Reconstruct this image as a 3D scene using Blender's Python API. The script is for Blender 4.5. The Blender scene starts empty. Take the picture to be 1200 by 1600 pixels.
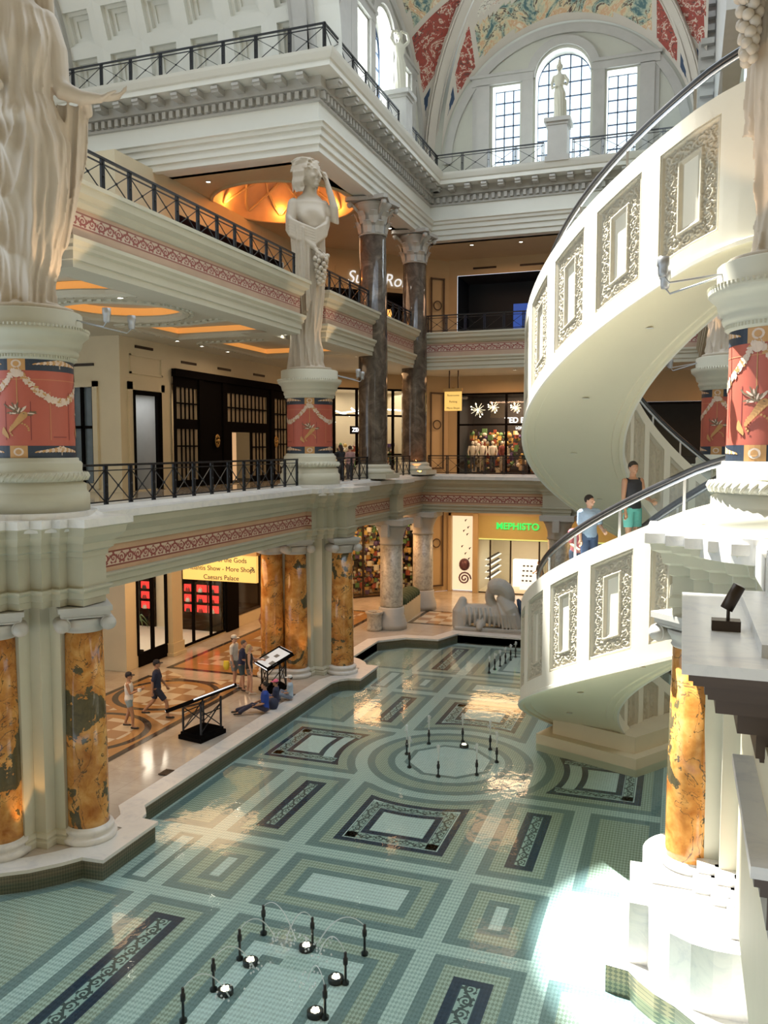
import bpy, bmesh, math, random
from math import sin, cos, pi, radians, sqrt, atan2, floor
from mathutils import Vector, Matrix
from mathutils.geometry import delaunay_2d_cdt
random.seed(7)
S = bpy.context.scene
COL = S.collection

# ---------------------------------------------------------------- camera, sky, sun, exposure
cam_d = bpy.data.cameras.new('camera'); cam = bpy.data.objects.new('camera', cam_d); COL.objects.link(cam)
CAMZ = 8.2
yaw, pit = radians(19.57), radians(4.38)
fwd = Vector((-sin(yaw)*cos(pit), cos(yaw)*cos(pit), -sin(pit)))
cam.location = (0, 0, CAMZ)
cam.rotation_euler = fwd.to_track_quat('-Z', 'Y').to_euler()
cam_d.sensor_fit = 'VERTICAL'; cam_d.sensor_height = 24.0
cam_d.lens = 24.0*1310/1600
cam_d.clip_start = .1; cam_d.clip_end = 400
S.camera = cam
W = bpy.data.worlds.new('world'); S.world = W; W.use_nodes = True
bg = W.node_tree.nodes['Background']
bg.inputs[0].default_value = (.78, .89, 1.0, 1); bg.inputs[1].default_value = 1.7
S.view_settings.view_transform = 'Standard'; S.view_settings.look = 'None'
S.view_settings.exposure = 0.22; S.view_settings.gamma = 1; S.view_settings.use_curve_mapping = False

def light(name, kind, loc, energy, color=(1, 1, 1), size=1.0, target=None, size_y=None, spot=None, blend=.2):
    d = bpy.data.lights.new(name, kind); d.energy = energy; d.color = color
    if kind == 'AREA':
        d.size = size
        if size_y: d.shape = 'RECTANGLE'; d.size_y = size_y
    elif kind in ('POINT', 'SPOT'): d.shadow_soft_size = size
    if spot: d.spot_size = radians(spot); d.spot_blend = blend
    o = bpy.data.objects.new(name, d); COL.objects.link(o); o.location = loc
    if target is not None:
        o.rotation_euler = (Vector(target)-Vector(loc)).to_track_quat('-Z', 'Y').to_euler()
    return o
# sun falling through the round skylight
SUN_T = Vector((2.1, 14.6, 0)); SUN_D = Vector((-.42, .15, 1)).normalized()
light('sun_through_skylight', 'SPOT', SUN_T+SUN_D*90, 900000*2.3, (1, .97, .90), .35, SUN_T, spot=5.3, blend=.05)
# broad daylight fill: area lamps added above the fountain court
light('court_daylight_fill', 'AREA', (-4, 24, 33), 650, (.80, .90, 1.0), 14, (-4, 20, 0), size_y=14)
light('spiral_side_fill', 'AREA', (-8, 22, 31), 500, (.80, .90, 1.0), 8, (3, 16, 7), size_y=8)  # added fill lamp aimed at the spiral side

# ---------------------------------------------------------------- node helper
class X_:
    def __init__(s, nt, sock): s.nt, s.s = nt, sock
    def m(s, op, *o):
        n = s.nt.nodes.new('ShaderNodeMath'); n.operation = op
        for i, a in enumerate((s,)+o):
            if isinstance(a, X_): s.nt.links.new(a.s, n.inputs[i])
            else: n.inputs[i].default_value = a
        return X_(s.nt, n.outputs[0])
    def __add__(s, o): return s.m('ADD', o)
    def __sub__(s, o): return s.m('SUBTRACT', o)
    def __mul__(s, o): return s.m('MULTIPLY', o)
    def __truediv__(s, o): return s.m('DIVIDE', o)
    def sin(s): return s.m('SINE')
    def abs(s): return s.m('ABSOLUTE')
    def fr(s): return s.m('FRACT')
    def gt(s, o): return s.m('GREATER_THAN', o)
    def lt(s, o): return s.m('LESS_THAN', o)
    def mx(s, o): return s.m('MAXIMUM', o)
    def mn(s, o): return s.m('MINIMUM', o)
def newmat(name):
    m = bpy.data.materials.new(name); m.use_nodes = True
    nt = m.node_tree; return m, nt, nt.nodes['Principled BSDF']
def coords(nt, kind='Object'):
    t = nt.nodes.new('ShaderNodeTexCoord'); return t.outputs[kind]
def worldpos(nt):
    g = nt.nodes.new('ShaderNodeNewGeometry'); return g.outputs['Position']
def sep(nt, sock):
    n = nt.nodes.new('ShaderNodeSeparateXYZ'); nt.links.new(sock, n.inputs[0])
    return [X_(nt, n.outputs[i]) for i in range(3)]
def noise(nt, vec, scale, detail=4, rough=.55, dist=0):
    n = nt.nodes.new('ShaderNodeTexNoise'); n.inputs['Scale'].default_value = scale; n.inputs['Detail'].default_value = detail
    n.inputs['Roughness'].default_value = rough; n.inputs['Distortion'].default_value = dist
    nt.links.new(vec, n.inputs['Vector']); return X_(nt, n.outputs['Fac'])
def mix(nt, f, a, b):
    n = nt.nodes.new('ShaderNodeMix'); n.data_type = 'RGBA'
    if isinstance(f, X_): nt.links.new(f.s, n.inputs[0])
    else: n.inputs[0].default_value = f
    for i, c in ((6, a), (7, b)):
        if isinstance(c, tuple): n.inputs[i].default_value = c+(1,) if len(c) == 3 else c
        else: nt.links.new(c, n.inputs[i])
    return n.outputs[2]
def ramp(nt, f, stops):
    n = nt.nodes.new('ShaderNodeValToRGB'); nt.links.new(f.s, n.inputs[0])
    cr = n.color_ramp
    while len(cr.elements) < len(stops): cr.elements.new(.5)
    for e, (p, c) in zip(cr.elements, stops): e.position = p; e.color = c+(1,)
    return n.outputs[0]
def bump(nt, f, strength, dist, b):
    n = nt.nodes.new('ShaderNodeBump'); n.inputs['Strength'].default_value = strength; n.inputs['Distance'].default_value = dist
    nt.links.new(f.s, n.inputs['Height']); nt.links.new(n.outputs[0], b.inputs['Normal'])
def plain(name, c, rough=.6, metal=0, var=.08, scale=3., bmp=0, spec=None):
    m, nt, b = newmat(name)
    v = worldpos(nt) if scale < 20 else coords(nt)
    if var:
        f = noise(nt, v, scale)
        col = mix(nt, f, tuple(x*(1-var) for x in c), tuple(min(1, x*(1+var)) for x in c))
        nt.links.new(col, b.inputs['Base Color'])
    else: b.inputs['Base Color'].default_value = c+(1,)
    b.inputs['Roughness'].default_value = rough; b.inputs['Metallic'].default_value = metal
    if spec is not None: b.inputs['Specular IOR Level'].default_value = spec
    if bmp: bump(nt, noise(nt, v, scale*6), bmp, .02, b)
    return m
def emit(name, c, e):
    m, nt, b = newmat(name); b.inputs['Base Color'].default_value = tuple(x*.5 for x in c)+(1,)
    b.inputs['Emission Color'].default_value = c+(1,); b.inputs['Emission Strength'].default_value = e
    return m
def scroll_mask(u, v):
    """u in periods, v 0..1 : curling vine mask"""
    nt = u.nt
    y0 = (u*(2*pi)).sin()*.24+.5
    vine = (v-y0).abs().lt(.08)
    fu = (u*2).fr()-.5
    par = ((u.fr().lt(.5))*2)-1
    dv = v-.5-par*.02
    r = ((fu*fu*.8)+(dv*dv)).m('SQRT')
    a = dv.m('ARCTAN2', fu*.9)
    sp = ((a*par*1+r*26).sin()).gt(0.0)*r.lt(.36)
    lf = ((a*5).sin()).gt(.2)*r.lt(.44)*r.gt(.3)
    return vine.mx(sp).mx(lf)*v.gt(.06)*v.lt(.94)

M = {}
M['stone'] = plain('carved_limestone', (.45, .435, .335), .65, var=.10, scale=1.3, bmp=.05)
M['stone_l'] = plain('pale_limestone', (.57, .555, .45), .6, var=.07, scale=1.5, bmp=.04)
M['white'] = plain('white_painted_plaster', (.74, .74, .68), .6, var=.04, scale=.8)
M['grey_stone'] = plain('grey_limestone', (.47, .46, .43), .65, var=.12, scale=2.)
M['upwall'] = plain('upper_wall_plaster', (.52, .52, .45), .7, var=.08, scale=.6)
M['statue'] = plain('statue_stone', (.52, .455, .37), .6, var=.12, scale=1.6, bmp=.05)
M['warmwall'] = plain('ochre_plaster', (.55, .43, .26), .6, var=.1, scale=.9)
M['creamwall'] = plain('cream_stone_wall', (.66, .58, .41), .55, var=.08, scale=1.2)
M['soffit'] = plain('spiral_soffit_plaster', (.80, .75, .55), .45, var=.03, scale=1)  # warmth of bounced sun put into this yellow
M['spiral'] = plain('spiral_white_plaster', (.80, .77, .66), .42, var=.05, scale=2)
M['relief'] = plain('relief_plaster', (.56, .51, .40), .38, var=.1, scale=5)
M['iron'] = plain('black_iron', (.028, .030, .034), .35, .5, var=.1, scale=9)
M['black'] = plain('black_lacquer', (.008, .007, .007), .75, 0, var=.05, spec=.0)
M['bronze'] = plain('dark_bronze', (.05, .035, .025), .4, .6, var=.1)
M['steel'] = plain('brushed_steel', (.55, .56, .58), .3, .9, var=.05)
M['lampgrey'] = plain('grey_lamp_metal', (.42, .43, .45), .4, .4, var=.05)
M['rubber'] = plain('black_handrail_rubber', (.03, .03, .033), .3, 0, var=.02)
M['taupe'] = plain('brown_and_shade_moulding', (.075, .048, .032), .5, 0, var=.15, scale=2.5)  # near cornice shade put into this dark brown; panel frames use it too
M['bulb'] = emit('lamp_bulb', (1, .8, .5), 12)
M['down'] = emit('downlight_glow', (1, .93, .8), 20)
M['cove'] = emit('orange_cove_light', (1, .42, .10), .5)
M['darkshop'] = plain('dark_shop_interior', (.03, .028, .03), .5, var=.2)
M['hedge'] = plain('boxwood_leaves', (.02, .05, .018), .7, var=.5, scale=14, bmp=.8)

def glass(name, tint=(.92, .97, .96), a=.045, rough=.02, pw=5.0):
    m = bpy.data.materials.new(name); m.use_nodes = True; nt = m.node_tree; nt.nodes.clear()
    out = nt.nodes.new('ShaderNodeOutputMaterial'); t = nt.nodes.new('ShaderNodeBsdfTransparent'); g = nt.nodes.new('ShaderNodeBsdfGlossy')
    t.inputs[0].default_value = tint+(1,); g.inputs['Roughness'].default_value = rough
    fr = nt.nodes.new('ShaderNodeLayerWeight'); fr.inputs['Blend'].default_value = .5
    ms = nt.nodes.new('ShaderNodeMixShader')
    f = X_(nt, fr.outputs['Facing']).m('POWER', pw)*(1-a)+a
    nt.links.new(f.s, ms.inputs[0]); nt.links.new(t.outputs[0], ms.inputs[1]); nt.links.new(g.outputs[0], ms.inputs[2]); nt.links.new(ms.outputs[0], out.inputs[0])
    return m, nt, fr, g
M['glass'] = glass('clear_glass')[0]
m, nt, fr, g = glass('pool_water', (.83, .945, .955), .02, .015, 5.5)
bn = nt.nodes.new('ShaderNodeBump'); bn.inputs['Strength'].default_value = .13; bn.inputs['Distance'].default_value = .03
nz = noise(nt, worldpos(nt), 3.2, 3, .5, .6); nt.links.new(nz.s, bn.inputs['Height'])
nt.links.new(bn.outputs[0], fr.inputs['Normal']); nt.links.new(bn.outputs[0], g.inputs['Normal'])
M['water'] = m
m, nt, b = newmat('falling_water'); b.inputs['Base Color'].default_value = (.85, .93, .96, 1); b.inputs['Roughness'].default_value = .15; b.inputs['Alpha'].default_value = .38
M['jet'] = m

# yellow marble with dark green veins
m, nt, b = newmat('ochre_marble')
p = worldpos(nt)
n1 = noise(nt, p, 1.0, 5, .55, 1.1); n2 = noise(nt, p, 5.5, 8, .7, .8); n3 = noise(nt, p, 2.6, 5, .6, .3)
base = ramp(nt, n3, [(.3, (.33, .11, .02)), (.5, (.55, .25, .06)), (.7, (.70, .40, .13))])
cr = (n1-.5).abs().lt(.005); bl = (n1*.75+n2*.25).gt(.57)
c1 = mix(nt, cr*.8, base, (.06, .05, .03)); c2 = mix(nt, bl, c1, mix(nt, n2, (.015, .02, .02), (.16, .13, .06)))
nt.links.new(c2, b.inputs['Base Color']); b.inputs['Roughness'].default_value = .12
M['ochre_marble'] = m
m, nt, b = newmat('brown_marble')
p = worldpos(nt); n1 = noise(nt, p, 1.8, 8, .65, 1.); c = ramp(nt, n1, [(.3, (.05, .038, .03)), (.5, (.10, .08, .063)), (.7, (.19, .155, .12))])
nt.links.new(c, b.inputs['Base Color']); b.inputs['Roughness'].default_value = .1; M['brown_marble'] = m
m, nt, b = newmat('pale_fossil_stone')
p = worldpos(nt); n1 = noise(nt, p, 5, 6, .65, 1.); c = ramp(nt, n1, [(.3, (.25, .22, .18)), (.5, (.47, .44, .37)), (.7, (.6, .57, .48))])
nt.links.new(c, b.inputs['Base Color']); b.inputs['Roughness'].default_value = .3; M['fossil'] = m
m, nt, b = newmat('white_marble_slab')
p = worldpos(nt); n1 = noise(nt, p, 1.4, 8, .7, 2.); c = ramp(nt, n1, [(.35, (.60, .60, .60)), (.5, (.70, .69, .66)), (.75, (.74, .73, .70))])
nt.links.new(c, b.inputs['Base Color']); b.inputs['Roughness'].default_value = .3; M['marble'] = m

# pool mosaic: small woven tiles laid diagonally
def mosaic(name, ca, cb, sz=.062, rough=.25, cv=.12):
    m, nt, b = newmat(name); x, y, z = sep(nt, worldpos(nt))
    u = (x+y*.55)/sz; v = (x-y*.55)/sz
    ch = ((u*pi).sin()*(v*pi).sin())
    f = ch.gt(0.0)
    w = noise(nt, worldpos(nt), 22, 2); w2 = noise(nt, worldpos(nt), 1.1, 3)
    ca2 = mix(nt, w, tuple(k*(1-cv) for k in ca), tuple(k*(1+cv) for k in ca))
    cb2 = mix(nt, w, tuple(k*(1-3*cv) for k in cb), tuple(k*(1+3*cv) for k in cb))
    c = mix(nt, f, ca2, cb2)
    c = mix(nt, (w2-.4)*.25, c, tuple(k*.6 for k in ca))
    nt.links.new(c, b.inputs['Base Color']); b.inputs['Roughness'].default_value = rough
    return m
M['m_light'] = mosaic('mosaic_pale_aqua', (.62, .70, .66), (.42, .50, .47))
M['m_gold'] = mosaic('mosaic_sand', (.50, .55, .47), (.31, .34, .27))
M['m_band'] = mosaic('mosaic_slate_green', (.23, .30, .30), (.19, .25, .25))
M['m_navy'] = mosaic('mosaic_navy', (.03, .05, .09), (.022, .038, .07))
M['m_white'] = mosaic('mosaic_white', (.72, .79, .76), (.55, .62, .60))
m, nt, b = newmat('mosaic_gold_riser'); x, y, z = sep(nt, worldpos(nt))
f = (((x+y)*44+z*44).sin()*((x+y)*44-z*44).sin()).gt(0)
nt.links.new(mix(nt, f, (.36, .31, .19), (.16, .16, .11)), b.inputs['Base Color']); b.inputs['Roughness'].default_value = .3; M['m_edge'] = m
def scroll_mat(name, bgc, fgc, src='UV', period=.55, v0=0, vh=1, line=None, rough=.5):
    m, nt, b = newmat(name); u, v, w = sep(nt, coords(nt, 'UV'))
    vv = (v-v0)/vh
    k = scroll_mask(u/period, vv)
    inside = vv.gt(0)*vv.lt(1)
    nn = noise(nt, coords(nt, 'Object'), 2.)
    bg2 = mix(nt, nn, tuple(x*.9 for x in bgc[0]), tuple(x*1.08 for x in bgc[0]))
    out2 = mix(nt, noise(nt, coords(nt, 'Object'), 1.2, 6), tuple(x*.75 for x in bgc[1]), tuple(x*1.15 for x in bgc[1]))
    c = mix(nt, k, bg2, fgc); c = mix(nt, inside, out2, c)
    ln = ((vv).abs().lt(.06)).mx((vv-1).abs().lt(.06))
    if line: c = mix(nt, ln, c, line)
    nt.links.new(c, b.inputs['Base Color']); b.inputs['Roughness'].default_value = rough
    return m
M['frieze'] = scroll_mat('painted_frieze', ((.60, .47, .36), (.55, .36, .23)), (.27, .07, .06), period=.62, v0=5.50, vh=.33, line=(.24, .07, .05))
M['frieze3'] = scroll_mat('painted_frieze_upper', ((.60, .50, .41), (.55, .40, .30)), (.30, .09, .08), period=.62, v0=12.93, vh=.30, line=(.30, .12, .10))
M['m_scroll'] = scroll_mat('mosaic_scroll', ((.42, .52, .48), (.42, .52, .48)), (.07, .09, .09), period=.62, v0=0, vh=1, line=(.06, .09, .12), rough=.25)
# marble paving of the ground floor
def floor_mat():
    m, nt, b = newmat('polished_marble_floor'); x, y, z = sep(nt, worldpos(nt))
    n = noise(nt, worldpos(nt), 1.0, 6, .6, .5)
    c = ramp(nt, n, [(.3, (.42, .36, .30)), (.55, (.52, .46, .39)), (.8, (.60, .55, .47))])
    g = ((x/.9).fr().lt(.012)).mx((y/.6).fr().lt(.016))
    c = mix(nt, g*.5, c, (.25, .20, .15))
    nt.links.new(c, b.inputs['Base Color']); b.inputs['Roughness'].default_value = .10
    return m
M['floor'] = floor_mat()
M['f_tan'] = plain('tan_inlay_marble', (.42, .24, .10), .10, var=.25, scale=2)
M['f_dark'] = plain('dark_inlay_marble', (.06, .05, .045), .12, var=.2)
def check_mat():
    m, nt, b = newmat('checkered_inlay'); x, y, z = sep(nt, worldpos(nt))
    f = ((x/.62*pi).sin()*(y/.62*pi).sin()).gt(0)
    c = mix(nt, f, (.62, .54, .42), (.38, .24, .14)); nt.links.new(c, b.inputs['Base Color']); b.inputs['Roughness'].default_value = .12
    return m
M['f_check'] = check_mat()
def fresco(name, cols, sc=1.0, seed=0., dist=2.2):
    m, nt, b = newmat(name); mp = nt.nodes.new('ShaderNodeMapping'); nt.links.new(worldpos(nt), mp.inputs[0]); mp.inputs['Location'].default_value = (seed, seed*1.7, 0)
    n1 = noise(nt, mp.outputs[0], 1.1*sc, 5, .6, dist); n2 = noise(nt, mp.outputs[0], 3.4*sc, 4, .6, dist*.7)
    c = ramp(nt, n1*.7+n2*.3, cols)
    ln = (n1-.47).abs().lt(.010)
    c = mix(nt, ln, c, (.10, .06, .05))
    nt.links.new(c, b.inputs['Base Color']); b.inputs['Roughness'].default_value = .7; return m
M['fresco'] = fresco('painted_vault_scene', [(.40, (.08, .16, .17)), (.44, (.35, .42, .34)), (.52, (.66, .58, .38)), (.57, (.62, .36, .20)), (.64, (.75, .70, .55))], .55)
M['fresco_red'] = fresco('painted_red_panel', [(.40, (.34, .06, .045)), (.525, (.38, .08, .055)), (.53, (.70, .60, .50)), (.56, (.62, .50, .40)), (.565, (.36, .07, .05))], 1.0, 5)
M['fresco_pale'] = fresco('painted_pale_panel', [(.40, (.66, .62, .52)), (.54, (.70, .68, .60)), (.56, (.45, .20, .12)), (.60, (.70, .66, .55)), (.7, (.30, .38, .40))], 1.3, 9)
M['vault'] = plain('vault_rib_plaster', (.60, .55, .48), .7, var=.08, scale=1)
M['navy_paint'] = plain('navy_painted_panel', (.03, .06, .12), .6, var=.2)

# ---------------------------------------------------------------- mesh builder
class MB:
    def __init__(s): s.v = []; s.f = []; s.mi = []; s.uv = {}; s.sm = []
    def av(s, *ps):
        i = len(s.v); s.v.extend([tuple(p) for p in ps]); return i
    def face(s, idx, mi=0, uv=None, sm=False):
        s.f.append(tuple(idx)); s.mi.append(mi); s.sm.append(sm)
        if uv: s.uv[len(s.f)-1] = uv
    def quad(s, a, b, c, d, mi=0, uv=None):
        i = s.av(a, b, c, d); s.face((i, i+1, i+2, i+3), mi, uv); return s
    def box(s, x0, y0, z0, x1, y1, z1, mi=0):
        x0, x1 = min(x0, x1), max(x0, x1); y0, y1 = min(y0, y1), max(y0, y1); z0, z1 = min(z0, z1), max(z0, z1)
        i = s.av((x0, y0, z0), (x1, y0, z0), (x1, y1, z0), (x0, y1, z0), (x0, y0, z1), (x1, y0, z1), (x1, y1, z1), (x0, y1, z1))
        for q in ((0, 3, 2, 1), (4, 5, 6, 7), (0, 1, 5, 4), (1, 2, 6, 5), (2, 3, 7, 6), (3, 0, 4, 7)): s.face([i+k for k in q], mi)
        return s
    def beam(s, p, q, w, h, up=(0, 0, 1), mi=0):
        p, q = Vector(p), Vector(q); d = (q-p).normalized(); up = Vector(up)
        if abs(d.dot(up)) > .99: up = Vector((1, 0, 0))
        sd = d.cross(up).normalized()*w/2; u = sd.cross(d).normalized()*h/2
        i = s.av(p-sd-u, p+sd-u, p+sd+u, p-sd+u, q-sd-u, q+sd-u, q+sd+u, q-sd+u)
        for f in ((0, 3, 2, 1), (4, 5, 6, 7), (0, 1, 5, 4), (1, 2, 6, 5), (2, 3, 7, 6), (3, 0, 4, 7)): s.face([i+k for k in f], mi)
        return s
    def lathe(s, prof, c=(0, 0, 0), seg=40, mi=0, a0=0, a1=2*pi, uvr=None, caps=True):
        full = abs(a1-a0-2*pi) < 1e-6; n = seg if full else seg+1
        base = len(s.v)
        for r, z in prof:
            for k in range(n):
                a = a0+(a1-a0)*k/seg; s.v.append((c[0]+r*cos(a), c[1]+r*sin(a), c[2]+z))
        for j in range(len(prof)-1):
            for k in range(seg):
                k2 = (k+1) % n if full else k+1
                uv = None
                if uvr: uv = [(uvr*(a0+(a1-a0)*k/seg), prof[j][1]), (uvr*(a0+(a1-a0)*(k+1)/seg), prof[j][1]), (uvr*(a0+(a1-a0)*(k+1)/seg), prof[j+1][1]), (uvr*(a0+(a1-a0)*k/seg), prof[j+1][1])]
                s.face((base+j*n+k, base+j*n+k2, base+(j+1)*n+k2, base+(j+1)*n+k), mi, uv, True)
        if caps and full:
            if prof[0][0] > 1e-4: s.face([base+k for k in range(n)][::-1], mi)
            if prof[-1][0] > 1e-4: s.face([base+(len(prof)-1)*n+k for k in range(n)], mi)
        return s
    def tube(s, pts, rad, seg=10, mi=0, flat=1.0, cap=True):
        pts = [Vector(p) for p in pts]
        if not isinstance(rad, (list, tuple)): rad = [rad]*len(pts)
        if cap:   # rounded ends
            d0 = (pts[0]-pts[1]).normalized(); d1 = (pts[-1]-pts[-2]).normalized()
            P = []; R = []
            for t in (1., .8, .45): P.append(pts[0]+d0*rad[0]*t); R.append(rad[0]*sqrt(max(0, 1-t*t)) if t < 1 else rad[0]*.02)
            P += pts; R += list(rad)
            for t in (.45, .8, 1.): P.append(pts[-1]+d1*rad[-1]*t); R.append(rad[-1]*sqrt(max(0, 1-t*t)) if t < 1 else rad[-1]*.02)
            pts, rad = P, R
        base = len(s.v); up = None
        for i, p in enumerate(pts):
            d = (pts[min(i+1, len(pts)-1)]-pts[max(i-1, 0)])
            d = d.normalized() if d.length > 1e-9 else Vector((0, 0, 1))
            if up is None:
                up = Vector((0, 0, 1)) if abs(d.z) < .9 else Vector((0, 1, 0))
            sd = d.cross(up)
            if sd.length < 1e-5: up = Vector((1, 0, 0)); sd = d.cross(up)
            sd.normalize(); up = sd.cross(d).normalized()
            for k in range(seg):
                a = 2*pi*k/seg; q = p+(sd*cos(a)+up*sin(a)*flat)*rad[i]; s.v.append(tuple(q))
        for i in range(len(pts)-1):
            for k in range(seg):
                s.face((base+i*seg+k, base+i*seg+(k+1) % seg, base+(i+1)*seg+(k+1) % seg, base+(i+1)*seg+k), mi, None, True)
        s.face([base+k for k in range(seg)][::-1], mi); s.face([base+(len(pts)-1)*seg+k for k in range(seg)], mi)
        return s
    def ball(s, c, r, seg=12, rz=None, ry=None, mi=0):
        rz = rz or r; ry = ry or r; n = max(5, seg//2+1); base = len(s.v)
        for j in range(n+1):
            t = pi*j/n
            for k in range(seg):
                a = 2*pi*k/seg; q = max(sin(t), 1e-3)
                s.v.append((c[0]+r*q*cos(a), c[1]+ry*q*sin(a), c[2]-rz*cos(t)))
        for j in range(n):
            for k in range(seg): s.face((base+j*seg+k, base+j*seg+(k+1) % seg, base+(j+1)*seg+(k+1) % seg, base+(j+1)*seg+k), mi, None, True)
        s.face([base+k for k in range(seg)][::-1], mi); s.face([base+n*seg+k for k in range(seg)], mi)
        return s
    def loft(s, rings, seg=24, mi=0):
        """rings: (cx,cy,z,rx,ry) ellipses stacked"""
        base = len(s.v)
        for cx, cy, z, rx, ry in rings:
            for k in range(seg):
                a = 2*pi*k/seg; s.v.append((cx+rx*cos(a), cy+ry*sin(a), z))
        for i in range(len(rings)-1):
            for k in range(seg): s.face((base+i*seg+k, base+i*seg+(k+1) % seg, base+(i+1)*seg+(k+1) % seg, base+(i+1)*seg+k), mi, None, True)
        s.face([base+k for k in range(seg)][::-1], mi); s.face([base+(len(rings)-1)*seg+k for k in range(seg)], mi)
        return s
    def prism(s, poly, z0, z1, mi=0, top=True, bottom=True, side=None):
        n = len(poly); i = s.av(*[(x, y, z0) for x, y in poly]); j = s.av(*[(x, y, z1) for x, y in poly])
        ar = sum(poly[k][0]*poly[(k+1) % n][1]-poly[(k+1) % n][0]*poly[k][1] for k in range(n))
        for k in range(n):
            k2 = (k+1) % n
            f = (i+k, i+k2, j+k2, j+k) if ar > 0 else (i+k2, i+k, j+k, j+k2)
            s.face(f, mi if side is None else side)
        o = range(n) if ar > 0 else range(n-1, -1, -1)
        if top: s.face([j+k for k in o], mi)
        if bottom: s.face([i+k for k in reversed(list(o))], mi)
        return s
    def holed(s, outer, holes, z, up=True, mi=0, f3=None):
        """flat polygon with holes; f3 maps (x,y)->xyz"""
        pts = [Vector(p) for p in outer]; faces = [list(range(len(outer)))]; edges = []
        n0 = len(pts); edges += [(k, (k+1) % n0) for k in range(n0)]
        for h in holes:
            b0 = len(pts); pts += [Vector(p) for p in h]; edges += [(b0+k, b0+(k+1) % len(h)) for k in range(len(h))]
        r = delaunay_2d_cdt(pts, edges, [], 0, 1e-6)
        vs, _, fs = r[0], r[1], r[2]
        def inside(p, poly):
            c = False; n = len(poly)
            for k in range(n):
                x1, y1 = poly[k]; x2, y2 = poly[(k+1) % n]
                if (y1 > p[1]) != (y2 > p[1]) and p[0] < (x2-x1)*(p[1]-y1)/(y2-y1)+x1: c = not c
            return c
        i = s.av(*[(f3(v.x, v.y) if f3 else (v.x, v.y, z)) for v in vs])
        for f in fs:
            cx = sum(vs[k].x for k in f)/len(f); cy = sum(vs[k].y for k in f)/len(f)
            if inside((cx, cy), outer) and not any(inside((cx, cy), h) for h in holes):
                ff = [i+k for k in f]
                a = sum(vs[f[k]].x*vs[f[(k+1) % len(f)]].y-vs[f[(k+1) % len(f)]].x*vs[f[k]].y for k in range(len(f)))
                if (a > 0) != up: ff.reverse()
                s.face(ff, mi)
        return s
    def sweep(s, prof, path, mis=None, closed=False, ends=True):
        """prof: [(n,z)], n = distance to the right of travel; path: [(x,y)]"""
        P = [Vector((x, y)) for x, y in path]; n = len(P); base = len(s.v); L = [0]
        for k in range(1, n): L.append(L[-1]+(P[k]-P[k-1]).length)
        for k in range(n):
            d0 = (P[k]-P[k-1]).normalized() if (k > 0 or closed) else None
            d1 = (P[(k+1) % n]-P[k]).normalized() if (k < n-1 or closed) else None
            if d0 is None: d0 = d1
            if d1 is None: d1 = d0
            n0 = Vector((d0.y, -d0.x)); n1 = Vector((d1.y, -d1.x)); mm = (n0+n1)
            mm = n0 if mm.length < 1e-4 else mm.normalized()
            sc = 1/max(.35, mm.dot(n0))
            for (o, z) in prof: s.v.append((P[k].x+mm.x*o*sc, P[k].y+mm.y*o*sc, z))
        m_ = len(prof)
        for k in range(n if closed else n-1):
            k2 = (k+1) % n
            for j in range(m_-1):
                u0, u1 = L[k], (L[k+1] if k+1 < n else L[k]+(P[k2]-P[k]).length)
                s.face((base+k*m_+j, base+k2*m_+j, base+k2*m_+j+1, base+k*m_+j+1), mis[j] if mis else 0,
                       [(u0, prof[j][1]), (u1, prof[j][1]), (u1, prof[j+1][1]), (u0, prof[j+1][1])])
        if ends and not closed:
            s.face([base+j for j in range(m_)], 0); s.face([base+(n-1)*m_+j for j in range(m_)][::-1], 0)
        return s
    def build(s, name, mats, parent=None, world=False, smooth=None, label=None, remesh=None, sm_iter=0):
        vs = s.v
        if parent is not None and world:
            l = Vector(parent.location); q_ = parent.parent
            while q_ is not None: l = l+q_.location; q_ = q_.parent
            vs = [(a-l.x, b-l.y, c-l.z) for a, b, c in s.v]
        me = bpy.data.meshes.new(name); me.from_pydata(vs, [], s.f)
        if not isinstance(mats, (list, tuple)): mats = [mats]
        for m_ in mats: me.materials.append(m_)
        me.polygons.foreach_set('material_index', s.mi)
        me.polygons.foreach_set('use_smooth', s.sm if smooth is None else [smooth]*len(s.f))
        if s.uv:
            ul = me.uv_layers.new(name='UVMap')
            for fi, uv in s.uv.items():
                p = me.polygons[fi]
                for li, q in zip(p.loop_indices, uv): ul.data[li].uv = q
        me.update()
        o = bpy.data.objects.new(name, me); COL.objects.link(o)
        if parent is not None: o.parent = parent
        if label: o['label'] = label
        if remesh:
            r = o.modifiers.new('Remesh', 'REMESH'); r.mode = 'VOXEL'; r.voxel_size = remesh; r.use_smooth_shade = True
            if sm_iter: q = o.modifiers.new('Smooth', 'SMOOTH'); q.iterations = sm_iter; q.factor = .5
        return o
def thing(name, label, cat, loc=(0, 0, 0), rz=0, group=None):
    o = bpy.data.objects.new(name, None); COL.objects.link(o); o.location = loc; o.rotation_euler = (0, 0, rz)
    o.empty_display_size = .2; o['label'] = label; o['category'] = cat
    if group: o['group'] = group
    return o
def tag(o, label, cat, group=None):
    o['label'] = label; o['category'] = cat
    if group: o['group'] = group
    return o
def struct(o, label, cat='structure'):
    o['kind'] = 'structure'; o['label'] = label; o['category'] = cat; return o
def dup(root, loc, rz=0, label=None, group=None):
    r = root.copy(); COL.objects.link(r); r.location = loc; r.rotation_euler = (0, 0, rz)
    if label: r['label'] = label
    if group: r['group'] = group
    for ch in list(root.children):
        c = ch.copy(); COL.objects.link(c); c.parent = r
        for g_ in list(ch.children):
            d = g_.copy(); COL.objects.link(d); d.parent = c
    return r
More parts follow.
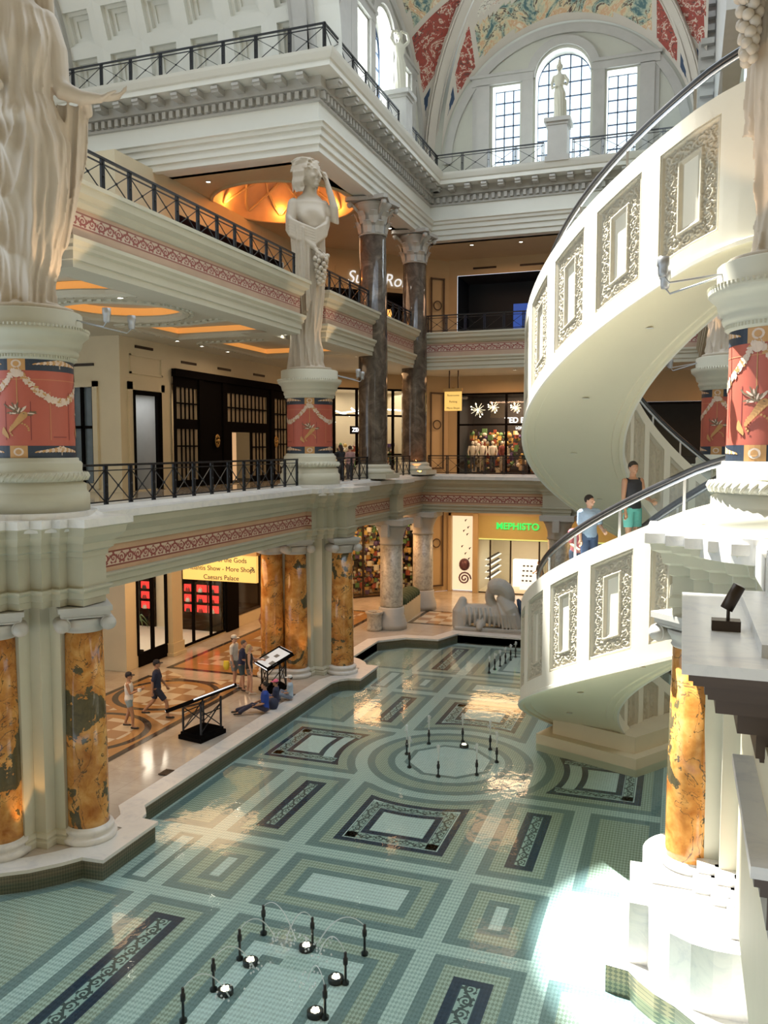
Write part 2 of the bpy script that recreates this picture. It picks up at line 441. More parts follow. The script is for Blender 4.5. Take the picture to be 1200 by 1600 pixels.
def ptxt(name, body, size, mat, origin, right, up, parent=None, extrude=.01, align='CENTER', font_bold=False, world=True, shear=0):
    c = bpy.data.curves.new(name, 'FONT'); c.body = body; c.size = size; c.extrude = extrude; c.align_x = align; c.align_y = 'CENTER'; c.shear = shear
    if font_bold: c.offset = size*.02
    t = bpy.data.objects.new('t', c); COL.objects.link(t); c.materials.append(mat)
    bpy.context.view_layer.update(); me = bpy.data.meshes.new_from_object(t); bpy.data.objects.remove(t)
    o = bpy.data.objects.new(name, me); COL.objects.link(o)
    r, u = Vector(right).normalized(), Vector(up).normalized(); n = r.cross(u)
    mat_ = Matrix((r, u, n)).transposed().to_4x4(); mat_.translation = Vector(origin)-(parent.location if parent is not None and world else Vector((0, 0, 0)))
    if parent is not None: o.parent = parent
    o.matrix_local = mat_
    return o
def arc(cx, cy, r, a0, a1, n=12):
    return [(cx+r*cos(radians(a0+(a1-a0)*k/n)), cy+r*sin(radians(a0+(a1-a0)*k/n))) for k in range(n+1)]
# ================================================================ SETTING
XL, XR, YB, XC, YC = -12.3, .6, 40.3, -5.85, 21.9
PZ = -.45
# pool bottom with mosaic pattern (one floor, material per inlay)
mb = MB(); mats = [M['m_light'], M['m_band'], M['m_gold'], M['m_navy'], M['m_scroll'], M['m_white']]
mb.quad((-16, 3, PZ), (9, 3, PZ), (9, 37.5, PZ), (-16, 37.5, PZ), 0)
lay = [0]
def inlay(poly, mi, lvl, uv=None):
    z = PZ+.0015*lvl; i = mb.av(*[(x, y, z) for x, y in poly]); ar = sum(poly[k][0]*poly[(k+1) % len(poly)][1]-poly[(k+1) % len(poly)][0]*poly[k][1] for k in range(len(poly)))
    idx = list(range(i, i+len(poly)))
    if ar < 0: idx.reverse(); uv = uv[::-1] if uv else None
    mb.face(idx, mi, uv)
def rect(x0, y0, x1, y1, w=0.): return [(x0+w, y0+w), (x1-w, y0+w), (x1-w, y1-w), (x0+w, y1-w)]
def panel(x0, y0, x1, y1, lv=1, g=2, bw=.23): inlay(rect(x0, y0, x1, y1), 1, lv); inlay(rect(x0, y0, x1, y1, bw), g, lv+1)
def strip(x0, y0, x1, y1, lv=3):
    inlay(rect(x0, y0, x1, y1), 3, lv); a, b, c, d = x0+.17, y0+.17, x1-.17, y1-.17
    inlay([(a, b), (c, b), (c, d), (a, d)], 4, lv+1, [(0, 1), (0, 0), (d-b, 0), (d-b, 1)])
def curved(x0, y0, x1, y1, side, R, w, lv, mi, cx=XC, cy=YC):
    """rectangle inset by w with the edge facing (cx,cy) bitten by a circle of radius R+w"""
    a, b, c, d = x0+w, y0+w, x1-w, y1-w; rr = R+w; out = []
    n = 14
    if side == 'T':
        out = [(a, b), (c, b)]+[(x, cy-sqrt(max(0, rr*rr-(x-cx)**2)) if abs(x-cx) < rr else d) for x in [c-(c-a)*k/n for k in range(n+1)]]
        out = [(x, min(y, d)) for x, y in out]
    if side == 'B':
        out = [(c, d), (a, d)]+[(x, max(b, cy+sqrt(max(0, rr*rr-(x-cx)**2)))) for x in [a+(c-a)*k/n for k in range(n+1)]]
    if side == 'R':
        out = [(a, d), (a, b)]+[(min(c, cx-sqrt(max(0, rr*rr-(y-cy)**2))), y) for y in [b+(d-b)*k/n for k in range(n+1)]]
    if side == 'L':
        out = [(c, b), (c, d)]+[(max(a, cx+sqrt(max(0, rr*rr-(y-cy)**2))), y) for y in [d-(d-b)*k/n for k in range(n+1)]]
    inlay(out, mi, lv)
def bigsq(x0, y0, x1, y1, side):
    R = 2.62
    if side in 'TB':
        curved(x0, y0, x1, y1, side, R, 0, 1, 1); curved(x0, y0, x1, y1, side, R, .23, 2, 2)
    else:
        curved(x0, y0, x1, y1, side, R, 0, 1, 1); curved(x0, y0, x1, y1, side, R, .23, 2, 2)
    g = .42
    for k, (w, mi) in enumerate(((g+.05, 3), (g+.21, 5), (g+.52, 3), (g+.68, 5))):
        curved(x0, y0, x1, y1, side, R, w, 3+k, mi)
    # scroll strips along the white band of the frame
    a, b, c, d = x0+g+.24, y0+g+.24, x1-g-.24, y1-g-.24; t = .26
    if side == 'T' or side == 'B':
        yb = b if side == 'T' else d-t
        inlay([(a, yb), (c, yb), (c, yb+t), (a, yb+t)], 4, 8, [(0, 0), (c-a, 0), (c-a, 1), (0, 1)])
        y0_, y1_ = (b, d-.45) if side == 'T' else (b+.45, d)
        for xs in (a, c-t): inlay([(xs, y0_), (xs+t, y0_), (xs+t, y1_), (xs, y1_)], 4, 8, [(0, 1), (0, 0), (y1_-y0_, 0), (y1_-y0_, 1)])
        # curved side
        n = 16; rr = R+g+.24
        for k in range(n):
            xa, xb = a+t+(c-a-2*t)*k/n, a+t+(c-a-2*t)*(k+1)/n; sg = -1 if side == 'T' else 1
            f = lambda x, r: YC+sg*sqrt(r*r-(x-XC)**2)
            q = [(xa, f(xa, rr)), (xb, f(xb, rr)), (xb, f(xb, rr+t)), (xa, f(xa, rr+t))]
            lim = (lambda y: min(y, d)) if side == 'T' else (lambda y: max(y, b))
            inlay([(x, lim(y)) for x, y in q], 4, 7, [(xa-a, 0), (xb-a, 0), (xb-a, 1), (xa-a, 1)])
    else:
        xb_ = a if side == 'R' else c-t
        inlay([(xb_, b), (xb_+t, b), (xb_+t, d), (xb_, d)], 4, 8, [(0, 1), (0, 0), (d-b, 0), (d-b, 1)])
        x0_, x1_ = (a, c-.2) if side == 'R' else (a+.2, c)
        for ys in (b, d-t): inlay([(x0_, ys), (x1_, ys), (x1_, ys+t), (x0_, ys+t)], 4, 8, [(0, 0), (x1_-x0_, 0), (x1_-x0_, 1), (0, 1)])
cols = [(-11.42, -9.88), (-9.53, -7.97), (-7.58, -4.12), (-3.77, -2.2), (-1.83, -.27)]
for sgn in (0, 1):
    def Y(a, b): return (a, b) if not sgn else (2*YC-b, 2*YC-a)
    y0, y1 = Y(16.12, 19.82)
    for ci in (0, 4): panel(cols[ci][0], y0, cols[ci][1], y1)
    for ci in (1, 3):
        a, b = cols[ci]; panel(a, y0, b, y1); strip(a+.5, y0+.47, b-.48, y1-.45)
    bigsq(cols[2][0], y0, cols[2][1], y1, 'B' if sgn else 'T')
    y0, y1 = Y(13.6, 15.75)
    panel(-10.48 if not sgn else -10.5, y0, -9.88, y1, g=5, bw=.15)
    for ci in (1, 3):
        a, b = cols[ci]; panel(a, y0, b, y1); inlay(rect(a+.5, y0+.5, b-.48, y1-.5), 1, 3); inlay(rect(a+.68, y0+.68, b-.66, y1-.68), 5, 4)
    a, b = cols[2]; panel(a, y0, b, y1); inlay(rect(a, y0, b, y1, .5), 1, 3); inlay(rect(a, y0, b, y1, .7), 5, 4)
    if sgn: panel(-1.83, y0, -.27, y1)
    y0, y1 = Y(8.6, 13.26)
    for ci in (1, 3):
        a, b = cols[ci]; panel(a, y0, b, y1); strip(a+.45, y0+.5, b-.45, y1-.5)
    a, b = cols[2]; panel(a, y0, b, y1); inlay(rect(a, y0, b, y1, .5), 1, 3); inlay(rect(a, y0, b, y1, .7), 5, 4)
    inlay(rect(a, y0, b, y1, 1.02), 1, 5); inlay(rect(a, y0, b, y1, 1.2), 5, 6); 
    if not sgn: inlay(rect(-6.15, 12.0, -5.55, 12.35), 0, 8)
    if not sgn:
        inlay([(-12.6, 8.6), (-9.88, 8.6), (-9.88, 13.23), (-11.15, 13.25), (-12.06, 12.37), (-12.6, 11.9)], 1, 1)
        inlay([(-12.37, 8.83), (-10.11, 8.83), (-10.11, 13.0), (-11.05, 13.02), (-11.9, 12.2), (-12.37, 11.75)], 2, 2)
        panel(-1.83, y0, -.27, 13.2)
    else:
        inlay([(-12.0, 30.6), (-9.85, 30.6), (-9.85, 34.8), (-11.2, 34.8), (-12.0, 33.6)], 1, 1); inlay([(-11.77, 30.83), (-10.08, 30.83), (-10.08, 34.57), (-11.1, 34.57), (-11.77, 33.5)], 2, 2)
        panel(-1.83, 30.6, -.27, 34.8)
bigsq(-11.42, 20.15, -8.0, 23.65, 'R'); bigsq(-3.7, 20.15, -.27, 23.65, 'L')
for R, mi, lv in ((2.28, 1, 3), (2.07, 2, 4), (1.72, 1, 5), (1.52, 0, 6)): inlay(arc(XC, YC, R, 0, 360, 48)[:-1], mi, lv)
inlay([(XC+1.27*cos(pi*(k+.5)/4), YC+1.27*sin(pi*(k+.5)/4)) for k in range(8)], 1, 7); inlay([(XC+1.12*cos(pi*(k+.5)/4), YC+1.12*sin(pi*(k+.5)/4)) for k in range(8)], 5, 8)
struct(mb.build('floor_pool', mats), 'mosaic pool bottom of aqua, sand and navy framed panels')
# water
mb = MB(); mb.quad((-16, 3, -.24), (9, 3, -.24), (9, 37.5, -.24), (-16, 37.5, -.24))
w = mb.build('pool_water', M['water']); w['kind'] = 'stuff'; tag(w, 'shallow clear rippling water over the mosaic pool floor', 'water')

# ground floor: pool-edge outline, floor polygon
edge = [(-22, 12.0), (-12.9, 12.0), (-12.24, 12.25), (-11.82, 12.55), (-11.42, 12.98), (-11.18, 13.32), (-10.72, 13.36), (-10.71, 15.12), (-11.14, 15.14), (-11.2, 15.4), (-11.36, 15.6), (-11.5, 15.75),
        (-11.45, 26.6), (-11.3, 27.0), (-11.06, 27.25), (-10.64, 27.34), (-10.65, 29.15), (-11.12, 29.15), (-11.3, 29.5), (-11.7, 29.9), (-12.07, 30.1), (-12.07, 33.06), (-11.1, 34.05), (-9.7, 34.2), (-9.2, 35.6), (9, 35.6)]
fl = [p for p in edge]+[(12, 35.6), (12, 50), (-30, 50), (-30, 12)]
mb = MB(); mb.prism(fl, -1.0, -.005); struct(mb.build('floor_ground', M['floor']), 'polished marble floor around the pool')
mb = MB(); mb.sweep([(.0, -.5), (.0, -.08), (.05, -.06), (.05, .012), (-.50, .012)], edge, mis=[1, 0, 0, 0], ends=False)
struct(mb.build('trim_1', [M['marble'], M['m_edge']]), 'pale marble coping around the pool edge')
# floor inlays
mb = MB(); z = .004
def fr(poly, mi, k): inl = [(x, y, z+.0015*k) for x, y in poly]; i = mb.av(*inl); ar = sum(poly[j][0]*poly[(j+1) % len(poly)][1]-poly[(j+1) % len(poly)][0]*poly[j][1] for j in range(len(poly))); mb.face(range(i, i+len(poly)) if ar > 0 else list(range(i, i+len(poly)))[::-1], mi)
fr(rect(-18.0, 13.6, -13.95, 25.2), 1, 0); fr(rect(-17.8, 13.8, -14.15, 25.0), 0, 1)
for k in range(3):
    cy = 15.6+k*3.9
    fr(arc(-16, cy, 1.75, 0, 360, 40)[:-1], 1, 2); fr(arc(-16, cy, 1.55, 0, 360, 40)[:-1], 0, 3); fr(arc(-16, cy, 1.25, 0, 360, 40)[:-1], 2, 4)
    for sx in (-1, 1): fr([(-16+sx*1.7, cy+1.2), (-16+sx*.5, cy+1.95), (-16+sx*1.7, cy+2.6)], 2, 2)
fr(rect(-18.0, 26.3, -13.95, 39), 1, 0); fr(rect(-17.8, 26.5, -14.15, 38.8), 0, 1)
for k in range(3): fr(rect(-17.2, 27.2+k*4, -14.7, 30.4+k*4), 2, 2)
fr(rect(-12.0, 37.0, -9.6, 40.2), 1, 0); fr(rect(-11.8, 37.2, -9.8, 40.0), 2, 1)
fr(rect(-9.0, 41.3, 2, 44.8), 1, 0); fr(rect(-8.8, 41.5, 1.8, 44.6), 0, 1)
o = mb.build('floor_inlay', [M['f_tan'], M['f_dark'], M['f_check']]); struct(o, 'tan, dark and checkered marble inlay in the ground floor')
for i, (x, y) in enumerate(((-12.1, 17.6), (-12.05, 24.6))):
    mb = MB(); mb.box(x-.12, y-.18, .012, x+.12, y+.18, .03)
    for k in range(5): mb.box(x-.09, y-.15+k*.065, .03, x+.09, y-.125+k*.065, .036)
    tag(mb.build('floor_drain', M['bronze']), 'small dark grating in the paving beside the pool, '+('nearer the near left pier' if i == 0 else 'nearer the far yellow columns'), 'drain')

# ---------------------------------------------------------------- floor slabs and entablatures
pier1 = [(-13.22, 13.55), (-13.22, 12.59), (-12.48, 12.59), (-12.48, 12.93), (-12.2, 12.93), (-12.2, 13.25), (-11.92, 13.25), (-11.92, 13.52), (-11.72, 13.52), (-11.72, 13.75), (-11.33, 13.75), (-11.33, 14.45), (-12.3, 14.45)]
pier2 = [(-12.3, 26.5), (-12.1, 26.5), (-12.1, 26.95), (-11.85, 26.95), (-11.85, 27.25), (-11.6, 27.25), (-11.6, 27.6), (-11.22, 27.6), (-11.22, 28.4), (-12.3, 28.4)]
edge2 = [(-26, 13.55)]+pier1+pier2+[(-12.3, 35.35), (-11.95, 35.35), (-11.95, 36.2), (-12.3, 36.2), (-12.3, 40.3), (-6.2, 40.3), (-6.2, 39.95), (-4.9, 39.95), (-4.9, 40.3), (9, 40.3)]
prof2 = [(-.75, 5.0), (0, 5.0), (0, 5.13), (.05, 5.15), (.05, 5.27), (.11, 5.33), (.11, 5.37), (0, 5.38), (0, 5.99), (.05, 6.0), (.05, 6.1), (.13, 6.15), (.13, 6.28), (.3, 6.45), (.33, 6.6), (.42, 6.64), (.42, 6.8), (.02, 6.82), (-.08, 6.9), (-.6, 6.9)]
mi2 = [1 if j == 7 else 2 if j in (15, 16, 17, 18) else 0 for j in range(len(prof2)-1)]
mb = MB(); mb.sweep(prof2, edge2, mis=mi2)
# plain stone dies over the piers and brackets hide the painted frieze there
for pl in (pier1[1:], pier2[1:], [(-12.3, 35.35), (-11.95, 35.35), (-11.95, 36.2), (-12.3, 36.2)], [(-6.2, 40.3), (-6.2, 39.95), (-4.9, 39.95), (-4.9, 40.3)]):
    mb.sweep([(.012, 5.37), (.012, 5.99)], pl, ends=False)
struct(mb.build('trim_2', [M['stone'], M['frieze'], M['marble']]), 'stone entablature with painted red scroll frieze below the middle balcony')
e2i = [(x, y) for x, y in edge2]
mb = MB(); mb.prism([(-26, 14.2), (-12.8, 14.2), (-12.8, 40.8), (9, 40.8), (9, 50), (-26, 50)], 6.2, 6.6); struct(mb.build('floor_middle', M['floor']), 'middle level gallery floor')
mb = MB()
mb.holed([(-26, 14.2), (-12.8, 14.2), (-12.8, 40.8), (9, 40.8), (9, 50), (-26, 50)], [], 5.4, up=False)
struct(mb.build('ceiling_ground', M['warmwall']), 'ground level gallery ceiling')
# level 3
edge3 = [(-26, 13.6), (-13.45, 13.6), (-13.45, 14.95), (-12.35, 14.95), (-12.35, 26.25), (-13.4, 26.25), (-13.4, 28.4), (-12.35, 28.4), (-12.35, 40.35), (9, 40.35)]
prof3 = [(-.8, 12.05), (0, 12.05), (0, 12.2), (.04, 12.22), (.04, 12.4), (.1, 12.45), (.1, 12.52), (.16, 12.6), (.16, 12.68), (0, 12.7), (0, 13.33), (.05, 13.34), (.12, 13.42), (.12, 13.5), (.24, 13.58), (.26, 13.74), (.3, 13.75), (.3, 13.84), (-.6, 13.9)]
mb = MB(); mb.sweep(prof3, edge3, mis=[1 if j == 9 else 0 for j in range(len(prof3)-1)])
struct(mb.build('trim_3', [M['stone_l'], M['frieze3']]), 'pale entablature with painted scroll frieze below the upper balcony')
mb = MB(); mb.prism([(-26, 14.2), (-13.9, 14.2), (-13.9, 15.3), (-12.9, 15.3), (-12.9, 25.9), (-13.8, 25.9), (-13.8, 28.8), (-12.9, 28.8), (-12.9, 40.9), (9, 40.9), (9, 50), (-26, 50)], 13.1, 13.6); struct(mb.build('floor_upper', M['floor']), 'upper level gallery floor')
# ceiling of level 2 with round and polygonal coves
CZ = 12.2
ocx, ocy = -15.6, 21.0
ring = arc(ocx, ocy, 1.75, 0, 360, 48)[:-1]
cofA = [(-13.45, 22.6), (-13.45, 26.4), (-17.3, 26.4), (-17.3, 23.9)]+arc(ocx, ocy, 2.75, 118, 55, 10)+[(-13.9, 23.1)]
cofA = [(-13.5, 23.3), (-13.5, 26.6), (-17.4, 26.6), (-17.4, 23.3)]+arc(ocx, ocy, 2.8, 112, 62, 8)
cofB = [(x, 2*ocy-y) for x, y in cofA]
cofC = rect(-17.4, 28.2, -13.6, 33.5)
outer = [(-26, 14.2), (-13.9, 14.2), (-13.9, 15.3), (-12.6, 15.3), (-12.6, 25.9), (-13.7, 25.9), (-13.7, 28.8), (-12.6, 28.8), (-12.6, 40.6), (9, 40.6), (9, 50), (-26, 50)]
mb = MB(); mb.holed(outer, [ring, cofA, cofB, cofC], CZ, up=False)
struct(mb.build('ceiling_middle', M['stone_l']), 'cream coffered ceiling below the upper balcony with orange lit coves')
def cove(nm, poly, z, h, lip, lab, inmat='soffit'):
    m2 = MB(); n = len(poly)
    ar = sum(poly[k][0]*poly[(k+1) % n][1]-poly[(k+1) % n][0]*poly[k][1] for k in range(n))
    pl = poly if ar > 0 else poly[::-1]     # ccw: right of travel is outside
    m2.sweep([(0.14, z), (.14, z-.05), (.05, z-.08), (-.0, z-.06), (-.06, z-.02), (-.06, z+.10), (0, z+.12), (.0, z+.14)], pl, closed=True)
    m2.sweep([(.0, z+.14), (.10, z+.15), (.10, z+h)], pl, mis=[0, 1], closed=True)
    m2.holed([(p[0]+(p[0]-sum(q[0] for q in pl)/n)*.06, p[1]+(p[1]-sum(q[1] for q in pl)/n)*.06) for p in pl], [], z+h*.97, up=False)
    nseg = 0
    P = [Vector(p) for p in pl]; 
    for k in range(n):     # egg-and-dart blocks on the lip
        a, b = P[k], P[(k+1) % n]; L = (b-a).length; c = max(1, int(L/.24))
        d = (b-a).normalized(); nn_ = Vector((d.y, -d.x))
        for j in range(c):
            q = a+(b-a)*((j+.5)/c)+nn_*.24
            m2.beam((q.x-d.x*.06, q.y-d.y*.06, z-.03), (q.x+d.x*.06, q.y+d.y*.06, z-.03), .09, .06)
    o = m2.build(nm, [M['stone_l'], M['cove']]); return struct(o, lab)
cove('trim_4', ring, CZ, .40, .1, 'round orange lit ceiling cove with bead moulding')
cove('trim_5', cofA, CZ, .36, .1, 'angular orange lit ceiling cove beyond the round one')
cove('trim_6', cofB, CZ, .36, .1, 'angular orange lit ceiling cove before the round one')
cove('trim_7', cofC, CZ, .36, .1, 'dark red lit ceiling cove above the yellow columns')
# ---------------------------------------------------------------- upper block: big white entablature and roof terrace
edge4 = [(-27, 27.55), (-12.2, 27.55), (-12.2, 41.2), (9, 41.2)]
prof4 = [(-1.3, 18.62), (-.35, 18.62), (-.3, 18.5), (0, 18.5), (0, 18.72), (.07, 18.74), (.07, 18.98), (.14, 19.0), (.14, 19.2), (.22, 19.24), (.24, 19.36), (.3, 19.4), (.3, 19.44), (0, 19.47), (0, 20.15), (.08, 20.18), (.08, 20.25), (.02, 20.26), (.02, 20.55), (.2, 20.6), (.2, 20.66), (.16, 20.67), (.16, 20.98), (.72, 21.0), (.72, 21.18), (.78, 21.22), (.88, 21.4), (.92, 21.5), (-1.3, 21.55)]
mb = MB(); mb.sweep(prof4, edge4, mis=[1 if j in (14, 15, 16, 17, 18, 19, 20, 21) else 0 for j in range(len(prof4)-1)])
def along(path, step, off, fn):
    P = [Vector(p) for p in path]
    for k in range(len(P)-1):
        d = (P[k+1]-P[k]); L = d.length; d.normalize(); n_ = Vector((d.y, -d.x)); c = int(L/step)
        for j in range(c): fn(P[k]+d*((j+.5)*L/c)+n_*off, d, n_)
# dentils and modillions
vis4 = [(-23, 27.55), (-12.2, 27.55), (-12.2, 41.2), (2.5, 41.2)]
def dent(q, d, n_): mb.beam((q.x-d.x*.075, q.y-d.y*.075, 20.42), (q.x+d.x*.075, q.y+d.y*.075, 20.42), .17, .24, mi=1)
def modi(q, d, n_):
    a = q-n_*.3; b = q+n_*.2
    mb.beam((a.x, a.y, 20.85), (b.x, b.y, 20.85), .27, .2, mi=1); mb.beam((b.x, b.y, 20.9), (b.x+n_.x*.06, b.y+n_.y*.06, 20.9), .27, .1, mi=1)
along(vis4, .30, .10, dent); along(vis4, .78, .42, modi)
struct(mb.build('trim_8', [M['white'], M['grey_stone']]), 'white architrave and dentilled cornice below the roof terrace')
mb = MB(); mb.prism([(-27, 28.0), (-12.7, 28.0), (-12.7, 41.7), (9, 41.7), (9, 48), (-27, 48)], 21.1, 21.45); struct(mb.build('floor_terrace', M['stone_l']), 'roof terrace floor')
# ceiling of level 3 with orange lattice dome
mb = MB(); dome = arc(-16.3, 33.2, 3.0, 0, 360, 48)[:-1]
mb.holed([(-27, 28.6), (-13.2, 28.6), (-13.2, 42.2), (9, 42.2), (9, 50), (-27, 50)], [dome], 18.62, up=False)
struct(mb.build('ceiling_upper', M['warmwall']), 'tan ceiling of the upper gallery')
mb = MB(); mb.lathe([(3.0, 18.62), (3.0, 18.56), (3.15, 18.55), (3.15, 18.62)], (-16.3, 33.2, 0), 48, caps=False)
mb.lathe([(3.0, 18.6), (2.97, 18.95), (2.75, 19.2), (2.2, 19.75), (1.5, 20.15), (.7, 20.4), (.01, 20.5)], (-16.3, 33.2, 0), 48, mi=1, caps=False)
for k in range(12):
    a = 2*pi*k/12
    for t in (1, -1):
        mb.tube([(-16.3+r*cos(a+t*(3-r)*.35), 33.2+r*sin(a+t*(3-r)*.35), zz) for r, zz in ((2.95, 18.95), (2.7, 19.2), (2.15, 19.72), (1.45, 20.1), (.7, 20.32))], .06, 6, mi=2)
M['domeglow'] = plain('dome_plaster', (.62, .44, .28), .6, var=.1)
for k in range(6):
    a = 2*pi*k/6; light('dome_cove_lamp', 'POINT', (-16.3+2.7*cos(a), 33.2+2.7*sin(a), 18.95), 32, (1, .34, .06), .1)
struct(mb.build('trim_9', [M['warmwall'], M['domeglow'], M['warmwall']]), 'orange lit lattice dome in the upper gallery ceiling')
# ================================================================ WALLS
def wallplane(mb, p0, p1, z0, z1, holes, mi=0):
    """vertical wall from p0 to p1 (facing right of travel) with rectangular holes (u0,z0,u1,z1) or polygons"""
    a, b = Vector(p0), Vector(p1); L = (b-a).length; d = (b-a)/L
    hs = [[(h[0], h[1]), (h[2], h[1]), (h[2], h[3]), (h[0], h[3])] if len(h) == 4 and not isinstance(h[0], tuple) else h for h in holes]
    mb.holed([(0, z0), (L, z0), (L, z1), (0, z1)], hs, 0, f3=lambda u, v: (a.x+d.x*u, a.y+d.y*u, v), mi=mi)
def reveal(mb, p0, p1, poly, depth, mi=0):
    a, b = Vector(p0), Vector(p1); d = (b-a).normalized(); n_ = Vector((-d.y, d.x)); n = len(poly)
    for k in range(n):
        (u0, v0), (u1, v1) = poly[k], poly[(k+1) % n]
        A = a+d*u0; B = a+d*u1
        mb.quad((A.x, A.y, v0), (A.x+n_.x*depth, A.y+n_.y*depth, v0), (B.x+n_.x*depth, B.y+n_.y*depth, v1), (B.x, B.y, v1), mi)
# --- main left gallery wall X=-19 (travel -> -Y so that the right side faces +X ... use p0 far, p1 near)
def WL(y): return 39.8-y
walls = [(-19, 39.8), (-19, 25.3)]
mb = MB()
# ground level
wallplane(mb, *[walls[0], walls[1]], 0, 5.4, [(WL(27.9), .45, WL(26.0), 4.9), (WL(32.4), .1, WL(28.6), 4.9), (WL(37.8), .6, WL(33.4), 4.4)])
wallplane(mb, *walls, 6.6, 12.2, [(WL(27.7), 6.65, WL(25.95), 10.3), (WL(38.9), 6.65, WL(28.5), 11.2)])
wallplane(mb, *walls, 13.6, 18.62, [(WL(38.5), 13.65, WL(29), 17.4)])
wallplane(mb, (-19, 25.3), (-27, 25.3), 0, 5.4, [(1.4, 0.0, 2.6, 3)])
wallplane(mb, (-19, 25.3), (-27, 25.3), 6.6, 12.2, [(1.15, 6.9, 2.2, 10.4)])
wallplane(mb, (-19, 25.3), (-27, 25.3), 13.6, 18.62, [])
struct(mb.build('wall_left', M['creamwall']), 'cream stone gallery wall on the left')
D0, D1 = (-12.6, 46.3), (-19, 39.8); DL = sqrt(6.4**2+6.5**2)
mb = MB()
wallplane(mb, D0, D1, 0, 5.4, [(2.0, .05, DL-.5, 5.0)]); wallplane(mb, D0, D1, 6.6, 12.2, [(2.3, 6.65, DL-.8, 11.35)])
wallplane(mb, D0, D1, 13.6, 18.62, [(2.4, 13.65, 4.4, 16.6), (5.4, 13.65, 8.2, 16.6)])
struct(mb.build('wall_corner', M['warmwall']), 'ochre diagonal gallery wall in the far left corner')
mb = MB()
def WB(x): return 9-x
B0, B1 = (9, 46.3), (-12.6, 46.3)
wallplane(mb, B0, B1, 0, 5.4, [(WB(-11.05), .05, WB(-12.35), 4.35), (WB(-2), .0, WB(-10.9), 4.4)])
wallplane(mb, B0, B1, 6.6, 12.2, [(WB(-5.5), 6.7, WB(-12.0), 11.2), (WB(6), 6.7, WB(-3.5), 10.6)])
wallplane(mb, B0, B1, 13.6, 18.62, [(WB(-5.0), 13.65, WB(-12.1), 17.75), (WB(6), 13.65, WB(-3.5), 17.2)])
struct(mb.build('wall_back', M['warmwall']), 'ochre gallery wall at the back')
# mouldings below the gallery ceilings
mb = MB()
for zt in (5.4, 12.2, 18.62):
    mb.sweep([(0, zt-.75), (.05, zt-.72), (.05, zt-.35), (.12, zt-.3), (.12, zt-.2), (.3, zt-.1), (.32, zt)], [(9, 46.3), (-12.6, 46.3), (-19, 39.8), (-19, 25.3), (-27, 25.3)], ends=False)
struct(mb.build('trim_10', M['creamwall']), 'moulding where the gallery walls meet the ceilings')
mb = MB()
for z0 in (0, 6.6, 13.6):
    mb.sweep([(.0, z0+.38), (.04, z0+.36), (.07, z0+.2), (.07, z0)], [(-12.4, 46.3), (-12.6, 46.3)], ends=False)
    mb.sweep([(.0, z0+.38), (.04, z0+.36), (.07, z0+.2), (.07, z0)], [(-19, 26.0), (-19, 25.3), (-20.3, 25.3)], ends=False)
struct(mb.build('baseboard_left', M['creamwall']), 'stone plinth of the gallery walls')
# pilaster strips with ring-motif panels on the back wall
for i, (x, z0, z1) in enumerate(((-12.95, .3, 4.6), (-12.95, 7.0, 11.3), (-12.95, 14, 17.6))):
    t = thing('wall_panel', ('ground level', 'middle level', 'upper level')[i]+' tall framed panel with ring motif beside the far corner storefront', 'wall panel', (-12.75, 46.1, z0))
    mb = MB(); a = Vector((-.95, -.95)).normalized()
    def Pq(u, v): return (-.62*u, -.62*u*1.02-.12, v)
    h = z1-z0
    for (u0, v0, u1, v1) in ((0, 0, 1, .1), (0, h-.1, 1, h), (0, 0, .1, h), (.9, 0, 1, h)):
        mb.beam(Pq((u0+u1)/2, v0) if u1-u0 < .5 else Pq(u0, (v0+v1)/2), Pq((u0+u1)/2, v1) if u1-u0 < .5 else Pq(u1, (v0+v1)/2), .08, .08, mi=0)
    c = Pq(.5, h*.58)
    mb.tube([(c[0]+.24*cos(k*pi/10)*-.7, c[1]+.24*cos(k*pi/10)*-.7-.02, c[2]+.24*sin(k*pi/10)) for k in range(21)], .035, 6, cap=False)
    mb.build('frame', M['taupe'], t)

# ================================================================ SHOPS (lit rooms behind the glass)
def room(nm, poly, z0, z1, fm, wm, cm, lab):
    """open room box behind a shopfront; poly: first edge is the open front"""
    mb = MB(); n = len(poly)
    for k in range(1, n):
        a, b = poly[k], poly[(k+1) % n]; mb.quad((*a, z0), (*b, z0), (*b, z1), (*a, z1), 1)
    mb.holed(poly, [], z0+.01, mi=0); mb.holed(poly, [], z1, up=False, mi=2)
    o = mb.build(nm, [fm, wm, cm]); return struct(o, lab)
M['shopcream'] = plain('shop_cream_wall', (.70, .62, .48), .6, var=.03)
M['shopwhite'] = plain('shop_white_wall', (.75, .72, .66), .6, var=.03)
M['red'] = emit('red_lit_niche', (.75, .035, .03), 1.2)
M['lit'] = emit('lit_white_panel', (1, .93, .80), .9)
M['litcool'] = emit('cool_tube_light', (1, .97, .92), 3.5)
M['violet'] = emit('violet_lit_panel', (.45, .28, .65), .9)
WARM = (1, .72, .42)
room('wall_bag_shop', [(-19.05, 26), (-19.05, 32.4), (-23.5, 32.4), (-23.5, 26)], 0, 5.0, M['shopwhite'], M['shopcream'], M['shopwhite'], 'interior of the handbag shop')
light('shop_lamp', 'AREA', (-21, 28.6, 4.8), 130, (1, .85, .68), 2.5, (-21, 28.6, 0))
room('wall_dark_shop', [(-19.05, 33.4), (-19.05, 37.8), (-22, 37.8), (-22, 33.4)], 0, 5.0, M['darkshop'], M['bronze'], M['darkshop'], 'interior of the dark shop')
light('shop_lamp', 'AREA', (-20.3, 35.6, 4.3), 30, (1, .6, .35), 1.5, (-21, 35.6, 0))
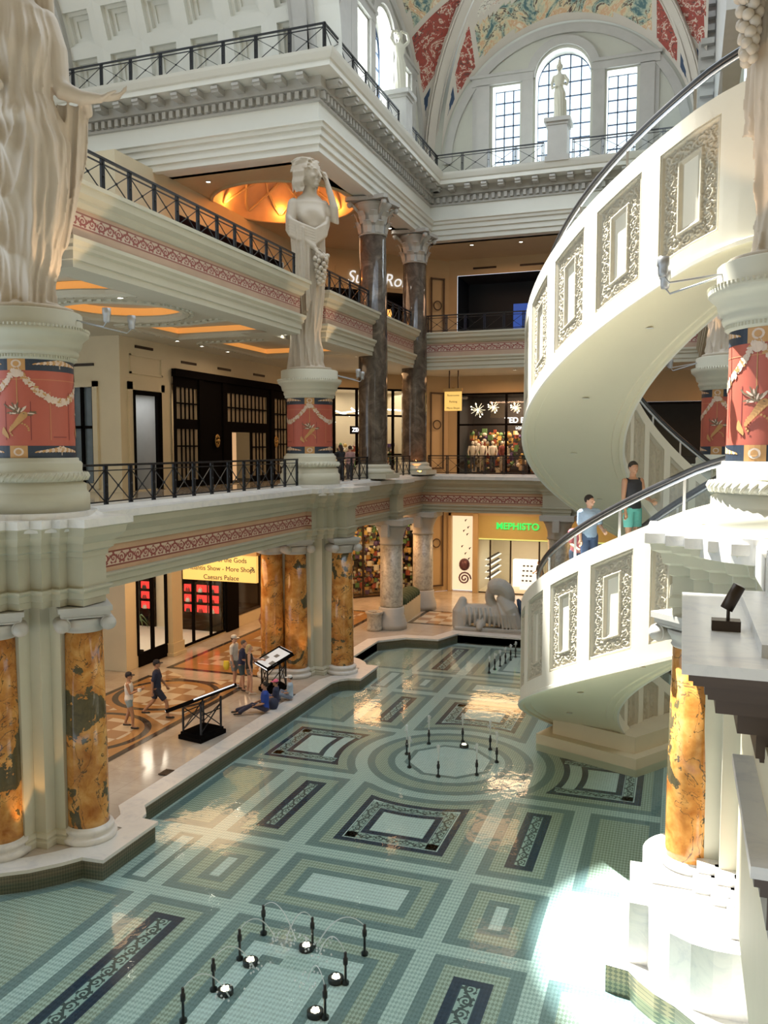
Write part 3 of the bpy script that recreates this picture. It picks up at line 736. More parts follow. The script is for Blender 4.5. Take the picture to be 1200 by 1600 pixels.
room('wall_black_store', [(-19.05, 28.5), (-19.05, 38.9), (-23, 38.9), (-23, 28.5)], 6.6, 11.2, M['darkshop'], M['creamwall'], M['darkshop'], 'interior of the black fronted store')
light('shop_lamp', 'AREA', (-21, 34, 11), 60, (1, .75, .5), 2, (-21, 34, 6))
room('wall_grey_room', [(-19.05, 25.95), (-19.05, 27.7), (-20.6, 27.7), (-20.6, 25.95)], 6.6, 10.4, M['floor'], M['grey_stone'], M['shopwhite'], 'grey lobby behind the tall doorway')
light('shop_lamp', 'AREA', (-19.9, 26.8, 10.2), 16, (.9, .95, 1), .9, (-19.9, 26.8, 6))
room('wall_upper_shop', [(-19.05, 29), (-19.05, 38.5), (-22, 38.5), (-22, 29)], 13.6, 17.4, M['darkshop'], M['darkshop'], M['darkshop'], 'dark upper shop interior')
for k, yy in enumerate((29.9, 31.6, 33.4, 35.1)):
    mb = MB(); mb.box(-20.6, yy-.45, 13.6, -20, yy+.45, 14.7+.15*(k % 2))
    tag(mb.build('display_case', emit('crimson_display_%d' % k, (.45, .03, .06), .8)), ('first', 'second', 'third', 'fourth')[k]+' crimson display case from the left behind the upper balcony railing', 'display case', 'crimson display cases in the upper shop')
c3 = (-22.6, 43.4); 
nd = Vector((-6.5, 6.4)).normalized()*3.2
def dpt(u, w=0, z=0): 
    d = Vector((D1[0]-D0[0], D1[1]-D0[1])).normalized(); n_ = Vector((-d.y, d.x)) * -1
    n_ = Vector((-.7126, .7016)); return (D0[0]+d.x*u+n_.x*w, D0[1]+d.y*u+n_.y*w, z)
def p2(u, w=0): return dpt(u, w)[:2]
room('wall_colour_store', [p2(DL-.5), p2(2.0), p2(2.0, 3.2), p2(DL-.5, 3.2)], 0, 5.0, M['f_tan'], M['bronze'], M['bronze'], 'interior of the colourful gift store')
light('shop_lamp', 'AREA', dpt(3.2, 1.0, 4.9), 170, (1, .62, .34), 2.5, dpt(3.2, 1.4, 0)); light('shop_lamp', 'AREA', dpt(6.3, 1.0, 4.9), 170, (1, .62, .34), 2.5, dpt(6.3, 1.4, 0))
room('wall_suit_store', [p2(DL-.8), p2(2.3), p2(2.3, 3.2), p2(DL-.8, 3.2)], 6.6, 11.35, M['shopwhite'], M['shopcream'], M['shopcream'], 'interior of the menswear store')
light('shop_lamp', 'AREA', dpt(3, 1.5, 11.2), 60, (1, .80, .58), 2.5, dpt(3, 1.5, 0)); light('shop_lamp', 'AREA', dpt(6.2, 1.5, 11.2), 60, (1, .80, .58), 2.5, dpt(6.2, 1.5, 0))
room('wall_sushi_bar', [p2(8.2), p2(1.5), p2(1.5, 2.5), p2(8.2, 2.5)], 13.6, 16.6, M['darkshop'], M['bronze'], M['darkshop'], 'dark restaurant interior')
room('wall_shoe_shop', [(-2, 46.35), (-10.9, 46.35), (-10.9, 51), (-2, 51)], 0, 3.1, M['shopcream'], M['shopcream'], M['shopwhite'], 'interior of the shoe shop')
light('shop_lamp', 'AREA', (-8.5, 48.5, 2.9), 60, (1, .82, .52), 2.5, (-8.5, 48.5, 0)); light('shop_lamp', 'AREA', (-5, 48.5, 2.9), 25, (1, .75, .5), 2.5, (-5, 48.5, 0))
room('wall_fashion_shop', [(-5.5, 46.35), (-12, 46.35), (-12, 50), (-5.5, 50)], 6.65, 11.2, M['f_tan'], M['darkshop'], M['darkshop'], 'dim interior of the fashion shop')
light('shop_lamp', 'AREA', (-9, 47.2, 10.9), 320, (1, .62, .38), 2.5, (-9, 48, 6)); 
room('wall_blue_shop', [(-5.0, 46.35), (-12.1, 46.35), (-12.1, 49), (-5.0, 49)], 13.6, 17.75, M['darkshop'], plain('midnight_blue_wall', (.008, .016, .03), .5, var=.1), M['darkshop'], 'midnight blue closed shop')
room('wall_right_rooms', [(6, 46.35), (-3.5, 46.35), (-3.5, 49), (6, 49)], 6.6, 10.6, M['darkshop'], M['darkshop'], M['darkshop'], 'dark shop right of the fashion shop')
room('wall_right_upper', [(6, 46.35), (-3.5, 46.35), (-3.5, 49), (6, 49)], 13.6, 17.2, M['darkshop'], M['darkshop'], M['darkshop'], 'dark upper shop at the right')

def front(nm, lab, A, B, z0, z1, cols_, rows_, fm, bar=.09, cat='shopfront', skip=()):
    """glazed shopfront A->B (2D points): mullions, transoms and panes"""
    a, b = Vector(A), Vector(B); t = thing(nm, lab, cat, ((a.x+b.x)/2, (a.y+b.y)/2, z0))
    d = b-a; L = d.length; mb = MB()
    for c in cols_: p = a+d*c; mb.beam((p.x, p.y, z0), (p.x, p.y, z1), bar, bar)
    for r in rows_: z = z0+(z1-z0)*r; mb.beam((a.x, a.y, z), (b.x, b.y, z), bar*.9, bar*.8)
    mb.build('mullions', fm, t, world=True)
    cc = sorted(cols_)
    for k in range(len(cc)-1):
        if k in skip: continue
        p, q = a+d*cc[k], a+d*cc[k+1]; g = MB(); g.quad((p.x, p.y, z0), (q.x, q.y, z0), (q.x, q.y, z1), (p.x, p.y, z1)); g.build('pane', M['glass'], t, world=True)
    return t
front('shopfront', 'tall dark framed window of the handbag shop beside the cream wall block', (-19.02, 27.9), (-19.02, 26.0), .45, 4.9, (0, .5, 1), (0, 1), M['black'], .12)
mb = MB(); mb.box(-19.12, 26.0, 0, -18.95, 27.9, .45); tag(mb.build('window_sill_base', M['black']), 'black sill panel under the handbag shop window', 'sill')
front('shopfront', 'wide black framed glazing of the handbag shop with red niches behind', (-19.02, 32.4), (-19.02, 28.6), .1, 4.9, (0, .32, .68, 1), (0, 1), M['black'], .1)
mb = MB(); mb.box(-19.3, 32.4, 0, -18.9, 33.4, 5.2); tag(mb.build('black_pier', M['black']), 'glossy black pier between the handbag shop and the dark shop', 'pier')
mb = MB(); mb.box(-19.1, 27.9, 0, -18.75, 28.6, 5.3); mb.box(-19.1, 27.85, 0, -18.7, 28.65, .5); mb.box(-19.1, 27.8, 0, -18.65, 28.7, .12); tag(mb.build('shop_pilaster', M['creamwall']), 'cream pilaster dividing the handbag shop windows', 'pilaster')
front('shopfront', 'reflective dark shopfront at the far end of the ground floor wall', (-19.02, 37.8), (-19.02, 33.4), .6, 4.4, (0, .5, 1), (0, 1), M['bronze'], .12)
# red niches with bags on the far side wall of the shop
bagm = [plain('white_leather', (.7, .68, .65), .4), plain('black_leather', (.03, .03, .03), .4), plain('red_leather', (.35, .03, .03), .4)]
for dn, (dl, x0, x1, xs) in enumerate((('black display wall with rows of red lit niches at the far end of the handbag shop', -21.75, -19.15, (-21.4, -20.75, -20.1, -19.5)), ('narrow black display wall with red niches seen through the tall shop window', -23.45, -22.6, (-23.05,)))):
    t = thing('display_wall', dl, 'display wall', ((x0+x1)/2, 32.3, 0))
    mb = MB(); mb.box(x0, 32.25, 0, x1, 32.35, 4.6); mb.build('back_panel', M['black'], t, world=True)
    for r in range(3):
        for c, x in enumerate(xs):
            z = .85+r*.46
            mb = MB(); mb.box(x-.25, 32.2, z, x+.25, 32.25, z+.32); mb.build('niche', M['red'], t, world=True)
            b0 = thing('handbag', ('lower', 'middle', 'top')[r]+' row handbag in the '+(('leftmost', 'second', 'third', 'rightmost')[c]+' red niche of the far display wall' if dn == 0 else 'niche behind the tall window'), 'handbag', (x, 32.1, z+.01), radians(90), 'handbags in the red niches')
            mb = MB(); mb.loft([(0, 0, 0, .06, .11), (0, 0, .02, .07, .12), (0, 0, .14, .045, .09), (0, 0, .155, .03, .08)], 16); mb.build('bag_body', bagm[(r*2+c) % 3], b0)
            mb = MB(); mb.tube([(0, .06*cos(k*pi/6), .15+.07*sin(k*pi/6)) for k in range(7)], .008, 5); mb.build('handle', bagm[(r*2+c) % 3], b0)
t = thing('potted_palm', 'small potted palm behind the tall shop window', 'plant', (-19.7, 27.0, 0))
mb = MB(); mb.lathe([(.14, 0), (.2, .35), (.17, .35)], seg=16); mb.build('pot', M['black'], t)
mb = MB(); mb.tube([(0, 0, .3), (.02, .02, 1.0), (0, 0, 1.7)], .025, 6); mb.build('trunk', M['bronze'], t)
mb = MB()
for k in range(14):
    a = k*2.4; e = .2+.5*random.random()
    pts = [Vector((r*cos(a)*.42, r*sin(a)*.42, 1.6+.5*e*r-.45*r*r+(.5 if k % 2 else 0)*.3)) for r in (0, .4, .8, 1.1)]
    sd = Vector((-sin(a), cos(a), 0))*.05
    for j in range(3): mb.quad(pts[j]-sd*(1-j*.3), pts[j]+sd*(1-j*.3), pts[j+1]+sd*(.7-j*.3), pts[j+1]-sd*(.7-j*.3))
mb.build('fronds', plain('palm_leaf', (.08, .16, .05), .5, var=.3), t)
for k, (y, z, hh) in enumerate(((38.15, 2.2, .9), (38.15, 3.5, .9), (38.15, 1.0, .8))):
    mb = MB(); mb.box(-18.95, y-.25, z, -18.9, y+.25, z+hh); tag(mb.build('lit_poster', M['violet']), ('middle', 'top', 'lowest')[k]+' violet lit poster stacked beside the yellow columns', 'poster')
# --- black store, middle level: lattice windows and a door
t = thing('storefront', 'black lacquered storefront with lattice windows on the middle level', 'storefront', (-19, 33.7, 6.6))
mb = MB(); wallplane(mb, (-18.9, 38.9), (-18.9, 28.45), 6.62, 11.25, [[(38.9-y1, z0), (38.9-y0, z0), (38.9-y0, z1), (38.9-y1, z1)] for y0, y1, z0, z1 in ((28.7, 30.2, 6.9, 8.95), (28.7, 30.2, 9.35, 10.6), (32.6, 36.3, 9.35, 10.6), (33.0, 34.6, 6.65, 8.9), (34.9, 36.2, 6.9, 8.9), (37.2, 38.4, 6.9, 10.6))])
for y in (30.4, 32.3, 36.8): mb.box(-18.93, y-.18, 6.62, -18.8, y+.18, 11.2)
mb.box(-18.95, 28.45, 11.0, -18.75, 38.9, 11.3)
mb.build('facade', M['black'], t, world=True)
for (y0, y1, z0, z1, nx, nz) in ((28.7, 30.2, 6.9, 8.95, 5, 3), (28.7, 30.2, 9.35, 10.6, 5, 2), (32.6, 36.3, 9.35, 10.6, 10, 2), (34.9, 36.2, 6.9, 8.9, 4, 3), (37.2, 38.4, 6.9, 10.6, 4, 5)):
    mb = MB()
    for k in range(1, nx): y = y0+(y1-y0)*k/nx; mb.box(-18.93, y-.03, z0, -18.88, y+.03, z1)
    for k in range(1, nz): z = z0+(z1-z0)*k/nz; mb.box(-18.93, y0, z-.03, -18.88, y1, z+.03)
    mb.build('lattice', M['black'], t, world=True)
    mb = MB(); mb.box(-19.0, y0, z0, -18.98, y1, z1); mb.build('shade', plain('pale_blind', (.42, .36, .26), .8, var=.05), t, world=True)
for k, y in enumerate((31.5, 37.0)):
    e = MB(); e.tube([(0, .16*cos(a*pi/8), .26*sin(a*pi/8)) for a in range(17)], .03, 6, cap=False)
    for a in range(8): e.ball((0.02, .12*cos(a*pi/4), .2*sin(a*pi/4)), .045, 8)
    e.ball((0.03, 0, 0), .09, 10); o = e.build('wall_emblem', plain('antique_gold_%d' % k, (.45, .28, .10), .3, .8)); o.location = (-18.75, y, 8.5)
    tag(o, 'gold oval emblem on the black storefront, '+('nearer the lattice windows' if k == 0 else 'beside the statue pedestal'), 'emblem')
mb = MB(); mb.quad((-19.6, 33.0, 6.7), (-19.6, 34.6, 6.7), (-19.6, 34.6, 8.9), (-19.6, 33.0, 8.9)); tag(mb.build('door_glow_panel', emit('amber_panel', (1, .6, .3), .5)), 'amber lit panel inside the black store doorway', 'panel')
# tall doorway with dark frame, and the window with the cream frame
t = thing('doorway_frame', 'dark metal frame of the tall doorway in the cream wall block', 'door frame', (-19, 26.8, 6.6))
mb = MB()
for y in (26.0, 27.65): mb.box(-19.05, y-.06, 6.62, -18.9, y+.06, 10.3)
mb.box(-19.05, 27.45, 6.62, -18.93, 27.7, 10.3); mb.box(-19.05, 25.95, 10.15, -18.9, 27.7, 10.3); mb.build('frame', M['black'], t, world=True)
mb = MB()
for y0, y1, z0, z1 in ((25.7, 25.95, 6.62, 10.6), (27.72, 27.95, 6.62, 10.6), (25.7, 27.95, 10.32, 10.6)): mb.box(-19.0, y0, z0, -18.93, y1, z1)
mb.build('stone_surround', M['creamwall'], t, world=True)
mb = MB()
for y0, y1, z0, z1 in ((25.85, 27.85, 10.9, 10.97), (25.85, 27.85, 11.55, 11.62), (25.85, 25.93, 10.9, 11.6), (27.77, 27.85, 10.9, 11.6)): mb.box(-19, y0, z0, -18.94, y1, z1)
tag(mb.build('sign_panel_frame', M['creamwall']), 'empty moulded sign panel above the tall doorway', 'panel frame')
t = thing('cream_window', 'cream framed gallery window with dark sashes behind the left pedestal', 'window', (-20.7, 25.3, 6.9))
mb = MB()
for x0, x1, z0, z1 in ((-21.4, -21.2, 6.7, 10.6), (-20.15, -19.95, 6.7, 10.6), (-21.4, -19.95, 10.4, 10.6)): mb.box(x0, 25.2, z0, x1, 25.32, z1)
mb.build('surround', M['creamwall'], t, world=True)
mb = MB()
for x in (-21.2, -20.7, -20.2): mb.box(x-.05, 25.3, 6.9, x+.05, 25.4, 10.4)
mb.box(-21.2, 25.3, 8.9, -20.15, 25.4, 9.0); mb.build('sash', M['black'], t, world=True)
mb = MB(); mb.quad((-21.2, 25.42, 6.9), (-20.15, 25.42, 6.9), (-20.15, 25.42, 10.4), (-21.2, 25.42, 10.4)); mb.build('pane', plain('bluish_glass', (.16, .21, .26), .1, var=.3), t, world=True)
t = thing('mannequin', 'dark dressed mannequin standing in the tall grey doorway', 'mannequin', (-19.8, 26.3, 6.6))
mb = MB(); mb.loft([(0, 0, 0, .14, .1), (0, 0, .5, .15, .11), (0, 0, .95, .13, .1), (0, 0, 1.2, .17, .11), (0, 0, 1.42, .18, .1), (0, 0, 1.48, .06, .06)], 16); mb.tube([(-.2, 0, 1.4), (-.24, 0, 1.1), (-.2, -.08, .85)], [.05, .04, .03], 8); mb.tube([(.2, 0, 1.4), (.24, 0, 1.1), (.2, -.08, .85)], [.05, .04, .03], 8); mb.build('dress', M['black'], t)
mb = MB(); mb.ball((0, 0, 1.63), .085, 12, .11); mb.tube([(0, 0, 1.45), (0, 0, 1.56)], .045, 8); mb.build('head', M['shopwhite'], t)
# --- corner store, ground level: colourful merchandise
front('shopfront', 'open glazed front of the colourful gift store behind the stone columns', p2(DL-.5), p2(2.0), .05, 5.0, (0, .33, .5, .75, 1), (0, 1), M['bronze'], .09)
pal = [(.35, .08, .05), (.75, .7, .6), (.05, .04, .04), (.5, .3, .1), (.10, .06, .18), (.12, .25, .1), (.65, .45, .15), (.7, .68, .6)]
pm = [plain('gift_%d' % i, c, .5, var=.15) for i, c in enumerate(pal)]
def clutter(nm, lab, base, n, du, h0, h1, sz, w=.5):
    mb = MB()
    for k in range(n):
        u = random.uniform(*du); z = random.uniform(h0, h1); wdt = random.uniform(0, w); c = Vector(base(u, wdt, z)); s1 = random.uniform(.4, 1)*sz
        if random.random() < .5: mb.ball(c, s1*.6, 8, s1*.6*random.uniform(.6, 1.3), mi=k % 8)
        else: mb.box(c.x-s1*.5, c.y-s1*.5, c.z-s1*.5, c.x+s1*.5, c.y+s1*.5, c.z+s1*.7, mi=k % 8)
    o = mb.build(nm, pm); o['kind'] = 'stuff'; tag(o, lab, 'merchandise'); return o
clutter('gift_merchandise', 'jumble of colourful souvenirs stacked to the ceiling behind the stone columns', lambda u, w, z: dpt(u, .35+w, z), 1100, (2.1, 6.0), .15, 4.85, .24, .9)
clutter('hanging_souvenirs', 'red and dark souvenirs hanging over the counter of the gift store', lambda u, w, z: dpt(u, .5+w, z), 420, (6.0, 8.3), 1.7, 4.9, .24, .8)
for k in range(4):
    mb = MB(); c = dpt(2.6+k*1.0, .5, 3.0+.55*(k % 2)); mb.beam(dpt(2.3+k*1.0, 1.3, 3.3+.4*(k % 2)), dpt(3.1+k*1.0, 1.3, 3.3+.4*(k % 2)), .05, .3)
    tag(mb.build('lit_shelf', M['lit']), ('rightmost', 'second from right', 'third from right', 'leftmost')[k]+' glowing shelf among the gift store souvenirs', 'shelf', 'glowing shelves in the gift store')
t = thing('shop_counter', 'pale lit counter of the gift store left of the nearer stone column', 'counter', dpt(7.1, .5, 0))
mb = MB(); mb.beam(dpt(6.0, .45, .7), dpt(8.2, .45, .7), .5, 1.4); mb.build('front_panel', M['shopwhite'], t, world=True)
mb = MB(); mb.beam(dpt(5.95, .42, 1.43), dpt(8.25, .42, 1.43), .65, .06); mb.build('worktop', M['f_tan'], t, world=True)
# --- corner store, middle level
front('shopfront', 'tall black framed glazing of the menswear store behind the brown columns', p2(DL-.8), p2(2.3), 6.65, 11.35, (0, .22, .44, .62, .8, 1), (0, 1, .25, .7), M['black'], .13)
for k in range(7):
    u = 2.5+k*.75; mb = MB(); a = dpt(u, 1.0+.3*(k % 3), 10.3-.35*(k % 3)); b = dpt(u+1.3, 1.6-.2*(k % 2), 10.4-.3*(k % 2)); mb.beam(a, b, .07, .07)
    tag(mb.build('tube_lamp', M['litcool']), ('first', 'second', 'third', 'fourth', 'fifth', 'sixth', 'seventh')[k]+' slanted glowing tube lamp from the right in the menswear store', 'lamp', 'tube lamps in the menswear store')
clutter('hanging_garments', 'rows of tan and white garments on rails in the menswear store', lambda u, w, z: dpt(u, 1.6+w, z), 190, (2.5, 8.0), 7.0, 8.4, .26, .5)
t = thing('shop_sign', 'small black sign with white store name hanging in the menswear store window', 'sign', dpt(5.3, -.08, 8.9))
mb = MB(); mb.beam(dpt(4.9, -.08, 9.15), dpt(6.1, -.08, 9.15), .06, .42); mb.build('board', M['black'], t, world=True)
M['whiteglow'] = emit('white_letter_glow', (1, 1, 1), 1.6)
dd = Vector(p2(0))-Vector(p2(1)); dd = (dd.x, dd.y, 0)
ptxt('lettering', 'ZEGNA', .30, M['whiteglow'], dpt(5.5, -.13, 9.15), dd, (0, 0, 1), t, font_bold=True)
# --- upper level: restaurant name
t = thing('restaurant_sign', 'white script restaurant name on the ochre wall of the upper level corner', 'sign', dpt(4.9, -.05, 17.2))
mb = MB(); mb.beam(dpt(3.0, .0, 17.25), dpt(6.9, .0, 17.25), .06, .9); mb.build('backing', M['warmwall'], t, world=True)
ptxt('lettering', 'Sushi Roku', .92, emit('sign_letter', (.85, .85, .85), .8), dpt(4.2, -.1, 17.2), dd, (0, 0, 1), t, shear=.25)
mb = MB(); mb.loft([(0, 0, 0, .1, .1), (0, 0, .25, .16, .16), (0, 0, .5, .1, .1)], 12); o = mb.build('amber_lantern', emit('amber_lantern_glow', (1, .42, .1), 1.6)); o.location = dpt(3.4, .7, 15.3); tag(o, 'amber lantern glowing inside the dark restaurant', 'lantern')
# --- back wall, ground level: niche + shoe shop
t = thing('display_niche', 'tall white display niche with climbing ornaments beside the shoe shop', 'display niche', (-11.7, 46.5, 0))
mb = MB(); mb.box(-.65, 0, .05, .65, .06, 4.35); mb.build('back_panel', emit('warm_white_panel', (1, .80, .52), .75), t)
mb = MB(); mb.box(-.8, -.35, 0, -.65, .1, 4.5); mb.box(.65, -.35, 0, .8, .1, 4.5); mb.box(-.8, -.35, 4.35, .8, .1, 4.5); mb.build('frame', M['warmwall'], t)
mb = MB()
for k, (x, z) in enumerate(((.1, 4.1), (.25, 3.7), (0, 3.5), (.2, 3.3), (-.1, 2.6), (.35, 2.5), (.1, 2.2), (.3, 1.9), (0, 1.6))): mb.loft([(x, -.02, z-.1, .01, .02), (x+.02, -.02, z, .05, .03), (x+.12, -.02, z+.05, .01, .01)], 8)
mb.build('wall_ornament', M['bronze'], t)
mb = MB(); mb.tube([(.1+.0*k+.38*(1-k/30)*cos(k*.5), -.15, .75+.38*(1-k/30)*sin(k*.5)) for k in range(26)], .045, 7); mb.ball((.1, -.15, 1.55), .32, 12, .36); mb.build('spiral_sculpture', plain('mauve_metal', (.16, .08, .11), .4, .3), t)
t = thing('shop_fascia', 'yellowish fascia of the shoe shop carrying green store name letters', 'shop sign', (-6.45, 46.3, 3.1))
mb = MB(); mb.box(-4.45, -.02, 0, 4.45, .1, 1.3); mb.build('fascia_board', plain('olive_gold_panel', (.50, .43, .20), .5, var=.05), t)
mb = MB(); mb.box(-4.45, -.06, -.06, 4.45, .05, 0.0); mb.build('light_strip', emit('greenish_yellow_strip', (.75, .8, .25), .7), t)
ptxt('lettering', 'MEPHISTO', .52, emit('green_letter', (.03, .75, .12), 1.0), (-8.55, 46.2, 3.82), (1, 0, 0), (0, 0, 1), t, font_bold=True)
front('shopfront', 'glazed front of the shoe shop below the green letters', (-10.9, 46.33), (-2, 46.33), .02, 3.05, (0, .09, .22, .4, .62, 1), (0, 1), M['bronze'], .08, skip=(2,))
mb = MB(); mb.box(-11.05, 46.0, 0, -10.75, 46.4, 4.5); tag(mb.build('shop_pilaster', M['warmwall']), 'brown pilaster between the white niche and the shoe shop', 'pilaster')
shoe = plain('dark_shoes', (.05, .04, .035), .5)
for r, (x, y, dx, dy) in enumerate(((-10.4, 47.0, 0, 3.2), (-6.2, 50.6, 3.5, 0))):
    t = thing('shoe_rack', ('slanted lit shoe rack along the left wall of the shoe shop', 'lit shoe shelves across the back wall of the shoe shop')[r], 'shoe rack', (x, y, 0))
    for k in range(6 if r else 4):
        z = .7+k*.36
        mb = MB(); mb.beam((0, 0, z), (dx, dy, z), .32, .03); mb.build('shelf', M['lit'] if not r else M['shopwhite'], t)
        s2 = MB()
        for j in range(9):
            p = Vector((dx, dy, 0))*((j+.5)/9); s2.ball((p.x, p.y, z+.06), .09, 8, .05)
        s2.build('shoes', shoe, t)
t = thing('shoe_stand', 'slanted white shoe stand in the middle of the shoe shop', 'shoe stand', (-8.3, 48.2, 0))
mb = MB(); mb.box(-.4, -.3, .0, .4, .3, .3); mb.beam((-.0, -.3, .35), (0, .15, 1.5), .75, .05, up=(0, 1, 0)); mb.build('stand_board', M['lit'], t)
mb = MB()
for r in range(4):
    for c in range(3): mb.ball((-.22+c*.22, -.33+r*.13, .55+r*.27), .08, 8, .05)
mb.build('shoes', shoe, t)
t = thing('cash_desk', 'glowing white cash desk in the shoe shop', 'desk', (-8.6, 49.2, 0)); mb = MB(); mb.box(-.7, -.3, 0, .7, .3, 1.6); mb.build('desk_body', M['lit'], t)
t = thing('display_table', 'low table with shoes at the right of the shoe shop', 'table', (-6.6, 47.6, 0))
mb = MB(); mb.box(-.7, -.4, .6, .7, .4, .66); mb.build('tabletop', M['shopwhite'], t)
for sx in (-.6, .6):
    for sy in (-.3, .3): mb = MB(); mb.box(sx-.03, sy-.03, 0, sx+.03, sy+.03, .6); mb.build('leg', M['bronze'], t)
mb = MB()
for j in range(6): mb.ball((-.5+j*.2, -.1, .71), .09, 8, .05)
mb.build('shoes', shoe, t)
# --- back wall, middle level: fashion shop
front('shopfront', 'dark glazed front of the fashion shop with a party of mannequins', (-12, 46.33), (-5.5, 46.33), 6.7, 11.2, (0, .42, .62, 1), (0, 1, .62), M['black'], .12)
t = thing('shop_sign', 'glowing white store name over the fashion shop windows', 'sign', (-9.0, 46.5, 9.5))
ptxt('lettering', 'TED BAKER', .42, M['whiteglow'], (-8.35, 46.6, 9.72), (1, 0, 0), (0, 0, 1), t, font_bold=True)
ptxt('small_lettering', 'LONDON', .2, M['whiteglow'], (-8.35, 46.6, 9.3), (1, 0, 0), (0, 0, 1), t, font_bold=True)
mq = None
for k, x in enumerate((-11.3, -10.75, -10.15, -9.6, -8.1, -7.3)):
    sk = (.75, .72, .68) if k != 3 else (.2, .05, .05)
    t = thing('mannequin', ('first', 'second', 'third', 'fourth', 'fifth', 'sixth')[k]+' mannequin from the left in the fashion shop window', 'mannequin', (x, 46.9, 6.85), .3*k, 'mannequins in the fashion shop window')
    mb = MB(); mb.loft([(0, 0, .85, .15, .1), (0, 0, 1.05, .13, .1), (0, 0, 1.3, .18, .11), (0, 0, 1.42, .18, .1), (0, 0, 1.48, .06, .06)], 16)
    for s_ in (-1, 1): mb.tube([(.2*s_, 0, 1.4), (.26*s_, -.02, 1.12), (.2*s_, -.1, .9)], [.06, .05, .04], 8)
    mb.build('shirt', plain('mannequin_shirt_%d' % k, sk, .7), t)
    mb = MB()
    for s_ in (-1, 1): mb.tube([(.08*s_, 0, .88), (.09*s_, 0, .45), (.09*s_, 0, .05)], [.085, .07, .05], 8)
    mb.build('trousers', plain('mannequin_trousers_%d' % k, [(.05, .06, .1), (.4, .35, .3)][k % 2], .7), t)
    mb = MB(); mb.ball((0, 0, 1.62), .085, 10, .11); mb.build('head', M['shopwhite'], t)
for k, (x, y, z, r) in enumerate(((-11.0, 46.8, 10.35, .42), (-10.2, 47.2, 10.5, .32), (-8.9, 47.1, 10.45, .3), (-7.9, 47.3, 10.3, .3))):
    t = thing('starburst_lamp', ('largest starburst lamp at the left', 'second starburst lamp', 'third starburst lamp', 'rightmost starburst lamp')[k]+' under the fashion shop ceiling', 'lamp', (x, y, z), 0, 'starburst lamps in the fashion shop')
    mb = MB(); mb.ball((0, 0, 0), .06, 8)
    for j in range(18): a, e = j*2.4, -1+2*(j+.5)/18; q = sqrt(1-e*e); mb.tube([(0, 0, 0), (r*q*cos(a), r*q*sin(a), r*e)], .010, 4); 
    mb.build('rays', emit('starburst_ray_%d' % k, (1, .85, .6), 1.6), t)
    mb = MB()
    for j in range(0, 18, 3): a, e = j*2.4, -1+2*(j+.5)/18; q = sqrt(1-e*e); mb.ball((r*q*cos(a), r*q*sin(a), r*e), .035, 6)
    mb.build('bulbs', M['bulb'], t)
clutter('fashion_displays', 'flowers, tables and lit goods crowding the fashion shop', lambda u, w, z: (-12+u, 47.2+w, z), 420, (.3, 6.2), 6.9, 9.2, .26, 1.6)
# --- back wall, upper level: blue panels
for k in range(2):
    mb = MB(); mb.box(-9.0+k*1.15, 46.6, 14.7, -8.1+k*1.15, 46.65, 16.1); tag(mb.build('blue_panel', emit('blue_panel_glow_%d' % k, (.03, .09, .40), .6)), ('left' if k == 0 else 'right')+' of two dim blue panels in the closed upper shop', 'panel')
# --- hanging yellow signs
def ysign(nm, lab, p, w, h, rows_, sz, rods):
    t = thing(nm, lab, 'sign', p)
    mb = MB(); mb.box(-w/2, -.08, 0, w/2, .08, h); mb.build('light_box', emit('yellow_sign_face', (1, .62, .16), .72), t)
    mb = MB(); mb.box(-w/2-.04, -.12, h, w/2+.04, .12, h+.16); mb.lathe([(.02, h+.16), (.12, h+.2)], seg=8); mb.build('top_moulding', plain('gilt_wood', (.5, .3, .1), .4, .3), t)
    mb = MB()
    for x in rods: mb.beam((x, 0, h+.16), (x, 0, h+rods[0]*0+1.6), .05, .05)
    mb.build('hanging_rods', M['bronze'], t)
    for k, r in enumerate(rows_): ptxt('lettering', r, sz, M['bronze'], (p[0]+w*.03, p[1]-.09, p[2]+h-(k+.6)*h/len(rows_)), (1, 0, 0), (0, 0, 1), t, extrude=.004)
    return t
t = ysign('directional_sign', 'yellow lit directional sign hanging under the balcony on the ground level', (-16.05, 27.0, 3.28), 3.1, 1.0, ['Fountain of the Gods', 'Atlantis Show - More Shops', 'Caesars Palace'], .25, (-1.0, 1.0))
mb = MB(); mb.beam((1.3, -.09, .42), (1.42, -.09, .56), .02, .02); mb.beam((1.32, -.09, .57), (1.43, -.09, .57), .02, .02); mb.beam((1.43, -.09, .45), (1.43, -.09, .57), .02, .02)
mb.beam((-1.3, -.09, .42), (-1.42, -.09, .56), .02, .02); mb.beam((-1.32, -.09, .57), (-1.43, -.09, .57), .02, .02); mb.beam((-1.43, -.09, .45), (-1.43, -.09, .57), .02, .02); mb.build('arrows', M['bronze'], t)
ysign('directional_sign', 'small yellow hanging sign on the middle level left of the fashion shop', (-10.9, 41.0, 10.05), .85, .95, ['Restrooms', 'Parking', 'More Shops'], .14, (-.2, .25))
mb = MB(); mb.box(-19.9, 46.0, 5.0, -19.8, 46.1, 5.1)

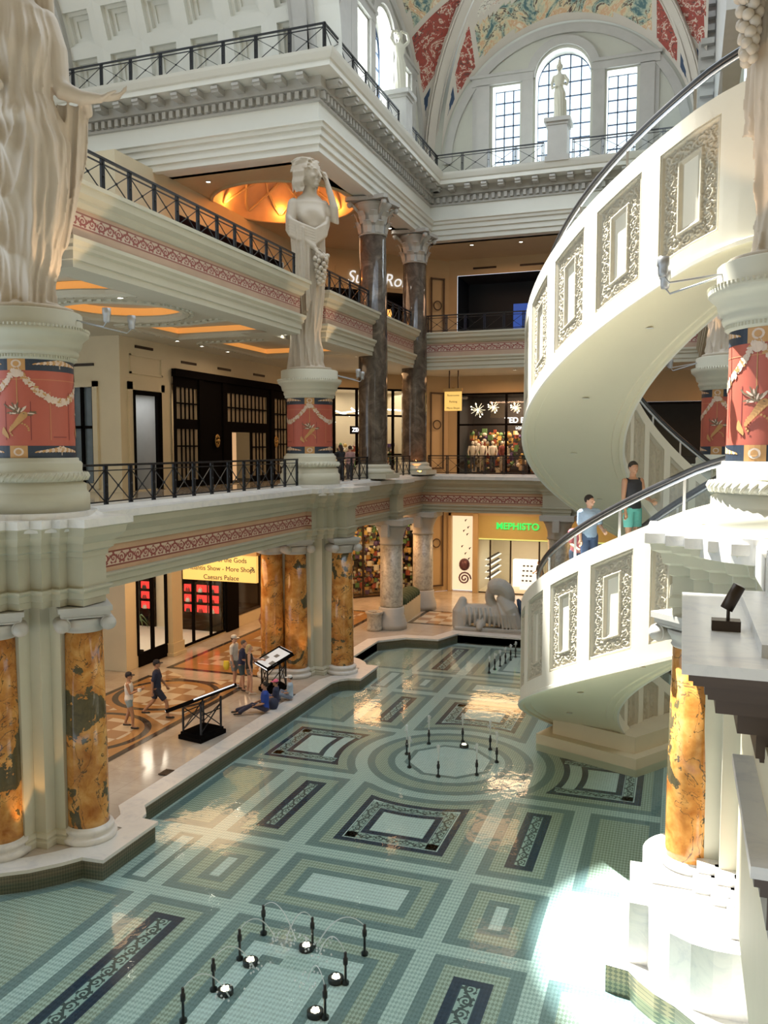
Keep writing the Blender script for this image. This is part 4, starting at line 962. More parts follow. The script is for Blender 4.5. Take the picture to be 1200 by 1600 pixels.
# ================================================================ UPPER WALLS, WINDOWS, VAULT
WZ = 21.45
def palladian(nm_wall, lab, C0, dr, n_in, labn):
    """wall centred on C0 (2D), dr = unit right direction as seen from the court, n_in = unit vector to the outside"""
    c, d, nn_ = Vector(C0), Vector(dr), Vector(n_in)
    def P(u, v, w=0): return (c.x+d.x*u+nn_.x*w, c.y+d.y*u+nn_.y*w, v)
    archp = [(-1.3, 21.6), (1.3, 21.6)]+[(1.3*cos(a*pi/18), 25.9+1.3*sin(a*pi/18)) for a in range(19)]
    side = [[(s*2.05, 21.9), (s*3.4, 21.9), (s*3.4, 25.85), (s*2.05, 25.85)] for s in (-1, 1)]
    mb = MB(); mb.holed([(-8, WZ), (8, WZ), (8, 31), (-8, 31)], [archp]+side, 0, f3=lambda u, v: P(u, v))
    for pl in [archp]+side:
        n = len(pl)
        for k in range(n):
            a, b = pl[k], pl[(k+1) % n]; mb.quad(P(*a), P(*a, .75), P(*b, .75), P(*b), 1)
    # pilasters
    for s in (-1, 1):
        for (u0, u1, w) in ((1.42, 1.95, .14), (3.55, 4.2, .16), (4.2, 4.4, .08)):
            a, b = P(s*u0, WZ, -w), P(s*u1, WZ, 0.02); q = P(s*u1, WZ, -w); 
            pts = [P(s*u0, 0, 0)[:2], P(s*u0, 0, -w)[:2], P(s*u1, 0, -w)[:2], P(s*u1, 0, 0)[:2]]; mb.prism(pts, WZ, 25.95, 2)
        pts = [P(s*1.36, 0, 0)[:2], P(s*1.36, 0, -.24)[:2], P(s*4.5, 0, -.24)[:2], P(s*4.5, 0, 0)[:2]]; mb.prism(pts, 26.28, 26.42, 2)
        pts = [P(s*1.4, 0, 0)[:2], P(s*1.4, 0, -.16)[:2], P(s*4.42, 0, -.16)[:2], P(s*4.42, 0, 0)[:2]]; mb.prism(pts, 25.92, 26.28, 2)
    for k in range(18):   # archivolt
        a0, a1 = k*pi/18, (k+1)*pi/18
        for r0, r1, w in ((1.34, 1.74, .14),):
            A, B, C_, D_ = (r0*cos(a0), 26.0+r0*sin(a0)), (r1*cos(a0), 26.0+r1*sin(a0)), (r1*cos(a1), 26.0+r1*sin(a1)), (r0*cos(a1), 26.0+r0*sin(a1))
            mb.quad(P(*A, -w), P(*B, -w), P(*C_, -w), P(*D_, -w), 2); mb.quad(P(*B, -w), P(*B), P(*C_), P(*C_, -w), 2); mb.quad(P(*A), P(*A, -w), P(*D_, -w), P(*D_), 2)
    for k in range(36):   # lunette arch band
        a0, a1 = k*pi/36, (k+1)*pi/36
        A, B, C_, D_ = (5.45*cos(a0), 22.4+5.45*sin(a0)), (5.85*cos(a0), 22.4+5.85*sin(a0)), (5.85*cos(a1), 22.4+5.85*sin(a1)), (5.45*cos(a1), 22.4+5.45*sin(a1))
        mb.quad(P(*A, -.12), P(*B, -.12), P(*C_, -.12), P(*D_, -.12), 2); mb.quad(P(*A), P(*A, -.12), P(*D_, -.12), P(*D_), 2)
    struct(mb.build(nm_wall, [M['upwall'], M['white'], M['grey_stone']]), lab)
    # window lattices and panes
    for q, (pl, nx) in enumerate(((side[0], 3), (archp, 5), (side[1], 3))):
        mb = MB(); u0 = min(p[0] for p in pl); u1 = max(p[0] for p in pl); z1 = max(p[1] for p in pl)
        def top(u): return z1 if q != 1 else 25.9+sqrt(max(0, 1.69-u*u))
        for k in range(nx+1): u = u0+(u1-u0)*k/nx; tt = top(u); mb.beam(P(u, 21.7, .7), P(u, max(21.8, tt), .7), .055, .055)
        nz = 7 if q != 1 else 8
        for k in range(nz+1):
            z = 21.9+(z1-21.9)*k/nz; hw = (u1-u0)/2 if (q != 1 or z < 25.9) else sqrt(max(.01, 1.69-(z-25.9)**2)); m_ = (u0+u1)/2
            mb.beam(P(m_-hw, z, .7), P(m_+hw, z, .7), .055, .055)
        if q == 1: mb.tube([P(1.3*cos(a*pi/18), 25.9+1.3*sin(a*pi/18), .7) for a in range(19)], .04, 6)
        g = MB(); i = g.av(*[P(u, v, .74) for u, v in pl]); g.face(range(i, i+len(pl)))
        t = bpy.data.objects.new('window_%d' % labn[q], None); COL.objects.link(t); t.location = P((u0+u1)/2, 21.7, .7); struct(t, ('left side', 'arched centre', 'right side')[q]+' window of the '+lab, 'window')
        mb.build('glazing_bars', M['navy_paint'], t, world=True); g.build('pane', M['glass'], t, world=True)
palladian('wall_upper_back', 'upper back wall with three windows', (XC, 42.0), (1, 0), (0, 1), (1, 2, 3))
palladian('wall_upper_left', 'upper left wall with three windows', (-12.75, 35.85), (0, 1), (-1, 0), (4, 5, 6))
# groin vault with painted panels over the back bay
mb = MB(); R = 6.0; cx, cy, cz = XC, 35.95, 22.4
NP, ND = 64, 22
def vmat(ph, d, margin, sv):
    a = abs(ph)
    if margin < .25 or d < .12: return 0
    if sv == 'B':
        if a < 43: return 1 if .25 < d < 1.3 else (3 if 1.55 < d and a < 38 and margin > .5 else 0)
        if 45 < a < 60: return 2
        return 4 if 62 < a < 70 else 0
    if a < 31: return 1 if (.25 < d < 2.4 and margin > .45) else (3 if 2.7 < d and margin > .5 else 0)
    if 33.5 < a < 59: return 2
    return 4 if 61 < a < 70 else 0
for sv in ('B', 'L', 'R'):
    for i in range(NP):
        for j in range(ND):
            q = []
            ph0, ph1 = -90+180*i/NP, -90+180*(i+1)/NP
            for ph, jj in ((ph0, j), (ph1, j), (ph1, j+1), (ph0, j+1)):
                s_ = R*sin(radians(ph)); dmax = R-abs(s_); d = dmax*jj/ND; z = cz+sqrt(max(0, 2*R*R-s_*s_-(R-d)**2))
                if sv == 'B': q.append((cx+s_, cy+R-d, z))
                elif sv == 'L': q.append((cx-6.7+d*6.7/6.0 if False else cx-R-.85+d*(R+.85)/R, cy+s_, z))
                else: q.append((cx+R+.4-d*(R+.4)/R, cy-s_, z))
            pm_ = (ph0+ph1)/2; dmax = R-abs(R*sin(radians(pm_))); dd_ = dmax*(j+.5)/ND
            mb.quad(q[0], q[3], q[2], q[1], vmat(pm_, dd_, dmax-dd_, sv))
struct(mb.build('ceiling_vault', [M['vault'], M['fresco'], M['fresco_red'], M['fresco_pale'], M['navy_paint']]), 'groin vault with painted scenes and red grotesque panels over the back bay')
mb = MB()
for sx in (-1, 1):
    pts = []
    for k in range(22):
        a = k*pi/2/21*.97; s_ = R*cos(a); pts.append((cx+sx*s_*(1.1 if sx < 0 else 1.04), cy+s_, cz+sqrt(max(0, 2*R*R-2*s_*s_))-.04))
    for k in range(21): mb.beam(pts[k], pts[k+1], .42, .16, up=(-sx, -1, -1))
    for off in (-.3, .3): mb.tube([(p[0]+off*.7, p[1]-sx*off*.7, p[2]-.12) for p in pts], .05, 6)
struct(mb.build('trim_11', M['vault']), 'moulded diagonal ribs of the painted vault')
# right side upper wall with bracket courses
mb = MB(); mb.box(.9, 28.5, 21.45, 1.6, 42, 31); mb.box(.2, 41.0, 21.5, .9, 41.9, 31)
for k in range(16): mb.box(.3, 40.7, 22+k*.55, .85, 41.05, 22.25+k*.55)
struct(mb.build('wall_upper_right', M['grey_stone']), 'upper right wall with stacked stone brackets')
# coffered transept vault at the upper left
TY, TZ, TR = 20.2, 21.4, 8.1
def TV(x, s, o=0): a = s/TR; return (x, TY+(TR+o)*cos(a), TZ+(TR+o)*sin(a))
mb = MB(); PX, PS = 1.78, 1.62; x_start = -28.6
NX, NS = 9, 6
for i in range(NX):
    for j in range(NS):
        x0, s0 = x_start+i*PX, .55+j*PS; cxx, cs = x0+PX/2, s0+PS/2
        def sq(h, o): return [TV(cxx-h, cs-h, o), TV(cxx+h, cs-h, o), TV(cxx+h, cs+h, o), TV(cxx-h, cs+h, o)]
        o_ = [TV(x0, s0), TV(x0+PX, s0), TV(x0+PX, s0+PS), TV(x0, s0+PS)]
        lv = [o_, sq(.58, 0), sq(.58, .2), sq(.44, .2), sq(.44, .38), sq(.28, .38), sq(.28, .46)]
        for a, b in zip(lv, lv[1:]):
            for k in range(4): mb.quad(a[k], a[(k+1) % 4], b[(k+1) % 4], b[k])
        mb.quad(*lv[-1])
for x0, x1 in ((-30.5, x_start), (x_start+NX*PX, -11.6)):
    for k in range(20): mb.quad(TV(x0, k*.55), TV(x1, k*.55), TV(x1, k*.55+.55), TV(x0, k*.55+.55))
mb.quad(TV(x_start, 0), TV(-12.6, 0), TV(-12.6, .55), TV(x_start, .55))
struct(mb.build('ceiling_transept', M['white']), 'coffered barrel vault over the left transept')
mb = MB()
for x in (-23.4, -13.0):
    for dx, rr, w in ((0, -.12, .9), (.0, -.25, .5)):
        for k in range(18): 
            a, b = TV(x+dx, k*.62, rr), TV(x+dx, k*.62+.62, rr); mb.beam(a, b, w, .25, up=(0, -1, .2))
mb.box(-13.6, 28.3, 21.4, -12.6, 32.0, 29.5)
struct(mb.build('trim_12', M['grey_stone']), 'grey arch ribs of the transept vault')
# unseen enclosure behind and above the viewer, added to block light
mb = MB(); mb.box(-28, -9, -1, 16, -8.5, 32); mb.box(14, -9, -1, 14.5, 46, 32); mb.box(-28, -8.5, 30.5, 14, 15.0, 31); struct(mb.build('wall_light_block', M['warmwall']), 'unseen walls and ceiling behind the viewer, added to block light')
mb = MB(); mb.box(-30.5, 12, -1, -30, 50, 31); struct(mb.build('wall_far_left', M['creamwall']), 'end wall of the left transept')

# daylight entering through the upper windows
for (x, y, sx, sy, e) in ((XC-2.75, 43.0, 1.3, 4, 90), (XC, 43.0, 2.4, 5, 200), (XC+2.75, 43.0, 1.3, 4, 90)):
    light('window_daylight', 'AREA', (x, y+.1, 24.2), e*1.5, (.88, .94, 1), sx, (x, 30, 22), size_y=sy)
for (y, sx, sy, e) in ((35.85-2.75, 1.3, 4, 110), (35.85, 2.4, 5, 240), (35.85+2.75, 1.3, 4, 110)):
    light('window_daylight', 'AREA', (-13.75, y, 24.4), e*2, (.95, .97, 1), sx, (0, y, 22), size_y=sy)
# ================================================================ PIERS AND COLUMNS
def offp(poly, dx, dy): return [(x+dx, y+dy) for x, y in poly]
def pier(nm, lab, poly, z0, z1):
    t = thing(nm, lab, 'pier', (sum(p[0] for p in poly)/len(poly), sum(p[1] for p in poly)/len(poly), z0))
    mb = MB(); mb.prism(poly, z0, z1); mb.build('shaft', M['stone_l'], t, world=True)
    ar = sum(poly[k][0]*poly[(k+1) % len(poly)][1]-poly[(k+1) % len(poly)][0]*poly[k][1] for k in range(len(poly))); pl = poly if ar > 0 else poly[::-1]
    mb = MB(); mb.sweep([(.0, z0), (.1, z0), (.1, z0+.12), (.06, z0+.15), (.08, z0+.2), (.04, z0+.26), (0, z0+.28)], pl, closed=True)
    mb.build('base_moulding', M['stone_l'], t, world=True); return t
pierA = [(-13.5, 15.0), (-13.5, 13.15), (-12.72, 13.15), (-12.72, 13.12), (-12.42, 13.12), (-12.42, 13.42), (-12.15, 13.42), (-12.15, 13.7), (-11.9, 13.7), (-11.9, 14.0), (-11.82, 14.0), (-11.82, 14.55), (-12.2, 14.55), (-12.2, 15.0)]
pier('clustered_pier', 'pale stone pier of stepped pilasters between the two nearest yellow columns', pierA, 0, 5.1)
pierB = [(-13.6, 28.4), (-13.6, 26.9), (-12.75, 26.9), (-12.75, 27.15), (-12.45, 27.15), (-12.45, 27.4), (-12.1, 27.4), (-12.1, 27.7), (-11.85, 27.7), (-11.85, 28.4)]
pier('clustered_pier', 'pale stone pier of stepped pilasters between the two far yellow columns', pierB, 0, 5.1)
CB = (0.3, 14.72)
pierC = [(-.05+.5, 15.6), (.45, 14.35), (.72, 14.35), (.72, 14.05), (1.0, 14.05), (1.0, 13.8), (1.3, 13.8), (1.3, 13.55), (2.6, 13.55), (2.6, 15.6)]
pier('clustered_pier', 'sunlit pale stone pier of stepped pilasters at the right foreground', pierC, 1.0, 5.6)

def ionic_column(lab, x, y, z0, ztop, r=.42, mat='ochre_marble', face=-45, group='yellow marble ionic columns'):
    t = thing('ionic_column', lab, 'column', (x, y, z0), radians(face+90), group)
    h = ztop-z0
    mb = MB(); mb.lathe([(r*1.32, 0), (r*1.36, .05), (r*1.36, .1), (r*1.28, .13), (r*1.15, .16), (r*1.18, .2), (r*1.24, .24), (r*1.18, .29), (r*1.05, .3), (r*1.02, .33)], seg=36); mb.build('base', M['marble'], t)
    mb = MB(); mb.lathe([(r*1.02, .33), (r, .45), (r*.99, h*.4), (r*.9, h-.55)], seg=40); mb.build('shaft', M[mat], t)
    mb = MB(); mb.lathe([(r*.93, h-.55), (r*.98, h-.52), (r*.93, h-.49), (r*1.0, h-.4), (r*1.12, h-.32), (r*1.12, h-.26)], seg=32)
    mb.box(-r*1.15, -r*1.15, h-.18, r*1.15, r*1.15, h-.1); mb.box(-r*1.25, -r*1.25, h-.1, r*1.25, r*1.25, h)
    mb.tube([(-r*1.05, -r*1.0, h-.21), (r*1.05, -r*1.0, h-.21)], .035, 6)
    cap_ = mb.build('capital', M['grey_stone'], t)
    for sx in (-1, 1):
        mb = MB(); c = (sx*r*1.08, h-.36)
        mb.tube([(c[0], -r*1.02, c[1]), (c[0], r*1.02, c[1])], .15, 16)
        for yy in (-r*1.04, r*1.04):
            sp = [(c[0]+sx*.17*(1-k/26)*cos(pi/2+k*.6*1), yy, c[1]+.17*(1-k/26)*sin(pi/2+k*.6)) for k in range(24)]
            mb.tube(sp, .022, 5)
        mb.build('volute', M['grey_stone'], cap_)
    return t
ionic_column('veined yellow marble column at the left edge of the ledge, nearest to the viewer', -12.85, 12.96, 0, 4.98)
ionic_column('veined yellow marble column right of the near stepped pier, beside the pale coping', -11.66, 14.13, 0, 4.98)
ionic_column('yellow marble column left of the far stepped pier, behind the two seated hats', -12.96, 27.0, 0, 4.98)
ionic_column('yellow marble column right of the far stepped pier, at the corner of the coping', -11.56, 27.96, 0, 4.98)
ionic_column('yellow marble column behind the far stepped pier, its left edge glowing orange', -13.75, 26.7, 0, 4.98)
ionic_column('yellow marble column at the right, standing on the sunlit white plinth', CB[0], CB[1], 1.0, 5.45, face=-135)
ionic_column('yellow marble column cut off by the right edge of the picture under the dark cornice', 1.45, 13.45, 1.0, 5.45, face=-135)
def stone_column(lab, x, y, z0, z1, r):
    t = thing('stone_column', lab, 'column', (x, y, z0), 0, 'pale carved stone columns')
    h = z1-z0
    mb = MB(); mb.lathe([(r*1.35, 0), (r*1.38, .25), (r*1.3, .3), (r*1.32, .38), (r*1.2, .45), (r*1.22, .55), (r*1.12, .62), (r*1.12, .95), (r*1.02, 1.0)], seg=32); mb.build('base', M['grey_stone'], t)
    mb = MB(); mb.lathe([(r*1.0, 1.0), (r, 1.1), (r*.97, h-1.15)], seg=36); mb.build('shaft', M['fossil'], t)
    mb = MB(); mb.lathe([(r*1.0, h-1.15), (r*1.08, h-1.1), (r*1.0, h-1.05), (r*1.02, h-.8), (r*1.25, h-.45), (r*1.5, h-.25)], seg=32); mb.box(-r*1.55, -r*1.55, h-.25, r*1.55, r*1.55, h)
    for s in (-1, 1): mb.box(-r*.3, s*r*1.2, h-.75, r*.3, s*r*1.9, h-.2)
    mb.build('capital', M['grey_stone'], t); return t
stone_column('nearer of the two pale stone columns, with a litter urn at its foot', -12.35, 35.75, 0, 5.0, .52)
stone_column('farther pale stone column at the end of the hedge planter', -12.33, 40.6, 0, 5.0, .52)
stone_column('pale stone column mostly hidden behind the spiral escalator', -5.5, 40.4, 0, 5.0, .52)
def corinthian(lab, x, y, z0, z1, r):
    t = thing('corinthian_column', lab, 'column', (x, y, z0), 0, 'tall brown marble columns')
    h = z1-z0
    mb = MB(); mb.box(-r*1.45, -r*1.45, 0, r*1.45, r*1.45, .2); mb.lathe([(r*1.4, .2), (r*1.42, .32), (r*1.25, .38), (r*1.2, .45), (r*1.25, .52), (r*1.1, .58), (r*1.04, .6)], seg=36); mb.build('base', M['stone_l'], t)
    mb = MB(); mb.lathe([(r*1.02, .6), (r, .8), (r, h*.45), (r*.9, h-1.5)], seg=40); mb.build('shaft', M['brown_marble'], t)
    mb = MB(); mb.lathe([(r*.9, h-1.5), (r*.98, h-1.47), (r*.92, h-1.42), (r*.92, h-.7), (r*1.1, h-.35), (r*1.3, h-.2)], seg=32)
    for tier, (zb, n, hh, rr) in enumerate(((h-1.42, 8, .45, .95), (h-1.05, 8, .48, 1.0))):
        for k in range(n):
            a = 2*pi*(k+.5*tier)/n
            c, s_ = cos(a), sin(a)
            prev = None
            for (q, z, wd) in ((rr*r, zb, .16), (rr*r*1.08, zb+hh*.6, .2), (rr*r*1.28, zb+hh, .15), (rr*r*1.42, zb+hh*.9, .07)):
                cur = [(q*c-s_*wd, q*s_+c*wd, z), (q*c*1.05, q*s_*1.05, z), (q*c+s_*wd, q*s_-c*wd, z)]
                if prev: mb.quad(prev[0], prev[1], cur[1], cur[0]); mb.quad(prev[1], prev[2], cur[2], cur[1])
                prev = cur
    for k in range(4):
        a = pi/4+k*pi/2; c, s_ = cos(a), sin(a)
        mb.tube([(r*1.0*c, r*1.0*s_, h-.62), (r*1.35*c, r*1.35*s_, h-.38), (r*1.7*c, r*1.7*s_, h-.22)], [.05, .07, .06], 7); mb.ball((r*1.72*c, r*1.72*s_, h-.3), .13, 10)
    pts = []
    for k in range(4):
        a = pi/4+k*pi/2; pts.append((r*2.0*cos(a-.07), r*2.0*sin(a-.07))); pts.append((r*2.0*cos(a+.07), r*2.0*sin(a+.07))); b = a+pi/4; pts.append((r*1.22*cos(b), r*1.22*sin(b)))
    mb.prism(pts, h-.16, h); mb.build('capital', M['grey_stone'], t); return t
corinthian('nearer brown marble column with leafy capital right of the grape bearer statue', -12.55, 33.9, 6.9, 18.55, .62)
corinthian('farther brown marble column with leafy capital in the far corner', -12.5, 39.6, 6.9, 18.55, .62)
# ================================================================ PEDESTALS WITH PAINTED DRUMS
M['pred'] = plain('painted_red_ground', (.43, .10, .065), .5, var=.18, scale=1.6)
M['pgold'] = plain('painted_gold', (.50, .27, .10), .5, var=.2, scale=6)
M['pnavy'] = plain('painted_navy', (.022, .034, .055), .5, var=.2)
M['pcream'] = plain('painted_cream', (.66, .52, .42), .6, var=.2, scale=7)
M['pgreen'] = plain('painted_leaf_brown', (.17, .12, .07), .6, var=.3, scale=7)
M['pline'] = plain('painted_line', (.52, .20, .10), .6, var=.1)
M['pshade'] = plain('painted_deep_red_line', (.22, .045, .04), .6, var=.1)
def drum_pedestal(lab, x, y, motif, base_mat='stone_l', ang=0):
    z0 = 6.9; r = .80
    t = thing('drum_pedestal', lab, 'pedestal', (x, y, z0), 0, 'painted round statue pedestals')
    mb = MB(); mb.lathe([(1.06, 0), (1.06, .36), (1.02, .4), (1.0, .44), (1.0, .56), (.93, .6), (.93, .64)], seg=56)
    mb.lathe([(.93, .62), (1.03, .66), (1.05, .72), (1.03, .78), (.94, .8), (.92, .84), (.93, .98), (.9, 1.02), (.86, 1.04), (.86, 1.09), (.82, 1.1)], seg=56, caps=False)
    for k in range(48): a = 2*pi*k/48; mb.tube([(1.02*cos(a), 1.02*sin(a), .66), (1.05*cos(a+.05), 1.05*sin(a+.05), .72), (1.02*cos(a+.1), 1.02*sin(a+.1), .78)], .028, 5)
    mb.build('base', M[base_mat], t)
    mb = MB(); mb.lathe([(r, 1.1), (r, 3.05)], seg=64, caps=False); mb.build('drum', M['pred'], t)
    mb = MB(); mb.lathe([(.82, 3.02), (.86, 3.05), (.86, 3.12), (.9, 3.14), (.92, 3.2), (.9, 3.26), (.96, 3.3), (.98, 3.36), (1.0, 3.45), (1.08, 3.52), (1.12, 3.56), (1.12, 3.64), (1.02, 3.68), (1.0, 3.7), (1.0, 3.98), (.98, 4.0)], seg=56)
    for k in range(90): a = 2*pi*k/90; mb.box(.86*cos(a)-.014, .86*sin(a)-.014, 3.06, .86*cos(a)+.014, .86*sin(a)+.014, 3.11); mb.box(1.12*cos(a)-.016, 1.12*sin(a)-.016, 3.63, 1.12*cos(a)+.016, 1.12*sin(a)+.016, 3.68)
    mb.build('cornice', M[base_mat], t)
    P = MB(); mats_ = [M['pnavy'], M['pgold'], M['pcream'], M['pgreen'], M['pline'], M['pshade']]
    def S_(u, v, o): a = radians(motif)+u/r; return ((r+o)*cos(a), (r+o)*sin(a), v)
    def pq(a, b, c, d, mi, o):
        n = max(1, int(abs(b[0]-a[0])/.08)); 
        for k in range(n):
            f0, f1 = k/n, (k+1)/n; L = lambda p, q, f: (p[0]+(q[0]-p[0])*f, p[1]+(q[1]-p[1])*f)
            P.quad(S_(*L(a, b, f0), o), S_(*L(a, b, f1), o), S_(*L(d, c, f1), o), S_(*L(d, c, f0), o), mi)
    def rc(u0, v0, u1, v1, mi, o=.004): pq((u0, v0), (u1, v0), (u1, v1), (u0, v1), mi, o)
    def blob(u, v, ru, rv, an, mi, o, n=9):
        c, s_ = cos(an), sin(an); pts = [S_(u+ru*cos(2*pi*k/n)*c-rv*sin(2*pi*k/n)*s_, v+ru*cos(2*pi*k/n)*s_+rv*sin(2*pi*k/n)*c, o) for k in range(n)]
        i = P.av(*pts); P.face(range(i, i+n), mi)
    C_ = 2*pi*r/3
    rnd = random.Random(3)
    for m_ in range(3):
        u0 = m_*C_
        for zb, zt in ((1.1, 1.34), (2.80, 3.05)):
            rc(u0-C_/2, zb, u0+C_/2, zt, 0); rc(u0-.17, zb+.0, u0+.17, zt, 1, .007); blob(u0, (zb+zt)/2, .1, .08, 0, 2, .010, 12); blob(u0, (zb+zt)/2, .06, .05, 0, 1, .012, 12)
            for s in (-1, 1):
                for k in range(10): blob(u0+s*(.34+k*.06), (zb+zt)/2+(.006*k), .05, .015+.006*k, s*.3, 2 if k % 2 else 1, .008, 6)
                i = P.av(S_(u0+s*.24, (zb+zt)/2, .007), S_(u0+s*.85, zb+.05, .007), S_(u0+s*.85, zt-.05, .007)); P.face((i, i+1, i+2) if s > 0 else (i, i+2, i+1), 2)
        rc(u0-.62, 1.45, u0-.60, 2.4, 5); rc(u0+.60, 1.45, u0+.62, 2.4, 4); rc(u0-C_/2, 1.5, u0-.7, 1.52, 5); rc(u0+.66, 1.5, u0+C_/2, 1.52, 5)
        rc(u0-C_/2, 2.62, u0+C_/2, 2.635, 4); rc(u0-.25, 1.45, u0-.235, 2.2, 5); rc(u0+.235, 1.45, u0+.25, 2.2, 5)
        # swags
        for s in (-1, 1):
            for k in range(46):
                f = k/45; u = u0+s*(.04+f*(C_/2-.04)); v = 2.80-.60*sin(f*pi/2)**.9
                for _ in range(3): blob(u+rnd.uniform(-.03, .03), v+rnd.uniform(-.07, .07)*(.5+.5*f), .045, .022, rnd.uniform(0, 3), 2 if rnd.random() < .82 else 1, .006+rnd.uniform(0, .006), 7)
        blob(u0, 2.74, .09, .08, 0, 2, .014, 10)
        rc(u0-.008, 2.1, u0+.008, 2.7, 1, .005)
        # bunch with horn
        for k in range(26):
            a = rnd.uniform(-.3, 3.4); q = rnd.uniform(.05, .3); blob(u0+q*cos(a), 1.98+q*.7*sin(a), .075, .016, a+rnd.uniform(-.4, .4), 3 if k % 3 else 2, .006+.0002*k, 7)
        for k in range(9): blob(u0+.10-.028*k*1.1, 1.92-.035*k, .10-.008*k, .07-.005*k, .7, 1, .012+.0004*k, 10)
        for k in range(14): a = k*.3; blob(u0+.18*cos(a)+.02, 1.66+.14*sin(a)-.02, .02, .02, 0, 1, .012, 6)
        for k in range(5): blob(u0-.22-.02*k, 1.55+.02*k, .03, .08, .4-.15*k, 1, .012, 7)
    P.build('painted_ornament', mats_, t)
    # small floodlights on arms
    A = radians(ang); light('statue_floodlight', 'SPOT', (x+1.9*cos(A), y+1.9*sin(A), 10.85), 130, (1, .66, .38), .08, (x, y, 15.0), spot=75)
    for k, da in enumerate((-.13, .13)):
        c, s_ = cos(A+da), sin(A+da); L = .75+.22*k
        mb = MB(); mb.tube([(1.0*c, 1.0*s_, 3.85), ((1+L*.9)*cos(A+da*2), (1+L*.9)*sin(A+da*2), 3.68), ((1+L)*cos(A+da*2), (1+L)*sin(A+da*2), 3.78)], .016, 6); arm_ = mb.build('lamp_arm', M['lampgrey'], t)
        mb = MB(); mb.lathe([(.055, 0), (.07, .05), (.07, .14), (.085, .16), (.085, .28), (.06, .28)], ((1+L)*cos(A+da*2), (1+L)*sin(A+da*2), 3.76), 14); mb.build('floodlight', M['lampgrey'], arm_)
    return t
PED = [(-12.5, 13.8), (-12.5, 27.3), (1.42, 13.85), (1.3, 27.5)]
drum_pedestal('large red painted drum pedestal at the left edge under the robed statue', *PED[0], -68, 'stone', 20)
drum_pedestal('red painted drum pedestal at the far balcony corner under the statue with raised arm', *PED[1], -66, 'stone_l', 25)
drum_pedestal('large sunlit red painted drum pedestal at the right edge', *PED[2], -124, 'stone_l', 192)
drum_pedestal('red painted drum pedestal seen behind the right foreground one, past the spiral', *PED[3], -118, 'stone_l', 186)
# square plinths between drum base and ledge
for k, ((x, y), w) in enumerate(zip(PED, (1.2, 1.15, 1.2, 1.15))):
    mb = MB(); mb.prism(arc(x, y, w, 0, 360, 48)[:-1], 6.55, 6.92); tag(mb.build('pedestal_plinth', M['marble']), ('round plinth slab under the left edge pedestal', 'round plinth slab under the pedestal of the statue with raised arm', 'round plinth slab under the sunlit right edge pedestal', 'round plinth slab under the pedestal behind the spiral')[k], 'plinth')

# ================================================================ RAILINGS
def railing(lab, p0, p1, z0, h=.95, bay=.95, group='black iron balcony railings'):
    a, b = Vector(p0), Vector(p1); L = (b-a).length; n = max(1, round(L/bay)); d = (b-a).normalized(); ang = atan2(d.y, d.x)
    t = thing('balcony_railing', lab, 'railing', (a.x, a.y, z0), ang, group)
    mb = MB(); mb.box(-.05, -.035, h-.05, L+.05, .035, h); mb.build('handrail', M['iron'], t)
    mb = MB(); mb.box(0, -.02, .07, L, .02, .10); mb.box(0, -.02, h-.16, L, .02, h-.135); mb.build('lower_rail', M['iron'], t)
    P = MB(); 
    for s in (-.05, 0, .05): P.box(s-.014, -.022, 0, s+.014, .022, h-.04)
    P.ball((0, -.03, h*.5), .03, 8); P.ball((0, -.03, h-.15), .028, 8); P.ball((0, -.03, .1), .028, 8)
    pm_ = None
    for k in range(n+1):
        if pm_ is None: pm_ = P.build('post', M['iron'], t)
        else: o = pm_.copy(); COL.objects.link(o); o.parent = t; o.location = (L*k/n, 0, 0)
    w = L/n-.1; X = MB()
    X.beam((.05, 0, .1), (.05+w, 0, h-.16), .018, .022, up=(0, 1, 0)); X.beam((.05, .004, h-.16), (.05+w, .004, .1), .018, .022, up=(0, 1, 0)); X.lathe([(.04, -.02), (.04, .02)], (0, 0, 0), 8) if False else None
    X.ball((.05+w/2, 0, (h-.06)/2), .035, 8)
    xm = None
    for k in range(n):
        if xm is None: xm = X.build('cross_panel', M['iron'], t)
        else: o = xm.copy(); COL.objects.link(o); o.parent = t; o.location = (L*k/n, 0, 0)
    return t
zr = 6.88
railing('middle level railing between the left edge pedestal and the far corner pedestal', (-12.45, 15.05), (-12.45, 26.1), zr)
railing('short middle level railing right of the far corner pedestal', (-12.45, 28.5), (-12.45, 32.9), zr)
railing('middle level railing between the two brown marble columns', (-12.45, 34.9), (-12.45, 38.7), zr)
railing('middle level railing along the back balcony before the fashion shop', (-12.0, 40.5), (7.0, 40.5), zr)
railing('middle level railing receding to the right behind the spiral', (.8, 39.6), (.8, 29.0), zr)
zr3 = 13.88
railing('upper level railing from the left statue to the raised arm statue', (-12.5, 15.2), (-12.5, 26.1), zr3, h=.85)
railing('upper level railing between the raised arm statue and the nearer brown column', (-12.5, 28.1), (-12.5, 33.2), zr3, h=.85)
railing('upper level railing between the two brown marble columns', (-12.5, 34.6), (-12.5, 39.0), zr3, h=.85)
railing('upper level railing along the back balcony before the blue shop', (-12.1, 40.5), (7.0, 40.5), zr3, h=.85)
zr4 = 21.5
railing('roof terrace railing facing the viewer at the upper left', (-26.0, 27.05), (-11.75, 27.05), zr4, h=1.0, bay=1.25)
railing('roof terrace railing receding from the corner to the terrace statue', (-11.75, 27.05), (-11.75, 34.9), zr4, h=1.0, bay=1.25)
railing('roof terrace railing receding beyond the terrace statue', (-11.75, 36.3), (-11.75, 40.7), zr4, h=1.0, bay=1.25)
railing('back roof terrace railing left of the window statue', (-11.75, 40.75), (-6.55, 40.75), zr4, h=1.0, bay=1.25)
